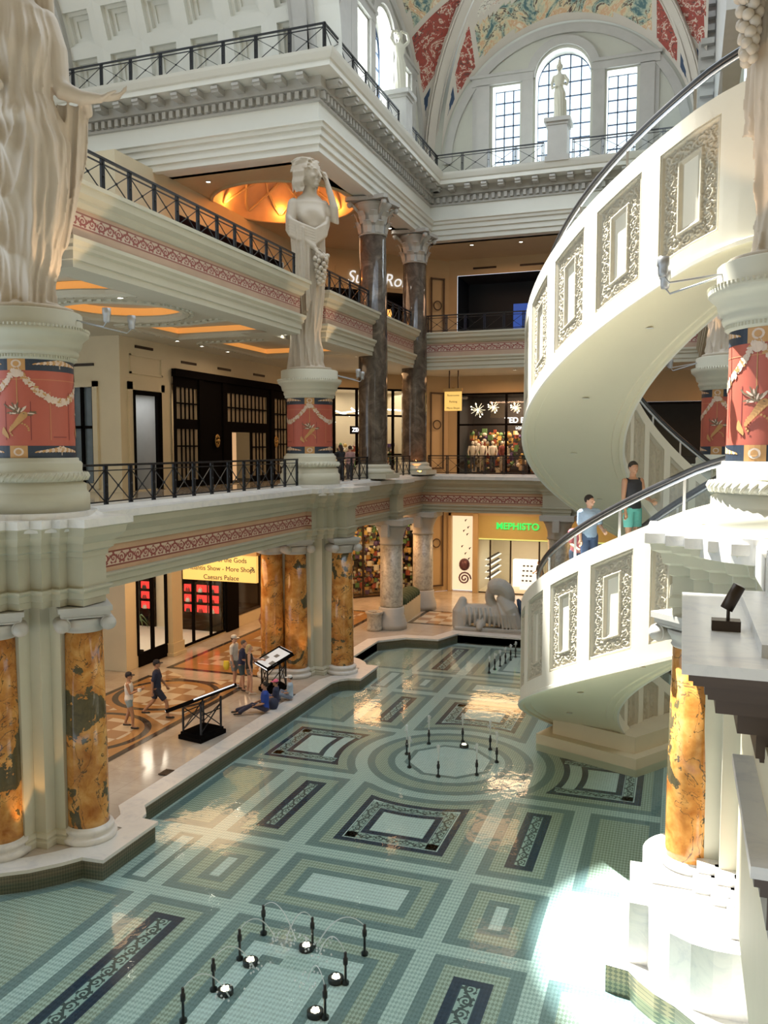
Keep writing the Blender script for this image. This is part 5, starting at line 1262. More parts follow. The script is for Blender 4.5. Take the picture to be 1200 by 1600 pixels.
railing('back roof terrace railing right of the window statue', (-5.15, 40.75), (1.5, 40.75), zr4, h=1.0, bay=1.25)

# right hand side galleries
mb = MB(); er = [(.6, 40.3), (.6, 28.7), (-.4, 28.7), (-.4, 27.9), (-.1, 27.9), (-.1, 27.5), (.2, 27.5), (.2, 27.1), (.6, 27.1), (.6, 26.6), (9, 26.6)]
mb.sweep(prof2, er, mis=mi2); mb.sweep(prof3, [(.6, 40.3), (.6, 29.0), (2.4, 29.0), (2.4, 27.0), (9, 27.0)], mis=[3 if j == 9 else 0 for j in range(len(prof3)-1)])
struct(mb.build('trim_13', [M['stone'], M['frieze'], M['marble'], M['frieze3']]), 'stone entablatures of the galleries behind the spiral')
mb = MB(); mb.prism([(1.0, 27.2), (14, 27.2), (14, 40.5), (1.0, 40.5)], 6.2, 6.6); mb.prism([(2.8, 27.2), (14, 27.2), (14, 40.5), (1.0, 40.5), (1.0, 29.4), (2.8, 29.4)], 12.3, 13.6)
mb.box(7, 27.2, 0, 7.3, 46, 18.6); struct(mb.build('wall_right', M['warmwall']), 'ochre gallery wall and floors at the right behind the spiral')
pierD = [(.3, 28.4), (.3, 27.6), (.6, 27.6), (.6, 27.3), (.9, 27.3), (.9, 27.0), (2.4, 27.0), (2.4, 28.4)]
pier('clustered_pier', 'stone pier under the pedestal behind the spiral', pierD, 0, 5.1)

# ================================================================ RIGHT FOREGROUND: ledge of the middle level, near cornice, plinth
edgeR = [(7.6, 15.9), (-.1, 15.9), (-.1, 14.42), (.22, 14.42), (.22, 14.12), (.5, 14.12), (.5, 13.82), (.82, 13.82), (.82, 13.5), (1.12, 13.5), (1.12, 13.2), (1.5, 13.2), (1.5, 11.0)]
mb = MB(); mb.sweep([(-.5, 5.45), (0, 5.45), (0, 5.58), (.05, 5.6), (.05, 5.75), (.0, 5.8), (0, 6.1), (.06, 6.13), (.06, 6.28), (.16, 6.33), (.2, 6.5), (.34, 6.56), (.36, 6.66), (.44, 6.68), (.44, 6.84), (-.3, 6.86)], edgeR, mis=[0]*13+[1, 1])
struct(mb.build('trim_14', [M['stone_l'], M['marble']]), 'stepped cornice of the middle level at the right foreground')
mb = MB(); mb.prism([(-.1, 15.9), (-.1, 14.42), (.22, 14.42), (.22, 14.12), (.5, 14.12), (.5, 13.82), (.82, 13.82), (.82, 13.5), (1.12, 13.5), (1.12, 13.2), (1.5, 13.2), (1.5, 8), (9, 8), (9, 15.9)], 6.2, 6.87); struct(mb.build('floor_right', M['marble']), 'white middle level ledge at the right')
mb = MB(); mb.prism([(1.0, 12.9), (1.0, 11.4), (6, 11.4), (6, 12.9)], 6.4, 6.83); struct(mb.build('floor_right_step', M['marble']), 'ledge surface between the right pedestal and the near cornice slab')
def stepped(nm, lab, x0, y0, x1, y1, ztop, steps, cat='cornice'):
    t = thing(nm, lab, cat, (x0, y0, ztop))
    mb = MB(); mb.box(x0, y0, ztop-.10, x1, y1, ztop); mb.build('marble_top', M['marble'], t, world=True)
    mb = MB(); z = ztop-.10
    for dx, dz in steps: mb.box(x0+dx, y0+dx, z-dz, x1, y1, z); z -= dz
    mb.build('mouldings', M['taupe'], t, world=True); return t
stepped('near_cornice', 'marble topped cornice block with shade coloured brown mouldings at the right edge nearest the viewer', .04, 7.75, 3.0, 11.65, 6.3, [(.06, .07), (.1, .05), (.2, .1), (.23, .05), (.30, .14), (.46, .03), (.5, .2), (.62, .03), (.68, .25), (.72, .05)])
mb = MB(); mb.box(.72, 8.2, 6.3, 3, 11.3, 6.42); tag(mb.build('ledge_step', M['marble']), 'raised marble step on top of the near cornice block', 'step')
mb = MB(); mb.box(1.0, 8.6, 6.42, 3, 11.2, 6.95); tag(mb.build('parapet_block', M['marble']), 'grey parapet block at the right edge on the raised marble step', 'parapet')
mb = MB(); mb.box(.80, 7.3, 2.2, 3, 11.5, 5.4); tag(mb.build('near_wall', M['creamwall']), 'tan wall face below the near cornice block', 'wall')
stepped('near_cornice', 'lower narrow marble ledge with underside coloured dark as shade at the right edge', .59, 7.0, 3.0, 9.6, 4.9, [(.03, .08), (.08, .1), (.14, .3), (.2, .3)])
t = thing('ledge_spotlight', 'small brown box spotlight standing on the near marble cornice', 'spotlight', (.47, 9.35, 6.3))
mb = MB(); mb.box(-.14, -.09, 0, .14, .09, .11); mb.build('base_box', M['bronze'], t)
mb = MB(); mb.tube([(0.02, 0, .1), (0.02, 0, .24)], .018, 8); mb.build('stem', M['bronze'], t)
mb = MB(); mb.tube([(0, 0, .22), (.12, .02, .47)], .065, 16, cap=False); mb.build('lamp_head', M['bronze'], t)
mb = MB(); mb.lathe([(.055, 0), (.001, .004)], seg=14); o = mb.build('lens', M['marble'], t); o.location = (.122, .02, .475); o.rotation_euler = (0, radians(25), 0)
# plinth of the right pier standing in the pool
pl = [(.9, 16.9)]+arc(.45, 15.35, .95, 90, 195, 10)+[(-.45, 14.78), (-.68, 14.78), (-.62, 13.38), (-.33, 13.37)]+[(-.33+.12, 12.95), (.0, 12.7), (.3, 12.52), (.6, 12.45), (.85, 12.45), (1.25, 12.5), (1.25, 11.6), (4, 11.6), (4, 16.9)]
mb = MB(); mb.prism(pl, -1, 1.0); struct(mb.build('trim_15', M['marble']), 'tall white marble plinth of the right foreground pier')
lg = [(.9, 17.3)]+arc(.45, 15.35, 1.35, 90, 180, 10)+[(-1.05, 15.1), (-.95, 13.2), (-.6, 13.15)]+[(-.45, 12.95), (-.2, 12.7), (.1, 12.5), (.45, 12.15), (.8, 12.0), (1.0, 11.95), (1.0, 11.2), (4, 11.2), (4, 17.3)]
mb = MB(); mb.prism(lg, -1, 0.0, mi=0, side=1); struct(mb.build('trim_16', [M['marble'], M['m_edge']]), 'white coping around the right pier in the pool')
mb = MB()
for (x, y, w) in ((CB[0], CB[1], .62), (.62, 14.2, .2), (.88, 13.9, .2), (1.2, 13.55, .25), (1.45, 13.45, .62)):
    pass
for (x, y) in ((CB[0], CB[1]), (1.45, 13.45)): mb.box(x-.62, y-.62, .95, x+.62, y+.62, 1.16)
for k, (x, y) in enumerate(((.45, 14.3), (.72, 14.0), (1.0, 13.75))):
    mb.box(x-.12, y-.28, .95, x+.42, y+.2, 1.3+.0*k); mb.box(x-.06, y-.2, 1.3, x+.36, y+.2, 1.45)
tag(mb.build('column_plinth_blocks', M['marble']), 'row of white plinth blocks under the sunlit right pier', 'plinth')
# base block under the lower spiral
mb = MB(); mb.prism([(-3.75, 23.55), (-.95, 22.4), (.35, 24.3), (.9, 27.5), (-2.0, 28.0)], -.6, .05, mi=0); mb.prism([(-3.3, 23.7), (-1.0, 22.8), (.1, 24.4), (.6, 27.2), (-1.8, 27.6)], .05, .5, mi=1)
struct(mb.build('trim_17', [M['creamwall'], M['creamwall']]), 'tan stone base where the spiral lands in the pool')

# ================================================================ SPIRAL ESCALATORS
SX, SY, RO, RI = 3.5, 22.0, 7.33, 4.92
TH0, TH1 = 100, 248
def zs(th):
    th = max(TH0, min(TH1, th)); t = radians(th)-pi
    a = 3.188*t-.1415*t*t+.0511*t**3+1.1734
    return a
def zsm(th):   # smooth landings at both ends
    e = 0
    n = 0
    for d in (-6, -3, 0, 3, 6): e += zs(th+d); n += 1
    return e/n
def SP(th, r, dz): a = radians(th); return (SX+r*cos(a), SY+r*sin(a), zsm(th)+dz)
HF = 2.58
def spiral(lab, dz, top):
    t = thing('spiral_escalator', lab, 'escalator', (SX, SY, dz), 0)
    T_ = lambda th, r, z: (SP(th, r, z)[0], SP(th, r, z)[1], SP(th, r, z)[2]+dz)
    a0, a1, n = 88, 258, 85
    ths = [a0+(a1-a0)*k/n for k in range(n+1)]
    # panel openings
    cents = [241.2-11.6*k for k in range(12)]
    hw = 4.3
    edges_ = sorted(set([a0, a1]+[c-hw for c in cents if c-hw > a0]+[c+hw for c in cents if c+hw < a1]+[a0+2*k for k in range(1, int((a1-a0)/2))]))
    def inp(th): return any(abs(th-c) < hw-.01 for c in cents)
    B0, B1 = .36, 2.26
    for nm, r, sgn, bands in (('outer_wall', RO, 1, 1), ('inner_wall', RI, -1, 1)):
        mb = MB()
        def q(th0, th1, z0, z1, rr=None, mi=0):
            rr = rr or r; P = [T_(th0, rr, z0), T_(th1, rr, z0), T_(th1, rr, z1), T_(th0, rr, z1)]
            if sgn > 0: mb.quad(*P, mi)
            else: mb.quad(*P[::-1], mi)
        for e0, e1 in zip(edges_, edges_[1:]):
            if inp((e0+e1)/2): q(e0, e1, -.02, B0); q(e0, e1, B1, HF)
            else: q(e0, e1, -.02, HF)
            # top coping and back face
            P = [T_(e0, r, HF), T_(e1, r, HF), T_(e1, r-sgn*.3, HF), T_(e0, r-sgn*.3, HF)]; mb.quad(*(P if sgn > 0 else P[::-1]))
            P = [T_(e0, r-sgn*.3, HF), T_(e1, r-sgn*.3, HF), T_(e1, r-sgn*.3, 1.9), T_(e0, r-sgn*.3, 1.9)]; mb.quad(*(P if sgn > 0 else P[::-1]))
            # edge mouldings along the bottom
            for (ra, za, rb, zb) in ((0, -.02, .05, -.02), (.05, -.02, .05, .05), (.05, .05, 0, .07)):
                P = [T_(e0, r+sgn*ra, za), T_(e1, r+sgn*ra, za), T_(e1, r+sgn*rb, zb), T_(e0, r+sgn*rb, zb)]; mb.quad(*(P[::-1] if sgn > 0 else P))
        for c in cents:    # reveals
            if c+hw > a1 or c-hw < a0: continue
            for (u0, v0, u1, v1) in ((-hw, B0, hw, B0), (hw, B0, hw, B1), (hw, B1, -hw, B1), (-hw, B1, -hw, B0)):
                m_ = 4
                for k in range(m_):
                    f0, f1 = k/m_, (k+1)/m_; A = (c+u0+(u1-u0)*f0, v0+(v1-v0)*f0); B = (c+u0+(u1-u0)*f1, v0+(v1-v0)*f1)
                    P = [T_(A[0], r, A[1]), T_(A[0], r-sgn*.1, A[1]), T_(B[0], r-sgn*.1, B[1]), T_(B[0], r, B[1])]; mb.quad(*(P if sgn > 0 else P[::-1]))
        mb.build(nm, M['spiral'], t, world=True)
        # relief panels
        for ci, c in enumerate(cents):
            if c+hw > a1 or c-hw < a0: continue
            if sgn > 0 and c < 165: continue
            if sgn < 0 and c > 196: continue
            big = sgn > 0 and c > 170
            NU, NV = (60, 116) if big else (24, 46)
            Wd = 2*radians(hw)*r; H_ = B1-B0
            mb = MB(); base = 0; G = []
            for j in range(NV+1):
                for i in range(NU+1):
                    u, v = i/NU, j/NV; x = u*Wd; y = v*H_
                    de = min(x, Wd-x, y, H_-y)
                    bw = .27
                    if de < .055: h = .075-.02*abs(de-.03)/.03
                    elif de < .075: h = .02
                    elif de < .075+bw-.03:
                        vv = (de-.075)/(bw-.03)
                        if min(x, Wd-x) < min(y, H_-y): uu = y/.42
                        else: uu = x/.42
                        y0 = .5+.24*sin(2*pi*uu); k = 1 if abs(vv-y0) < .07 else 0
                        fu = (uu*2) % 1-.5; rr_ = sqrt(fu*fu*.8+(vv-.5)**2); an = atan2(vv-.5, fu*.9+1e-6); par = 1 if (uu % 1) < .5 else -1
                        if (sin(an*par+rr_*26) > .25 and rr_ < .42) or sin(an*6)*sin(40*rr_) > .6: k = 1
                        h = .035 if k else 0
                        h += .006*sin(37*x)*sin(41*y)
                    elif de < bw+.10: h = .05
                    elif de < bw+.13: h = .015
                    else: h = .0
                    h += -.085
                    th = c-hw+2*hw*u
                    G.append(T_(th, r+sgn*h, B0+H_*v))
            i0 = mb.av(*G)
            for j in range(NV):
                for i in range(NU):
                    a = i0+j*(NU+1)+i; f = (a, a+1, a+NU+2, a+NU+1)
                    u, v = (i+.5)/NU*Wd, (j+.5)/NV*H_; de = min(u, Wd-u, v, H_-v)
                    mb.face(f if sgn > 0 else f[::-1], 1 if de > .415 else 0, None, True)
            mb.build('relief_panel', [M['relief'], M['spiral']], t, world=True)
    # soffit with border mouldings
    mb = MB(); rs = [RI, RI+.08, RI+.1, RI+.26, RI+.28]+[RI+.28+(RO-RI-.56)*k/8 for k in range(1, 8)]+[RO-.28, RO-.26, RO-.1, RO-.08, RO]
    dzs = [-.02, -.02, .03, .03, .06]+[.06]*7+[.06, .03, .03, -.02, -.02]
    for e0, e1 in zip(ths, ths[1:]):
        for k in range(len(rs)-1): mb.quad(T_(e0, rs[k], dzs[k]), T_(e0, rs[k+1], dzs[k+1]), T_(e1, rs[k+1], dzs[k+1]), T_(e1, rs[k], dzs[k]))
    mb.build('soffit', M['soffit'], t, world=True)
    # steps
    mb = MB(); nst = 46
    for k in range(nst):
        th0, th1 = 106+(240-106)*k/nst, 106+(240-106)*(k+1)/nst; z = zsm((th0+th1)/2)+2.3+dz
        P = [(SX+rr*cos(radians(th)), SY+rr*sin(radians(th))) for th, rr in ((th0, RI+.72), (th0, RO-.72), (th1, RO-.72), (th1, RI+.72))]
        mb.prism([(x, y) for x, y in P], z-.25, z)
    mb.build('steps', M['steel'], t, world=True)
    mb = MB()
    for e0, e1 in zip(ths, ths[1:]):
        for ra, rb in ((RI+.3, RI+.72), (RO-.72, RO-.3)): mb.quad(T_(e0, ra, 2.2), T_(e1, ra, 2.2), T_(e1, rb, 2.2), T_(e0, rb, 2.2)[:3]) if False else mb.quad(T_(e0, ra, 2.5), T_(e0, rb, 2.5), T_(e1, rb, 2.5), T_(e1, ra, 2.5))
    mb.build('deck_plates', M['steel'], t, world=True)
    for nm, rr in (('outer', RO-.42), ('inner', RI+.42)):
        g = MB(); hb = 2.5; ht = HF+.72
        for e0, e1 in zip(ths, ths[1:]): g.quad(T_(e0, rr, hb), T_(e1, rr, hb), T_(e1, rr, ht), T_(e0, rr, ht))
        g.build('glass_balustrade', M['glass'], t, world=True)
        mb = MB(); mb.tube([T_(th, rr, ht+.03) for th in ths], .055, 8); mb.build('handrail', M['rubber'], t, world=True)
        mb = MB(); mb.tube([T_(th, rr, ht-.06) for th in ths], .035, 6); mb.build('rail_channel', M['steel'], t, world=True)
        for th in range(96, 256, 12): mb = MB(); mb.beam(T_(th, rr, hb), T_(th, rr, ht-.05), .03, .05); mb.build('glass_joint', M['steel'], t, world=True)
    for th in (135, 158, 181, 204, 227): mb = MB(); p = T_(th, (RI+RO)/2, .05); mb.lathe([(.08, 0), (.08, .012)], (p[0], p[1], p[2]-.012), 12); mb.build('soffit_downlight', M['white'], t, world=True)
    return t
DZ = 6.78
spiral('lower curved escalator with relief panelled walls, landing in the pool', 0, False)
spiral('upper curved escalator with relief panelled walls, rising to the upper gallery', DZ, True)
# upper landing slab of the spiral and the right upper gallery it reaches
mb = MB(); mb.prism([(-.3, 14.6), (9, 10.5), (9, 16.5), (.9, 16.9)], 12.9+.3, 13.5); 
struct(mb.build('floor_upper_right', M['soffit']), 'upper landing of the spiral at the right') if False else None
# ---------------------------------------------------------------- planter, urn, fountain parts
t = thing('hedge_planter', 'long stone planter with clipped dark hedge between the two pale columns', 'planter', (-12.6, 39.2, 0))
mb = MB(); mb.beam((-12.45, 36.6, .45), (-12.65, 39.75, .45), .9, .9); mb.build('trough', M['creamwall'], t, world=True)
mb = MB()
for k in range(7): f = (k+.5)/7; mb.ball((-12.45-.2*f, 36.75+2.9*f, 1.0), .5, 14, .32)
mb.build('hedge', M['hedge'], t, world=True)
t = thing('litter_urn', 'round stone litter urn at the foot of the nearer pale column', 'bin', (-12.9, 35.0, 0))
mb = MB(); mb.lathe([(.33, 0), (.36, .1), (.34, .15), (.34, .7), (.4, .78), (.42, .85), (.3, .85), (.28, .75), (.01, .74)], seg=28); mb.build('urn_body', M['fossil'], t)
mb = MB(); mb.lathe([(.29, .76), (.01, .77)], seg=20); mb.build('black_insert', M['black'], t)
def jet(lab, x, y, h, grp, arcdir=None, nz=.22):
    t = thing('fountain_nozzle', lab, 'fountain nozzle', (x, y, PZ), 0, grp)
    mb = MB(); mb.lathe([(.06, 0), (.06, .05), (.022, .08), (.022, nz), (.04, nz+.02), (.04, nz+.12), (.025, nz+.14), (.025, nz+.22)], seg=12); mb.build('nozzle', M['iron'], t)
    z0 = nz+.2
    mb = MB()
    if arcdir is None:
        mb.tube([(0, 0, z0), (0, 0, z0+h*.6), (0, 0, z0+h)], [.016, .026, .045], 8)
        for k in range(10): mb.ball((random.uniform(-.07, .07), random.uniform(-.07, .07), z0+h*random.uniform(.55, 1.05)), .016, 6)
    else:
        dx, dy = arcdir; pts = [(dx*f, dy*f, z0+h*4*f*(1-f)-(z0-.2)*f) for f in [k/10 for k in range(11)]]
        mb.tube(pts, [.007+.006*k/10 for k in range(11)], 6)
        for k in range(12): mb.ball((dx+random.uniform(-.22, .22), dy+random.uniform(-.22, .22), .22+random.uniform(0, .05)), .02, 6)
    mb.build('water_jet', M['jet'], t)
names = ['front left', 'left', 'back left', 'back', 'back right', 'right', 'front right', 'front']
for k, (x, y) in enumerate(((-6.76, 21.07), (-7.13, 21.98), (-6.78, 22.99), (-5.89, 23.48), (-4.99, 23.13), (-4.61, 22.23), (-4.92, 21.16), (-5.85, 20.72))):
    jet(names[k]+' jet of the round fountain basin', x, y, .42, 'jets of the round fountain')
nf = ['left of the back row', 'centre of the back row', 'right of the back row', 'back one on the left side', 'middle one on the left side', 'back one on the right side', 'middle one on the right side', 'front one on the left side']
for k, (x, y, d) in enumerate(((-6.82, 12.78, (.75, -.25)), (-5.84, 12.72, (-.35, -.35)), (-4.91, 12.82, (-.75, -.3)), (-6.85, 11.98, (.5, .4)), (-6.84, 11.12, (.5, .45)), (-4.92, 11.98, (-.6, .3)), (-4.9, 11.11, (-.5, .45)), (-6.89, 10.33, (.5, .5)))):
    jet('foreground fountain nozzle, '+nf[k], x, y, .3, 'nozzles of the foreground fountain', d, nz=.32)
for k, (x, y) in enumerate(((-6.62, 11.93), (-6.63, 11.12), (-5.91, 12.62), (-5.09, 11.99), (-5.07, 11.13), (-5.75, 23.1))):
    t = thing('pool_light', ('back left foreground', 'front left foreground', 'back centre foreground', 'back right foreground', 'front right foreground', 'round basin')[k]+' underwater fountain light', 'pool light', (x, y, PZ))
    mb = MB(); mb.lathe([(.13, 0), (.13, .08), (.1, .1), (.1, .06), (.01, .06)], seg=18); mb.build('housing', M['iron'], t)
    mb = MB()
    for j in range(5): a = j*2*pi/5; mb.ball((.045*cos(a), .045*sin(a), .09), .028, 6)
    mb.build('bulb', emit('pool_bulb_%d' % k, (1, .8, .55), 5), t)
rf = ['nearest', 'second', 'third', 'fourth', 'fifth', 'farthest']
for k in range(6): jet(rf[k]+' nozzle in the slanting row of the far fountain', -6.8+.1*k, 31.2+.55*k, .22, 'nozzles of the far fountain')
# spill splash patches
for k, (x, y, r) in enumerate(((-6.15, 12.5, .22), (-5.2, 12.5, .2), (-6.3, 11.55, .22), (-5.45, 12.25, .2), (-5.45, 11.55, .2))):
    pass
# directory kiosks
def kiosk(lab, x, y, rz, w, dpt_, slope_tex):
    t = thing('directory_stand', lab, 'directory stand', (x, y, 0), rz, 'slanted mall directories')
    mb = MB(); mb.box(-w*.28, -.42, 0, w*.28, .42, .12); mb.box(-w*.25, -.38, .12, w*.25, .38, .2); mb.build('base', M['black'], t)
    for sx in (-1, 1):
        for sy in (-1, 1): mb = MB(); mb.beam((sx*w*.22, sy*.33, .18), (sx*w*.22, sy*.33, .98+.12*sy), .045, .045); mb.build('leg', M['iron'], t)
    mb = MB()
    for sy in (-1, 1):
        mb.beam((-w*.22, sy*.33, .25), (w*.22, sy*.33, .9), .025, .025); mb.beam((w*.22, sy*.33, .25), (-w*.22, sy*.33, .9), .025, .025); mb.beam((-w*.22, sy*.33, .75), (w*.22, sy*.33, .75), .025, .025)
    for sx in (-1, 1): mb.beam((sx*w*.22, -.33, .25), (sx*w*.22, .33, .9), .025, .025)
    mb.build('cross_brace', M['iron'], t)
    an = radians(24); c, s_ = cos(an), sin(an)
    def Q(u, v, h): return (u, v*c-h*s_, 1.12+v*s_+h*c)
    mb = MB(); 
    def bx(u0, v0, h0, u1, v1, h1, m_):
        i = m_.av(*[Q(u, v, h) for h in (h0, h1) for u, v in ((u0, v0), (u1, v0), (u1, v1), (u0, v1))])
        for f in ((0, 3, 2, 1), (4, 5, 6, 7), (0, 1, 5, 4), (1, 2, 6, 5), (2, 3, 7, 6), (3, 0, 4, 7)): m_.face([i+k for k in f])
    bx(-w/2, -.52, -.07, w/2, .52, 0, mb)
    for a in ((-w/2, -.52, 0, w/2, -.46, .04), (-w/2, .46, 0, w/2, .52, .04), (-w/2, -.52, 0, -w/2+.06, .52, .04), (w/2-.06, -.52, 0, w/2, .52, .04)): bx(*a, mb)
    mb.build('desk_frame', M['black'], t)
    g = MB(); bx(-w/2+.06, -.46, .002, w/2-.06, .46, .012, g); map_ = g.build('map_panel', emit('lit_map_%s' % w, (.62, .66, .68), .55), t)
    g = MB(); bx(-.1, .05, .013, .15, .2, .016, g); bx(-.5, -.2, .013, -.2, -.05, .016, g); bx(.2, -.3, .013, .6, -.12, .016, g); g.build('map_drawing', plain('map_ink_%s' % w, (.12, .16, .2), .5), map_)
    g = MB(); bx(-w/2, -.535, -.02, w/2, -.52, .02, g); bx(-w/2+.1, .52, .0, w/2-.1, .532, .035, g); g.build('edge_light_strip', emit('edge_strip_%s' % w, (.8, .82, .85), .9), t)
    return t
kiosk('black slanted directory stand alone on the paving near the walking couple', -12.72, 20.3, radians(-100), 1.9, 1, 0)
kiosk('black slanted directory stand with lit map read by the standing group', -12.85, 25.0, radians(-40), 1.15, 1, 0)
# ================================================================ STATUES
def cr(tab, z):
    """smooth interpolation in a table [(z, ...)]"""
    if z <= tab[0][0]: return tab[0][1:]
    for a, b in zip(tab, tab[1:]):
        if z <= b[0]:
            f = (z-a[0])/(b[0]-a[0]); f = f*f*(3-2*f); return tuple(p+(q-p)*f for p, q in zip(a[1:], b[1:]))
    return tab[-1][1:]
def ridge(x): return (1-abs(sin(x)))**1.4
def sst(x): x = max(0., min(1., x)); return x*x*(3-2*x)
def bust(a, q, zc, sep_, h, w=.3): return sum(h*math.exp(-((a+pi/2+s*sep_)/.27)**2-((q-zc)/w)**2) for s in (-1, 1))
def drape(mb, tab, z0, z1, nz, nseg, fold, a0=0, a1=2*pi):
    full = abs(a1-a0-2*pi) < 1e-6; base = len(mb.v); n = nseg if full else nseg+1
    for j in range(nz+1):
        z = z0+(z1-z0)*j/nz; cx_, cy_, rx, ry = cr(tab, z)
        for k in range(n):
            a = a0+(a1-a0)*k/nseg; f = fold(a, z)
            mb.v.append((cx_+(rx+f)*cos(a), cy_+(ry+f)*sin(a), z))
    for j in range(nz):
        for k in range(nseg):
            k2 = (k+1) % n if full else k+1
            mb.face((base+j*n+k, base+j*n+k2, base+(j+1)*n+k2, base+(j+1)*n+k), 0, None, True)
    if full: mb.face([base+k for k in range(n)][::-1]); mb.face([base+nz*n+k for k in range(n)])
def hand(mb, w, d, up, L, curl=.3, sp=1.0):
    """palm at w pointing along d; up = back of hand"""
    w, d, up = Vector(w), Vector(d).normalized(), Vector(up).normalized(); s = d.cross(up).normalized(); up = s.cross(d).normalized()
    mb.tube([w, w+d*L*.25, w+d*L*.48], [L*.15, L*.21, L*.2], 10, flat=.55)
    for k, (o, ln) in enumerate(((-.165, .40), (-.055, .5), (.055, .47), (.165, .36))):
        p0 = w+d*L*.46+s*o*L; dd = (d+s*o*.5*sp).normalized(); pts = [p0]; c = 0
        for j in range(3): c += curl*(.6+.4*j); pts.append(pts[-1]+(dd*cos(c)-up*sin(c))*L*ln*(.42, .33, .25)[j])
        mb.tube(pts, [L*.058, L*.052, L*.046, L*.036], 7)
    p0 = w+d*L*.14-s*L*.15; mb.tube([p0, p0+(d*.6-s*.8).normalized()*L*.2-up*L*.05, p0+(d*.9-s*.55).normalized()*L*.42-up*L*.1], [L*.07, L*.058, L*.042], 7)
def statue_head(mb, c, R, face, tilt=0, hair=True):
    """c centre, R half height, face = unit 2D direction of the gaze"""
    c = Vector(c); f = Vector((face[0], face[1], -tilt)).normalized(); s = Vector((-face[1], face[0], 0)).normalized(); u = f.cross(s)*-1 if f.cross(s).z < 0 else f.cross(s)
    def P(a, b, h): return c+f*a*R+s*b*R+u*h*R
    def ell(p, ra, rb, rh, seg=20):
        n = 12; base = len(mb.v); p = Vector(p)
        for j in range(n+1):
            t = pi*j/n; q = max(sin(t), .02)
            for k in range(seg):
                a = 2*pi*k/seg; v = p+f*(ra*R*q*cos(a))+s*(rb*R*q*sin(a))-u*(rh*R*cos(t)); mb.v.append(tuple(v))
        for j in range(n):
            for k in range(seg): mb.face((base+j*seg+k, base+j*seg+(k+1) % seg, base+(j+1)*seg+(k+1) % seg, base+(j+1)*seg+k), 0, None, True)
    ell(P(0, 0, .05), .78, .66, .92)
    if hair: ell(P(-.24, 0, .14), .84, .86, .96)
    ell(P(.22, 0, -.32), .5, .46, .58)       # skull, jaw
    ell(P(.60, 0, -.72), .17, .2, .15)                                          # chin
    mb.tube([P(.78, 0, .12), P(.9, 0, -.12), P(.95, 0, -.24)], [R*.06, R*.085, R*.11], 8)
    ell(P(.76, 0, -.46), .1, .2, .05); ell(P(.74, 0, -.56), .1, .16, .06)       # lips
    for q in (-1, 1):
        ell(P(.63, q*.27, .06), .1, .13, .07); ell(P(.68, q*.28, .2), .1, .2, .05); ell(P(.52, q*.36, -.25), .18, .16, .2)
        ell(P(0, q*.66, -.05), .14, .06, .2)
    if hair:
        rnd = random.Random(5)
        for k in range(70):     # waves of hair swept back
            b = rnd.uniform(-1, 1); h0 = rnd.uniform(.15, .9)
            x0 = .62*sqrt(max(0, 1-h0*h0*.7))*sqrt(max(0, 1-b*b*.75)); pts = []
            for j in range(6):
                t = j/5; aa = x0*(1-t)-.95*t; bb = b*.72*(1+.1*sin(6*t+k)); hh = h0+.25*sin(pi*t)*(1-h0)-.1*t+.03*sin(9*t+k)
                pts.append(P(aa, bb, hh))
            mb.tube(pts, [R*.07, R*.11, R*.12, R*.12, R*.11, R*.06], 6)
        for q in (-1, 1):       # locks falling to the shoulders
            for k in range(20):
                a0_ = rnd.uniform(-.75, .2); w_ = .06*sin(k*1.7); pts = [P(a0_, q*.62, .3), P(a0_-.04+w_, q*.80, 0), P(a0_-.1-w_, q*.70, -.3), P(a0_-.1+w_, q*.78, -.65), P(a0_-.14-w_, q*(.66+w_), -.95), P(a0_-.1+w_, q*.7, -1.25)]
                mb.tube(pts, [R*.07, R*.09, R*.085, R*.08, R*.07, R*.04], 7)

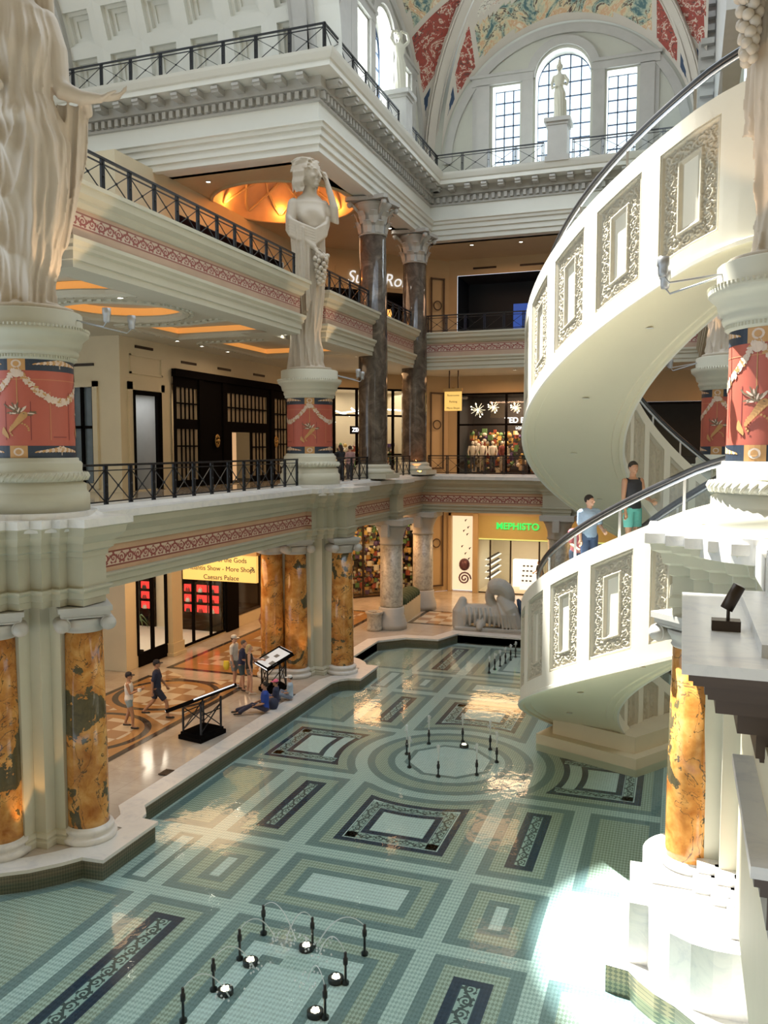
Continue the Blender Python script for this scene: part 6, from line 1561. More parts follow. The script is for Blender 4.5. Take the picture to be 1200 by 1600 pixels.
def statue_grapes(name, lab, x, y, z, rz, sc=1.0):
    """robed woman, one arm raised to her hair, the other lowering a bunch of grapes; front is -Y, metres"""
    t = thing(name, lab, 'statue', (x, y, z), rz, None)
    def zc(px, py): return ((px-255)*.00509*sc, (1530-py)*.00509*sc)
    mb = MB(); k_ = sc
    tab = [(0, -.02, 0, .56, .5), (.35, -.05, 0, .5, .46), (1.2, -.1, .02, .46, .44), (2.0, -.06, 0, .48, .46), (2.8, 0, -.02, .5, .46), (3.5, .06, -.02, .5, .46), (4.0, .14, 0, .45, .40), (4.55, .20, 0, .38, .33), (5.0, .14, 0, .47, .38), (5.4, .08, 0, .56, .42), (5.75, .06, .02, .62, .33), (5.95, .04, .05, .42, .24), (6.1, .05, .02, .25, .24), (6.4, .05, -.03, .22, .23)]
    tab = [tuple(q*k_ for q in r) for r in tab]
    def fold(a, zz):
        q = zz/k_; a = a-2*pi if a > pi/2 else a
        if q > 4.4: return bust(a, q, 5.18, .62, .15, .26)*k_
        w = min(1, (4.4-q)/1.0)*(.45+.55*min(1, (4.4-q)/3))
        f = .12*ridge(6*a+.9*sin(q*.9)+.25*q)+.06*ridge(11*a-1.1*q+2)+.03*ridge(19*a+.8*q)
        knee = .10*math.exp(-((a+1.2)**2)/.12-((q-2.2)/1.3)**2)
        return (w*(f-.06)+knee)*k_
    drape(mb, tab, 0, 6.4*k_, 200, 150, fold)
    # breasts, belly drapery sash, bundle folds
    for k in range(6):
        o = k*.10
        pts = [(-.72, .05, 5.35-o), (-.66, -.3, 5.1-o), (-.32, -.50, 4.9-o), (.15, -.56, 4.72-o*.9), (.52, -.42, 4.95-o*.7), (.66, -.1, 5.25-o*.4), (.5, .3, 5.5-o*.2), (0, .4, 5.6-o*.3), (-.45, .3, 5.45-o)]
        mb.tube([(a*k_, b*k_, c*k_) for a, b, c in pts], .085*k_, 8)
    # hanging cloak panel on the viewer's left
    n = 40
    for side_ in (0,):
        base = len(mb.v); NJ = 60
        for j in range(NJ+1):
            f = j/NJ; 
            for i in range(n+1):
                u = i/n
                top = (-.70+.75*u, -.12-.42*sin(pi*u*.75)); bot = (-.42+.45*u, -.22-.38*sin(pi*u*.8))
                zt = 4.95-.25*u; zb_ = 1.75+.7*u-.25*abs(sin(u*7))
                zz = zt+(zb_-zt)*f
                xx = top[0]+(bot[0]-top[0])*f; yy = top[1]+(bot[1]-top[1])*f
                w = .10*ridge(u*11+.3*f)+.05*ridge(u*19+1+f)
                mb.v.append((xx*k_, (yy-w-.02)*k_, zz*k_))
        for j in range(NJ):
            for i in range(n): a = base+j*(n+1)+i; mb.face((a, a+1, a+n+2, a+n+1), 0, None, True)
        # back side offset to close the sheet
        b2 = len(mb.v)
        for v in mb.v[base:b2]: mb.v.append((v[0]*.96, v[1]+.16*k_, v[2]))
        for j in range(NJ):
            for i in range(n): a = b2+j*(n+1)+i; mb.face((a+n+1, a+n+2, a+1, a), 0, None, True)
        for j in range(NJ):
            for i in (0, n): a = base+j*(n+1)+i; b = b2+j*(n+1)+i; mb.face((a, a+n+1, b+n+1, b) if i == 0 else (b, b+n+1, a+n+1, a), 0, None, True)
        for i in range(n):
            for j in (0, NJ): a = base+j*(n+1)+i; b = b2+j*(n+1)+i; mb.face((b, b+1, a+1, a) if j == 0 else (a, a+1, b+1, b), 0, None, True)
    # arms
    S_ = lambda L: [tuple(q*k_ for q in p) for p in L]
    mb.tube(S_([(-.50, .05, 5.72), (-.60, -.02, 5.2), (-.58, -.15, 4.75), (-.25, -.45, 4.45), (.12, -.58, 4.15)]), [q*k_ for q in (.22, .2, .19, .15, .10)], 14)
    hand(mb, (.12*k_, -.58*k_, 4.15*k_), (.5, -.25, -.8), (.3, -1, .3), .52*k_, .5)
    mb.tube(S_([(.52, .05, 5.72), (.76, .0, 5.35), (.92, -.1, 5.15), (.88, -.2, 5.6), (.72, -.2, 6.15), (.62, -.18, 6.5)]), [q*k_ for q in (.2, .185, .16, .14, .11, .085)], 14)
    hand(mb, (.62*k_, -.18*k_, 6.5*k_), (-.35, 0, 1), (1, -.2, .2), .5*k_, .5)
    statue_head(mb, (.03*k_, -.10*k_, 6.72*k_), .52*k_, (.74, -.67), .05)
    # feet, cloth pooled, tree stump support
    mb.tube(S_([(.15, -.2, .12), (.34, -.55, .07)]), [.13*k_, .09*k_], 10, flat=.7)
    mb.tube(S_([(-.1, -.25, .12), (.02, -.6, .07)]), [.13*k_, .09*k_], 10, flat=.7)
    mb.tube(S_([(-.56, .1, 0), (-.5, .12, .9), (-.46, .12, 1.8), (-.5, .1, 2.4)]), [.24*k_, .17*k_, .17*k_, .15*k_], 14)
    mb.prism([(k_*a, k_*b) for a, b in arc(0, -.1, .78, 0, 360, 30)[:-1]], 0.0, .08)
    mb.build('figure', M['statue'], t, remesh=.024*k_, sm_iter=1)
    g = MB(); rnd = random.Random(2)
    for k in range(34):
        f = k/33; r_ = .2*(1-f*.75)+.02; a = k*2.4; g.ball(((.34+r_*cos(a))*k_, (-.68+r_*.7*sin(a))*k_, (3.85-f*.95)*k_), .088*k_, 10)
    for k in range(4): g.tube(S_([(.2+.08*k, -.62, 3.95), (.28+.08*k, -.72, 3.8), (.3+.09*k, -.72, 3.62)]), [.03*k_, .07*k_, .02*k_], 6)
    g.build('grapes', M['statue'], t)
    return t
def statue_robe(name, lab, x, y, z, rz, sc=1.0):
    """heavily draped woman, forearm stretched out to the viewer's right with a hanging mantle"""
    t = thing(name, lab, 'statue', (x, y, z), rz)
    mb = MB(); k_ = sc
    tab = [(0, -.12, 0, .56, .55), (.5, -.1, 0, .55, .5), (1.2, -.02, 0, .6, .5), (1.9, .05, 0, .66, .5), (2.6, .1, 0, .68, .5), (3.3, .12, 0, .68, .48), (3.8, .06, 0, .60, .45), (4.3, 0, 0, .56, .42), (4.9, .0, 0, .60, .46), (5.4, .0, 0, .64, .45), (5.85, -.02, .02, .60, .36), (6.1, -.05, .04, .38, .26), (6.3, -.06, .0, .22, .2), (6.6, -.06, -.05, .2, .2)]
    tab = [tuple(q*k_ for q in r) for r in tab]
    def fold(a, zz):
        q = zz/k_; a = a-2*pi if a > pi/2 else a
        f = 0
        if q < 4.2:
            w = min(1, (4.2-q)/.8); Lf = sst((-a-1.25)/1.1)*sst((a+3.6)/.4) if a > -pi else 0
            ph = 6.0*a+3.0*q*Lf+1.2*sin(a*1.5)+.35*q
            f += w*(.13*ridge(ph)+.05*ridge(13*a-1.3*q+3.5*q*Lf)+.025*ridge(23*a+.9*q+5*q*Lf))
            f += w*.13*math.exp(-((a+1.42+.03*q)/.11)**2)+w*.07*math.exp(-((a+1.12+.05*q)/.07)**2)
            f += .16*math.exp(-((a+.95)**2)/.16-((q-2.1)/1.5)**2)*.8
        if q > 3.6:
            w = min(1, (q-3.6)/.5)*min(1, max(0, (6.1-q)/.8))
            f += w*(.075*ridge(8*a+.8*sin(q*2))+.03*ridge(17*a+.5*q))+bust(a, q, 5.1, .52, .13)
        f += .18*math.exp(-((q-3.75)/.16)**2)*(.5+.5*sin(a*3+1.1))*.6
        return (f-.06)*k_
    drape(mb, tab, 0, 6.6*k_, 230, 170, fold)
    S_ = lambda L: [tuple(q*k_ for q in p) for p in L]
    # mantle over the back and hanging from the forearm
    n = 30; base = len(mb.v); NJ = 70
    for j in range(NJ+1):
        f = j/NJ
        for i in range(n+1):
            u = i/n
            xt = .62+.62*u; xb = .28+.86*u-.45*max(0, f-.55)*(u); zt = 4.2; zb_ = (.55+1.75*u*u)+.12*sin(u*14)
            zz = zt+(zb_-zt)*f; xx = xt+(xb-xt)*f; yy = .12-.1*sin(pi*u)
            w = .11*ridge(u*9+.25*f)+.05*ridge(u*17+1+f)
            mb.v.append((xx*k_, (yy-w)*k_, zz*k_))
    b2 = len(mb.v)
    for v in list(mb.v[base:b2]): mb.v.append((v[0], v[1]+.18*k_, v[2]))
    for j in range(NJ):
        for i in range(n):
            a = base+j*(n+1)+i; mb.face((a, a+1, a+n+2, a+n+1), 0, None, True); a = b2+j*(n+1)+i; mb.face((a+n+1, a+n+2, a+1, a), 0, None, True)
        for i in (0, n): a = base+j*(n+1)+i; b = b2+j*(n+1)+i; mb.face((a, a+n+1, b+n+1, b) if i == 0 else (b, b+n+1, a+n+1, a), 0, None, True)
    for i in range(n):
        for j in (0, NJ): a = base+j*(n+1)+i; b = b2+j*(n+1)+i; mb.face((b, b+1, a+1, a) if j == 0 else (a, a+1, b+1, b), 0, None, True)
    mb.tube(S_([(.45, .1, 5.75), (.62, .05, 5.2), (.66, -.02, 4.6), (.74, -.1, 4.42), (1.1, -.2, 4.3), (1.42, -.25, 4.32)]), [q*k_ for q in (.26, .25, .22, .19, .14, .095)], 16)
    mb.tube(S_([(.58, .12, 4.75), (.9, .02, 4.45), (1.2, -.02, 4.28), (1.24, .05, 4.1)]), [q*k_ for q in (.14, .14, .12, .08)], 10)
    hand(mb, (1.42*k_, -.25*k_, 4.32*k_), (1, -.05, .25), (.1, .2, -1), .66*k_, .32, 1.3)
    mb.tube(S_([(-.5, .1, 5.75), (-.7, 0, 5.1), (-.72, -.15, 4.5), (-.45, -.5, 4.2)]), [q*k_ for q in (.26, .24, .2, .12)], 14)
    statue_head(mb, (-.06*k_, -.12*k_, 6.95*k_), .46*k_, (-.2, -.98), .1)
    for k in range(12): q = k/11*pi; mb.tube(S_([(-.06+.5*cos(q), .05, 6.6+.5*sin(q)+.3), (-.06+.58*cos(q), .25, 6.4+.5*sin(q)), (-.06+.6*cos(q), .3, 5.7)]), [.1*k_, .12*k_, .12*k_], 8)
    mb.tube(S_([(.25, -.25, .13), (.48, -.5, .08)]), [.14*k_, .1*k_], 10, flat=.7); mb.tube(S_([(-.2, -.35, .13), (-.25, -.66, .08)]), [.14*k_, .1*k_], 10, flat=.7)
    mb.prism([(k_*a, k_*b) for a, b in arc(0, 0, .85, 0, 360, 30)[:-1]], 0.0, .09)
    mb.build('figure', M['statue'], t, remesh=.024*k_, sm_iter=1)
    return t
ZS = 10.9
def facing(p): return math.atan2(0-p[1], 0-p[0])+pi/2      # turns local -Y towards the viewer
statue_robe('robed_statue', 'huge robed stone woman at the left edge stretching out her open hand', PED[0][0], PED[0][1], ZS+.01, facing(PED[0]))
statue_grapes('grape_bearer_statue', 'huge stone woman with one arm raised to her hair, holding grapes, supporting the white cornice', PED[1][0], PED[1][1], ZS+.01, facing(PED[1])+.12, 1.0)
statue_grapes('grape_bearer_statue', 'sunlit stone statue at the right edge with a bunch of grapes hanging beside her robe', PED[2][0], PED[2][1], ZS+.01, facing(PED[2])-1.5, .98)
statue_robe('robed_statue', 'robed stone statue behind the right foreground pedestal, mostly hidden by the spiral', PED[3][0], PED[3][1], ZS+.01, facing(PED[3]))
# small terrace statues
def small_statue(lab, x, y, z, rz, arms):
    t = thing('terrace_statue', lab, 'statue', (x, y, z), rz)
    mb = MB()
    def fold(a, q): return .02*ridge(6*a+q*2)*(1 if q < 1.5 else 0)-.01
    tab = [(0, 0, 0, .26, .22), (.6, .02, 0, .24, .2), (1.2, .03, 0, .27, .2), (1.55, 0, 0, .2, .16), (1.9, 0, 0, .26, .18), (2.05, 0, 0, .25, .14), (2.12, 0, 0, .1, .09), (2.25, 0, 0, .08, .08)]
    drape(mb, tab, 0, 2.25, 60, 48, fold)
    statue_head(mb, (0, -.02, 2.38), .17, (-.3, -.95), 0, False); mb.ball((0, .03, 2.44), .16, 12)
    if arms == 'up':
        for s in (-1, 1): mb.tube([(s*.22, 0, 2.02), (s*.42, -.03, 2.25), (s*.34, -.02, 2.55), (s*.1, 0, 2.62)], [.08, .07, .06, .045], 9)
    else:
        mb.tube([(-.24, 0, 2.0), (-.34, -.03, 1.7), (-.3, -.15, 1.45), (-.1, -.24, 1.5)], [.08, .075, .06, .045], 9)
        mb.tube([(.24, 0, 2.0), (.4, -.03, 1.75), (.36, -.1, 1.55), (.15, -.24, 1.6)], [.08, .075, .06, .045], 9)
        mb.tube([(0, 0, 2.5), (0, .0, 2.75)], [.1, .05], 8)
    mb.tube([(.25, .1, 0), (.24, .1, .9)], [.12, .1], 8)
    mb.build('figure', M['stone_l'], t, remesh=.016)
    return t
def terrace_ped(lab, x, y, h):
    t = thing('statue_pedestal', lab, 'pedestal', (x, y, 21.45))
    mb = MB(); mb.box(-.55, -.55, 0, .55, .55, .25); mb.box(-.45, -.45, .25, .45, .45, h-.25); mb.build('die', M['grey_stone'], t)
    mb = MB(); mb.box(-.5, -.5, h-.3, .5, .5, h-.18); mb.box(-.6, -.6, h-.18, .6, .6, h); mb.build('cap', M['grey_stone'], t)
terrace_ped('stone pedestal on the left roof terrace carrying the statue with raised arms', -11.95, 35.6, 2.0); small_statue('pale statue with arms raised to its head before the left arched window', -11.95, 35.6, 23.45, radians(40), 'up')
terrace_ped('stone pedestal in the back terrace railing below the large arched window', XC, 40.8, 1.95); small_statue('statue silhouetted against the large arched back window', XC, 40.8, 23.4, 0, 'fold')
# winged horse and reclining torso sculpture by the far pool edge
t = thing('reclining_sculpture', 'grey stone sculpture of a toppled winged figure by the far edge of the pool', 'sculpture', (-8.2, 37.0, 0), radians(5))
mb = MB(); mb.tube([(-1.0, 0, .62), (-.4, 0, .72), (.2, 0, .68), (.8, 0, .72), (1.15, 0, .6)], [.5, .42, .46, .6, .5], 18)
mb.tube([(-1.15, -.1, .15), (-1.2, -.1, .8), (-1.1, -.05, 1.25)], [.42, .36, .2], 14)       # broken block at the left end
for k in range(9): mb.tube([(-.95+.22*k, -.36, 1.0), (-.88+.22*k, -.50, .7), (-.92+.22*k, -.44, .25)], [.05, .075, .06], 7)
mb.tube([(.55+.42*cos(a*pi/9+2.6), -.12+.10*sin(a*pi/9), 1.5+.5*sin(a*pi/9+2.6)) for a in range(17)], [.20+.012*a for a in range(17)], 12)     # curled hood-like scroll
mb.tube([(.75, -.25, 1.4), (1.05, -.35, 1.0), (1.35, -.3, .3)], [.3, .38, .3], 14)
for k in range(5): mb.tube([(.55+.14*k, -.45, 1.25-.05*k), (.75+.14*k, -.62, .8), (.8+.16*k, -.55, .2)], [.06, .09, .06], 7)
mb.tube([(-.2, -.35, .4), (-.25, -.6, .18)], [.2, .15], 10)
mb.prism(rect(-1.4, -.6, 1.6, .6), 0, .12); mb.build('figure', M['grey_stone'], t, remesh=.03, sm_iter=1)

# ================================================================ PEOPLE
SKIN = [plain('skin_light', (.62, .36, .25), .5, var=.05), plain('skin_tan', (.42, .23, .14), .5, var=.05)]
cloth = {}
def cm(c):
    if c not in cloth: cloth[c] = plain('fabric_%d' % len(cloth), c, .8, var=.12, scale=25)
    return cloth[c]
def person(lab, loc, rz, H=1.75, shirt=(.6, .6, .6), pants=(.05, .06, .1), hair=(.03, .02, .015), hat=None, skin=0, shorts=True, female=False, sleeves=True, stride=0., pose='stand', arms=('down', 'down'), hairlong=False, shoe=(.03, .03, .03), name='person', skirt=False, look=0., lean=0., bag=None):
    t = thing(name, lab, 'person', loc, rz); k = H/1.75; V = Vector
    sw = .19 if not female else .165; hw = .095
    hipz = .92
    if pose == 'stand':
        hip = [V((-hw, 0, hipz)), V((hw, 0, hipz))]; s_ = stride
        knee = [V((-hw, -s_*.30-.02, .49)), V((hw, s_*.16-.02, .49))]; ank = [V((-hw, -s_*.36, .09)), V((hw, s_*.46, .09+s_*.12))]
        base = V((0, 0, 0))
    else:
        z = .14; hip = [V((-hw, 0, z)), V((hw, 0, z))]
        if pose == 'recline': knee = [V((-.12, -.42, .2)), V((.1, -.40, .30))]; ank = [V((-.12, -.85, .09)), V((.12, -.78, .09))]
        else: knee = [V((-.22, -.38, .30)), V((.22, -.38, .28))]; ank = [V((.05, -.42, .08)), V((-.05, -.50, .08))]
        base = V((0, 0, z-hipz))
    dz = base.z
    ln = lean
    def T(x, y, z): return V((x, y-ln*(z-hipz), z+dz))
    sh = [T(-sw, 0, 1.40), T(sw, 0, 1.40)]
    ua, fa = .285, .25
    AR = {'down': ((.05, .03, -1), (.02, -.25, -1)), 'swing': ((.06, .35, -1), (0, .0, -1)), 'swingf': ((.06, -.35, -1), (-.05, -.6, -.9)), 'phone': ((.12, -.35, -1), (-.35, -1, .35)), 'point': ((.1, -.6, -.8), (-.1, -1, -.1)), 'rail': ((.25, -.5, -.8), (.2, -1, .1)), 'hip': ((.3, .25, -1), (-.3, -.6, -.7)), 'lap': ((.08, -.25, -1), (-.25, -1, -.3)), 'back': ((.1, .55, -1), (.0, .15, -1))}
    el, wr, fd = [], [], []
    for i, s in enumerate((-1, 1)):
        a, b = AR[arms[i]]; a = V((a[0]*s, a[1], a[2])).normalized(); b = V((b[0]*s, b[1], b[2])).normalized()
        el.append(sh[i]+a*ua); wr.append(el[i]+b*fa); fd.append(b)
    def X(p): return tuple(q*k for q in p)
    def R_(l): return [q*k for q in l]
    b = MB()
    # torso, neck, head as one skin
    rings = [(0, 0, .86, .15, .11), (0, 0, .95, .16 if not female else .17, .115), (0, 0, 1.08, .14 if not female else .12, .10), (0, -.005, 1.25, .165, .115), (0, 0, 1.37, .17, .105), (0, 0, 1.43, .12, .08), (0, 0, 1.47, .06, .06)]
    b.loft([((T(x, y, z).x)*k, T(x, y, z).y*k, T(x, y, z).z*k, rx*k, ry*k) for x, y, z, rx, ry in rings], 20)
    nk, hd = T(0, .005, 1.44), T(0, -.015, 1.635)
    b.tube([X(nk), X(T(0, -.0, 1.54))], R_([.058, .055]), 12)
    hm = len(b.v)
    b.ball((0, .01, 0), .078*k, 18, .105*k, .095*k); b.ball((0, -.035, -.045*1), .058*k, 14, .07*k, .055*k)
    b.ball((0, -.075, -.088), .022*k, 8, .018*k); b.tube([(0, -.09*k, .02*k), (0, -.108*k, -.025*k)], R_([.009, .015]), 6)
    for s in (-1, 1): b.ball((s*.077*k, .005, -.005), .012*k, 8, .03*k, .02*k)
    b.ball((0, -.088*k, -.055*k), .022*k, 8, .008*k, .008*k)
    for s in (-1, 1): b.ball((s*.03*k, -.083*k, .012*k), .014*k, 8, .007*k, .008*k)
    cl, sl = cos(look), sin(look)
    for i in range(hm, len(b.v)):
        x, y, z = b.v[i]; b.v[i] = (x*cl-y*sl+hd.x*k, x*sl+y*cl+hd.y*k, z+hd.z*k)
    for i in range(2):
        s = (-1, 1)[i]
        b.tube([X(sh[i]), X(sh[i].lerp(el[i], .5)), X(el[i]), X(el[i].lerp(wr[i], .4)), X(wr[i])], R_([.055, .048, .038, .038, .026]), 12)
        hand(b, X(wr[i]), fd[i], (-s*1.0, .2, .3), .185*k, .28)
        b.tube([X(hip[i]), X(hip[i].lerp(knee[i], .5)), X(knee[i]), X(knee[i].lerp(ank[i], .35)), X(ank[i])], R_([.088, .075, .054, .056, .036]), 12)
        b.tube([X(ank[i]), X(ank[i]+V((0, -.10, -.045)))], R_([.036, .03]), 10)
    b.build('body', SKIN[skin], t, remesh=.0085)
    # shirt
    c = MB(); e = .016
    rr = [(x, y, z, rx+e, ry+e) for x, y, z, rx, ry in [(0, 0, .90, .155, .112)]+rings[1:6]]
    c.loft([(T(x, y, z).x*k, T(x, y, z).y*k, T(x, y, z).z*k, rx*k, ry*k) for x, y, z, rx, ry in rr], 24)
    if sleeves: c.tube([X(sh[0]*.9+V((0, 0, sh[0].z*.1))), X((sh[0]+sh[1])*.5+V((0, 0, .02))), X(sh[1]*.9+V((0, 0, sh[1].z*.1)))], R_([.075, .078, .075]), 14)
    for i in range(2):
        if sleeves: c.tube([X(sh[i]+V((-(-1, 1)[i]*.05, 0, .0))), X(sh[i]), X(sh[i].lerp(el[i], .75))], R_([.07, .072, .06]), 14)
        else: c.tube([X(sh[i]*.75+V((0, 0, sh[i].z*.25+.03))), X(sh[i]*.6+V((0, 0, sh[i].z*.4)))], R_([.03, .05]), 8)
    c.build('shirt', cm(shirt), t, remesh=.011)
    # trousers / shorts / skirt
    c = MB(); end = 1.0 if not shorts else 0
    pz = [(0, 0, .84+dz), (0, 0, .98+dz)]
    c.loft([(0, 0, (.86+dz)*k, .165*k, .125*k), (0, T(0, 0, .93).y*k*0, (.93+dz)*k, .175*k, .128*k), (0, 0, (1.0+dz)*k, .158*k, .118*k)], 20)
    for i in range(2):
        if shorts:
            f = .8 if not female else .5; q = hip[i].lerp(knee[i], f); c.tube([X(hip[i]+V((0, 0, -.01))), X(hip[i].lerp(knee[i], .4)), X(q)], R_([.102, .098, .088]), 14, cap=False)
        else: c.tube([X(hip[i]), X(hip[i].lerp(knee[i], .5)), X(knee[i]), X(knee[i].lerp(ank[i], .5)), X(ank[i])], R_([.102, .088, .07, .066, .06]), 14)
    if skirt: c.loft([(0, 0, (.66+dz)*k, .22*k, .19*k), (0, 0, (.95+dz)*k, .17*k, .13*k)], 20)
    c.build('shorts' if shorts else 'trousers', cm(pants), t, remesh=.012)
    for i in range(2):
        c = MB(); a = ank[i]; c.tube([X(a+V((0, .03, -.045))), X(a+V((0, -.06, -.05))), X(a+V((0, -.16, -.06)))], R_([.042, .044, .034]), 10, flat=.8); c.build('shoe', cm(shoe), t)
    # hair and hat
    c = MB(); hm = 0
    c.ball((0, .022*k, .025*k), .088*k, 18, .098*k, .098*k)
    if hairlong: c.tube([(0, .06*k, 0), (0, .085*k, -.12*k), (0, .08*k, -.25*k)], R_([.075, .07, .03]), 12)
    for i in range(len(c.v)):
        x, y, z = c.v[i]
        if y < -.04*k and z < .05*k: y = -.03*k
        c.v[i] = (x*cl-y*sl+hd.x*k, x*sl+y*cl+hd.y*k, z+hd.z*k)
    c.build('hair', cm(hair), t)
    if hat:
        c = MB(); c.lathe([(.097*k, .02*k), (.1*k, .05*k), (.09*k, .095*k), (.05*k, .122*k), (.001, .128*k)], (0, .012*k, .012*k), 20)
        for i in range(len(c.v)):
            x, y, z = c.v[i]; c.v[i] = (x*cl-y*sl+hd.x*k, x*sl+y*cl+hd.y*k, z+hd.z*k)
        cp = c.build('cap', cm(hat), t); c = MB(); c.loft([(0, -.10*k, .03*k, .075*k, .085*k), (0, -.10*k, .042*k, .07*k, .08*k)], 16)
        for i in range(len(c.v)):
            x, y, z = c.v[i]; c.v[i] = (x*cl-y*sl+hd.x*k, x*sl+y*cl+hd.y*k, z+hd.z*k)
        c.build('brim', cm(hat), cp)
    return t
def d2r(dx, dy): return math.atan2(dy, dx)+pi/2      # face towards (dx,dy)
person('walking man in navy shirt, dark shorts and dark cap on the checkered floor', (-14.85, 21.2, .012), d2r(.95, .45), 1.78, (.02, .03, .07), (.02, .025, .05), hat=(.02, .02, .03), skin=1, stride=.9, arms=('swing', 'swingf'))
person('woman in white top, grey shorts and dark cap looking at her phone while walking', (-15.06, 20.12, .012), d2r(.9, .35), 1.66, (.75, .73, .7), (.28, .36, .40), hat=(.02, .02, .03), skin=1, female=True, stride=.35, arms=('phone', 'phone'), sleeves=False)
t = thing('phone', 'phone held by the walking woman in the dark cap', 'phone', (-14.68, 20.1, 1.16)); mb = MB(); mb.box(-.04, -.035, -.01, .04, .035, .08); mb.build('case', M['shopwhite'], t)
person('man in white T-shirt and white cap standing leftmost in the group at the directory', (-14.3, 24.9, .012), d2r(1, .1), 1.8, (.78, .76, .72), (.22, .25, .28), hat=(.7, .7, .68), stride=.1, shoe=(.6, .6, .6))
person('man in navy shirt and grey hair leaning over the lit directory', (-13.85, 24.6, .012), d2r(1, .2), 1.74, (.03, .04, .10), (.06, .10, .13), hair=(.12, .10, .09), stride=.2, arms=('lap', 'lap'), lean=.12)
person('blonde woman in black sleeveless top pointing at the lit directory', (-13.42, 24.35, .012), d2r(.9, .5), 1.68, (.02, .02, .02), (.16, .15, .14), hair=(.55, .42, .22), female=True, sleeves=False, stride=.15, arms=('down', 'point'), hairlong=True, shoe=(.6, .5, .4))
mb = MB(); mb.loft([(0, 0, 0, .07, .05), (0, 0, .12, .12, .06), (0, 0, .3, .10, .05)], 14); o = mb.build('yellow_bag', plain('yellow_plastic', (.75, .62, .05), .5)); o.location = (-14.55, 24.8, .62); tag(o, 'bright yellow bag held by the man in the white cap', 'bag')
person('woman in red and white top and dark shorts with her phone behind the standing group', (-16.1, 30.6, .012), d2r(.6, -.8), 1.66, (.62, .18, .16), (.02, .03, .08), skin=1, female=True, hairlong=True, arms=('hip', 'phone'), sleeves=False)
person('seated person in bright blue T-shirt with legs stretched out on the pool coping', (-12.0, 22.75, .02), d2r(-.85, -.5), 1.75, (.015, .06, .36), (.03, .03, .06), hair=(.02, .015, .01), skin=1, pose='recline', arms=('lap', 'lap'), shorts=False)
person('seated child in pink cap and navy clothes between the two other seated people', (-12.05, 23.6, .02), d2r(-.9, -.2), 1.45, (.03, .04, .09), (.1, .12, .25), hat=(.75, .16, .30), skin=1, pose='cross', arms=('lap', 'lap'), shorts=False)
person('seated child in white cap and pale blue shirt nearest the yellow columns', (-11.85, 24.2, .02), d2r(-.9, -.35), 1.45, (.40, .52, .66), (.2, .25, .35), hat=(.75, .75, .75), pose='cross', arms=('lap', 'lap'), shorts=False)
mb = MB(); mb.ball((0, 0, .16), .17, 14, .2); o = mb.build('backpack', cm((.03, .04, .08))); o.location = (-11.95, 23.2, .0); tag(o, 'navy backpack on the coping behind the seated blue shirt', 'backpack')
person('woman in dark clothes walking past the colourful gift store between the pale columns', (-14.75, 44.0, .012), d2r(-.8, -.5), 1.7, (.12, .08, .05), (.05, .04, .04), skin=1, female=True, stride=.7, arms=('swing', 'swingf'), skirt=True, hairlong=True)
person('dark silhouetted visitor leaning on the middle railing left, beside the pedestal', (-13.05, 31.45, 6.61), d2r(-.9, .4), 1.72, (.02, .02, .025), (.03, .03, .03), shorts=False, hairlong=True, arms=('rail', 'rail'))
person('visitor in dusky pink top standing at the middle railing, right of the dark silhouette', (-13.1, 32.6, 6.61), d2r(-.9, .6), 1.68, (.42, .25, .24), (.06, .05, .05), shorts=False, arms=('down', 'down'))
person('visitor with red bag half hidden behind the far corner pedestal', (-13.2, 30.3, 6.61), d2r(-.3, -.8), 1.62, (.25, .22, .3), (.1, .1, .12), shorts=False, arms=('lap', 'lap'))
person('shopper in dark green shirt sitting inside the shoe shop at the right', (-6.9, 48.6, .3), d2r(-.5, -.6), 1.7, (.04, .16, .06), (.03, .03, .03), pose='cross', arms=('lap', 'lap'), shorts=False)
person('shopper in black bending inside the shoe shop', (-7.5, 48.3, .02), d2r(-.5, -.6), 1.7, (.03, .03, .03), (.1, .08, .06), arms=('lap', 'lap'), shorts=False, lean=.3)
def esc_pos(th, r): x, y, z = SP(th, r, 2.3); return (x, y, z)
tg = lambda th: d2r(-sin(radians(th)), cos(radians(th)))
person('man in black tank top and green shorts riding up the lower spiral', esc_pos(226.3, 6.4), tg(226.3), 1.95, (.02, .022, .03), (.12, .42, .38), hair=(.02, .015, .01), skin=1, sleeves=False, arms=('down', 'lap'), look=-.25)
person('heavy man in pale blue polo shirt and jeans riding up the lower spiral', esc_pos(213.8, 6.45), tg(213.8), 1.88, (.36, .48, .66), (.06, .10, .20), hair=(.03, .02, .015), shorts=False, arms=('down', 'lap'), look=.5)
person('person in coral pink shirt and jeans behind the blue polo on the lower spiral', esc_pos(207.5, 6.4), tg(207.5), 1.7, (.62, .16, .20), (.06, .10, .18), hair=(.10, .08, .07), shorts=False, arms=('lap', 'down'), lean=.2)
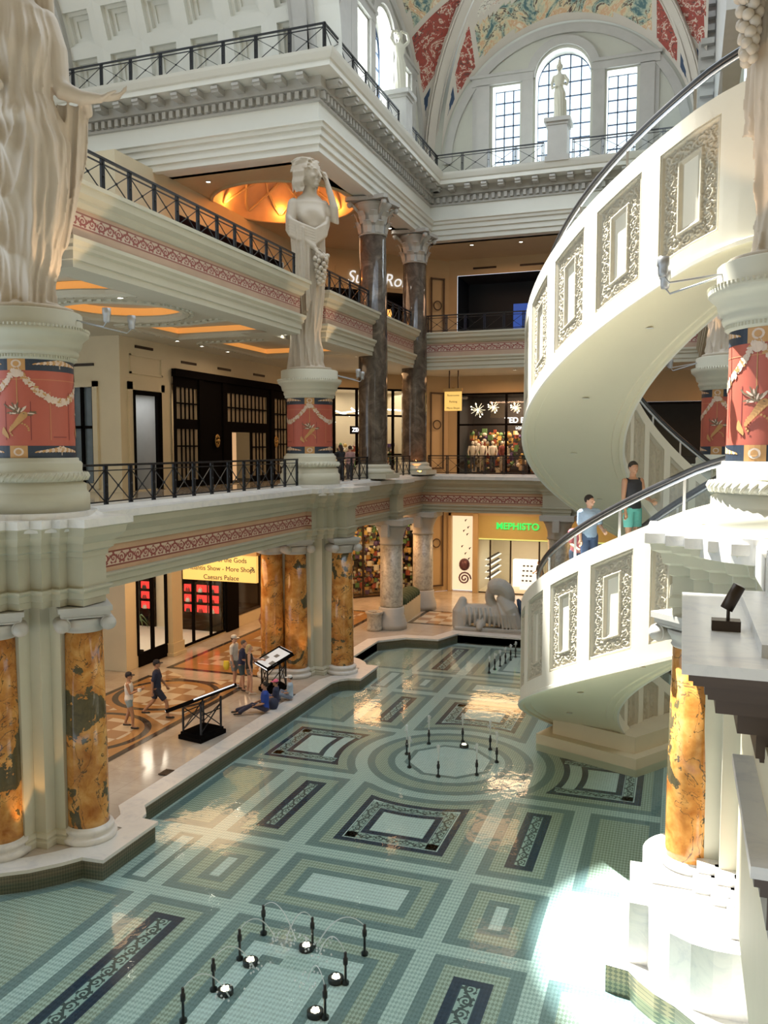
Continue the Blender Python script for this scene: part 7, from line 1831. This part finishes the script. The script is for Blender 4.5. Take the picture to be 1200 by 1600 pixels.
# ================================================================ ROOM LAMPS
def downlight(lab, x, y, z, e=22, col=(1, .68, .4), grp='gallery ceiling downlights', real=True):
    t = thing('ceiling_downlight', lab, 'downlight', (x, y, z), 0, grp)
    mb = MB(); mb.lathe([(.10, 0), (.12, -.015), (.09, -.02), (.085, 0)], seg=16); mb.build('trim_ring', M['white'], t)
    mb = MB(); mb.lathe([(.08, -.005), (.001, -.006)], seg=14); mb.build('lens', M['down'], t)
n = 0
for z, e, col, pts, lv in ((5.38, 0, 0, [(-16, y) for y in (16, 20, 24, 28, 32, 36)]+[(-13.6, y) for y in (18, 22, 33, 37)], 'ground'),
                          (12.18, 0, 0, [(-14.2, 19), (-13.3, 22.6), (-13.3, 27), (-14, 30.5), (-17.9, 27.3), (-17.9, 29), (-17.9, 31), (-13.5, 34.5), (-13.4, 37.5), (-10, 42), (-8.2, 43)], 'middle'),
                          (18.6, 0, 0, [(-17.8, 29.5), (-13.6, 29), (-13.5, 36.8), (-13.4, 38.5), (-10.5, 43), (-8.0, 43.2)], 'upper')):
    for k, (x, y) in enumerate(pts): downlight('round recessed downlight in the %s gallery ceiling, number %s from the viewer' % (lv, ['one', 'two', 'three', 'four', 'five', 'six', 'seven', 'eight', 'nine', 'ten', 'eleven'][k]), x, y, z)
for (x, y, z, e, c, sz) in ((-16, 18.5, 5.2, 150, (1, .62, .34), 3), (-16, 26, 5.2, 150, (1, .6, .3), 3), (-15.8, 33.5, 5.2, 200, (1, .52, .22), 3), (-14.6, 40.5, 5.2, 190, (1, .52, .22), 3), (-9, 43.4, 5.0, 170, (1, .58, .26), 3), (-4, 43.4, 5.0, 110, (1, .58, .26), 3),
                            (-16, 21, 11.9, 80, (1, .84, .62), 3), (-16, 31, 11.9, 75, (1, .66, .38), 3), (-15, 39, 11.9, 130, (1, .56, .26), 3), (-9, 43.4, 11.9, 110, (1, .52, .24), 3), (3, 43, 11.9, 90, (1, .52, .24), 3),
                            (-16.5, 30.5, 18.3, 35, (1, .6, .34), 2.5), (-15.5, 38.5, 18.3, 55, (1, .58, .32), 2.5), (-9, 43.6, 18.3, 65, (1, .56, .32), 2.5), (3, 43.6, 18.3, 60, (1, .56, .32), 2.5)):
    light('gallery_lamp', 'AREA', (x, y, z), e, c, sz, (x, y, z-5))
for (x, y) in ((-12.45, 13.35), (-13.0, 12.6), (-13.0, 27.6), (-12.5, 27.0), (-13.2, 26.3)): light('column_uplight', 'SPOT', (x+.25, y-.45, .3), 60, (1, .5, .16), .05, (x, y+.1, 5), spot=50)
light('column_uplight', 'SPOT', (-11.9, 38.6, 7.0), 60, (1, .35, .08), .05, (-12.4, 39.3, 9), spot=70); light('column_uplight', 'SPOT', (-13.9, 33.2, 7.0), 90, (1, .5, .15), .05, (-13.2, 33.8, 12), spot=40)

for nm, (x0, y0, x1, y1, z) in (('above the tall grey doorway', (-18.98, 26.2, -18.98, 27.3, 11.9)), ('first beyond the cream wall block', (-18.98, 29.2, -18.98, 30.3, 11.62)), ('second beyond the cream wall block', (-18.98, 32.0, -18.98, 33.1, 11.62)), ('farthest along the left middle gallery wall', (-18.98, 35.2, -18.98, 36.3, 11.62)), ('above the cream framed gallery window', (-21.2, 25.28, -20.1, 25.28, 11.2)), ('over the closed blue upper shop', (-11.2, 46.25, -9.9, 46.25, 18.1)), ('over the closed blue upper shop, farther right', (-8.6, 46.25, -7.3, 46.25, 18.1))):
    mb = MB(); mb.beam((x0, y0, z), (x1, y1, z), .03, .10)
    for k in range(3): mb.beam((x0, y0, z-.03+.03*k), (x1, y1, z-.03+.03*k), .05, .008)
    tag(mb.build('air_vent', M['bronze']), 'slim dark air vent '+nm, 'vent')

t = thing('dark_bronze_form', 'slim dark leaning form against the right end of the grey sculpture', 'sculpture', (-6.55, 37.0, 0))
mb = MB(); mb.tube([(.5, -.1, .12), (.2, -.1, .15), (.05, -.1, .7), (-.12, -.1, 1.25), (-.2, -.1, 1.4)], [.06, .12, .13, .15, .08], 12); mb.build('figure', M['navy_paint'], t)
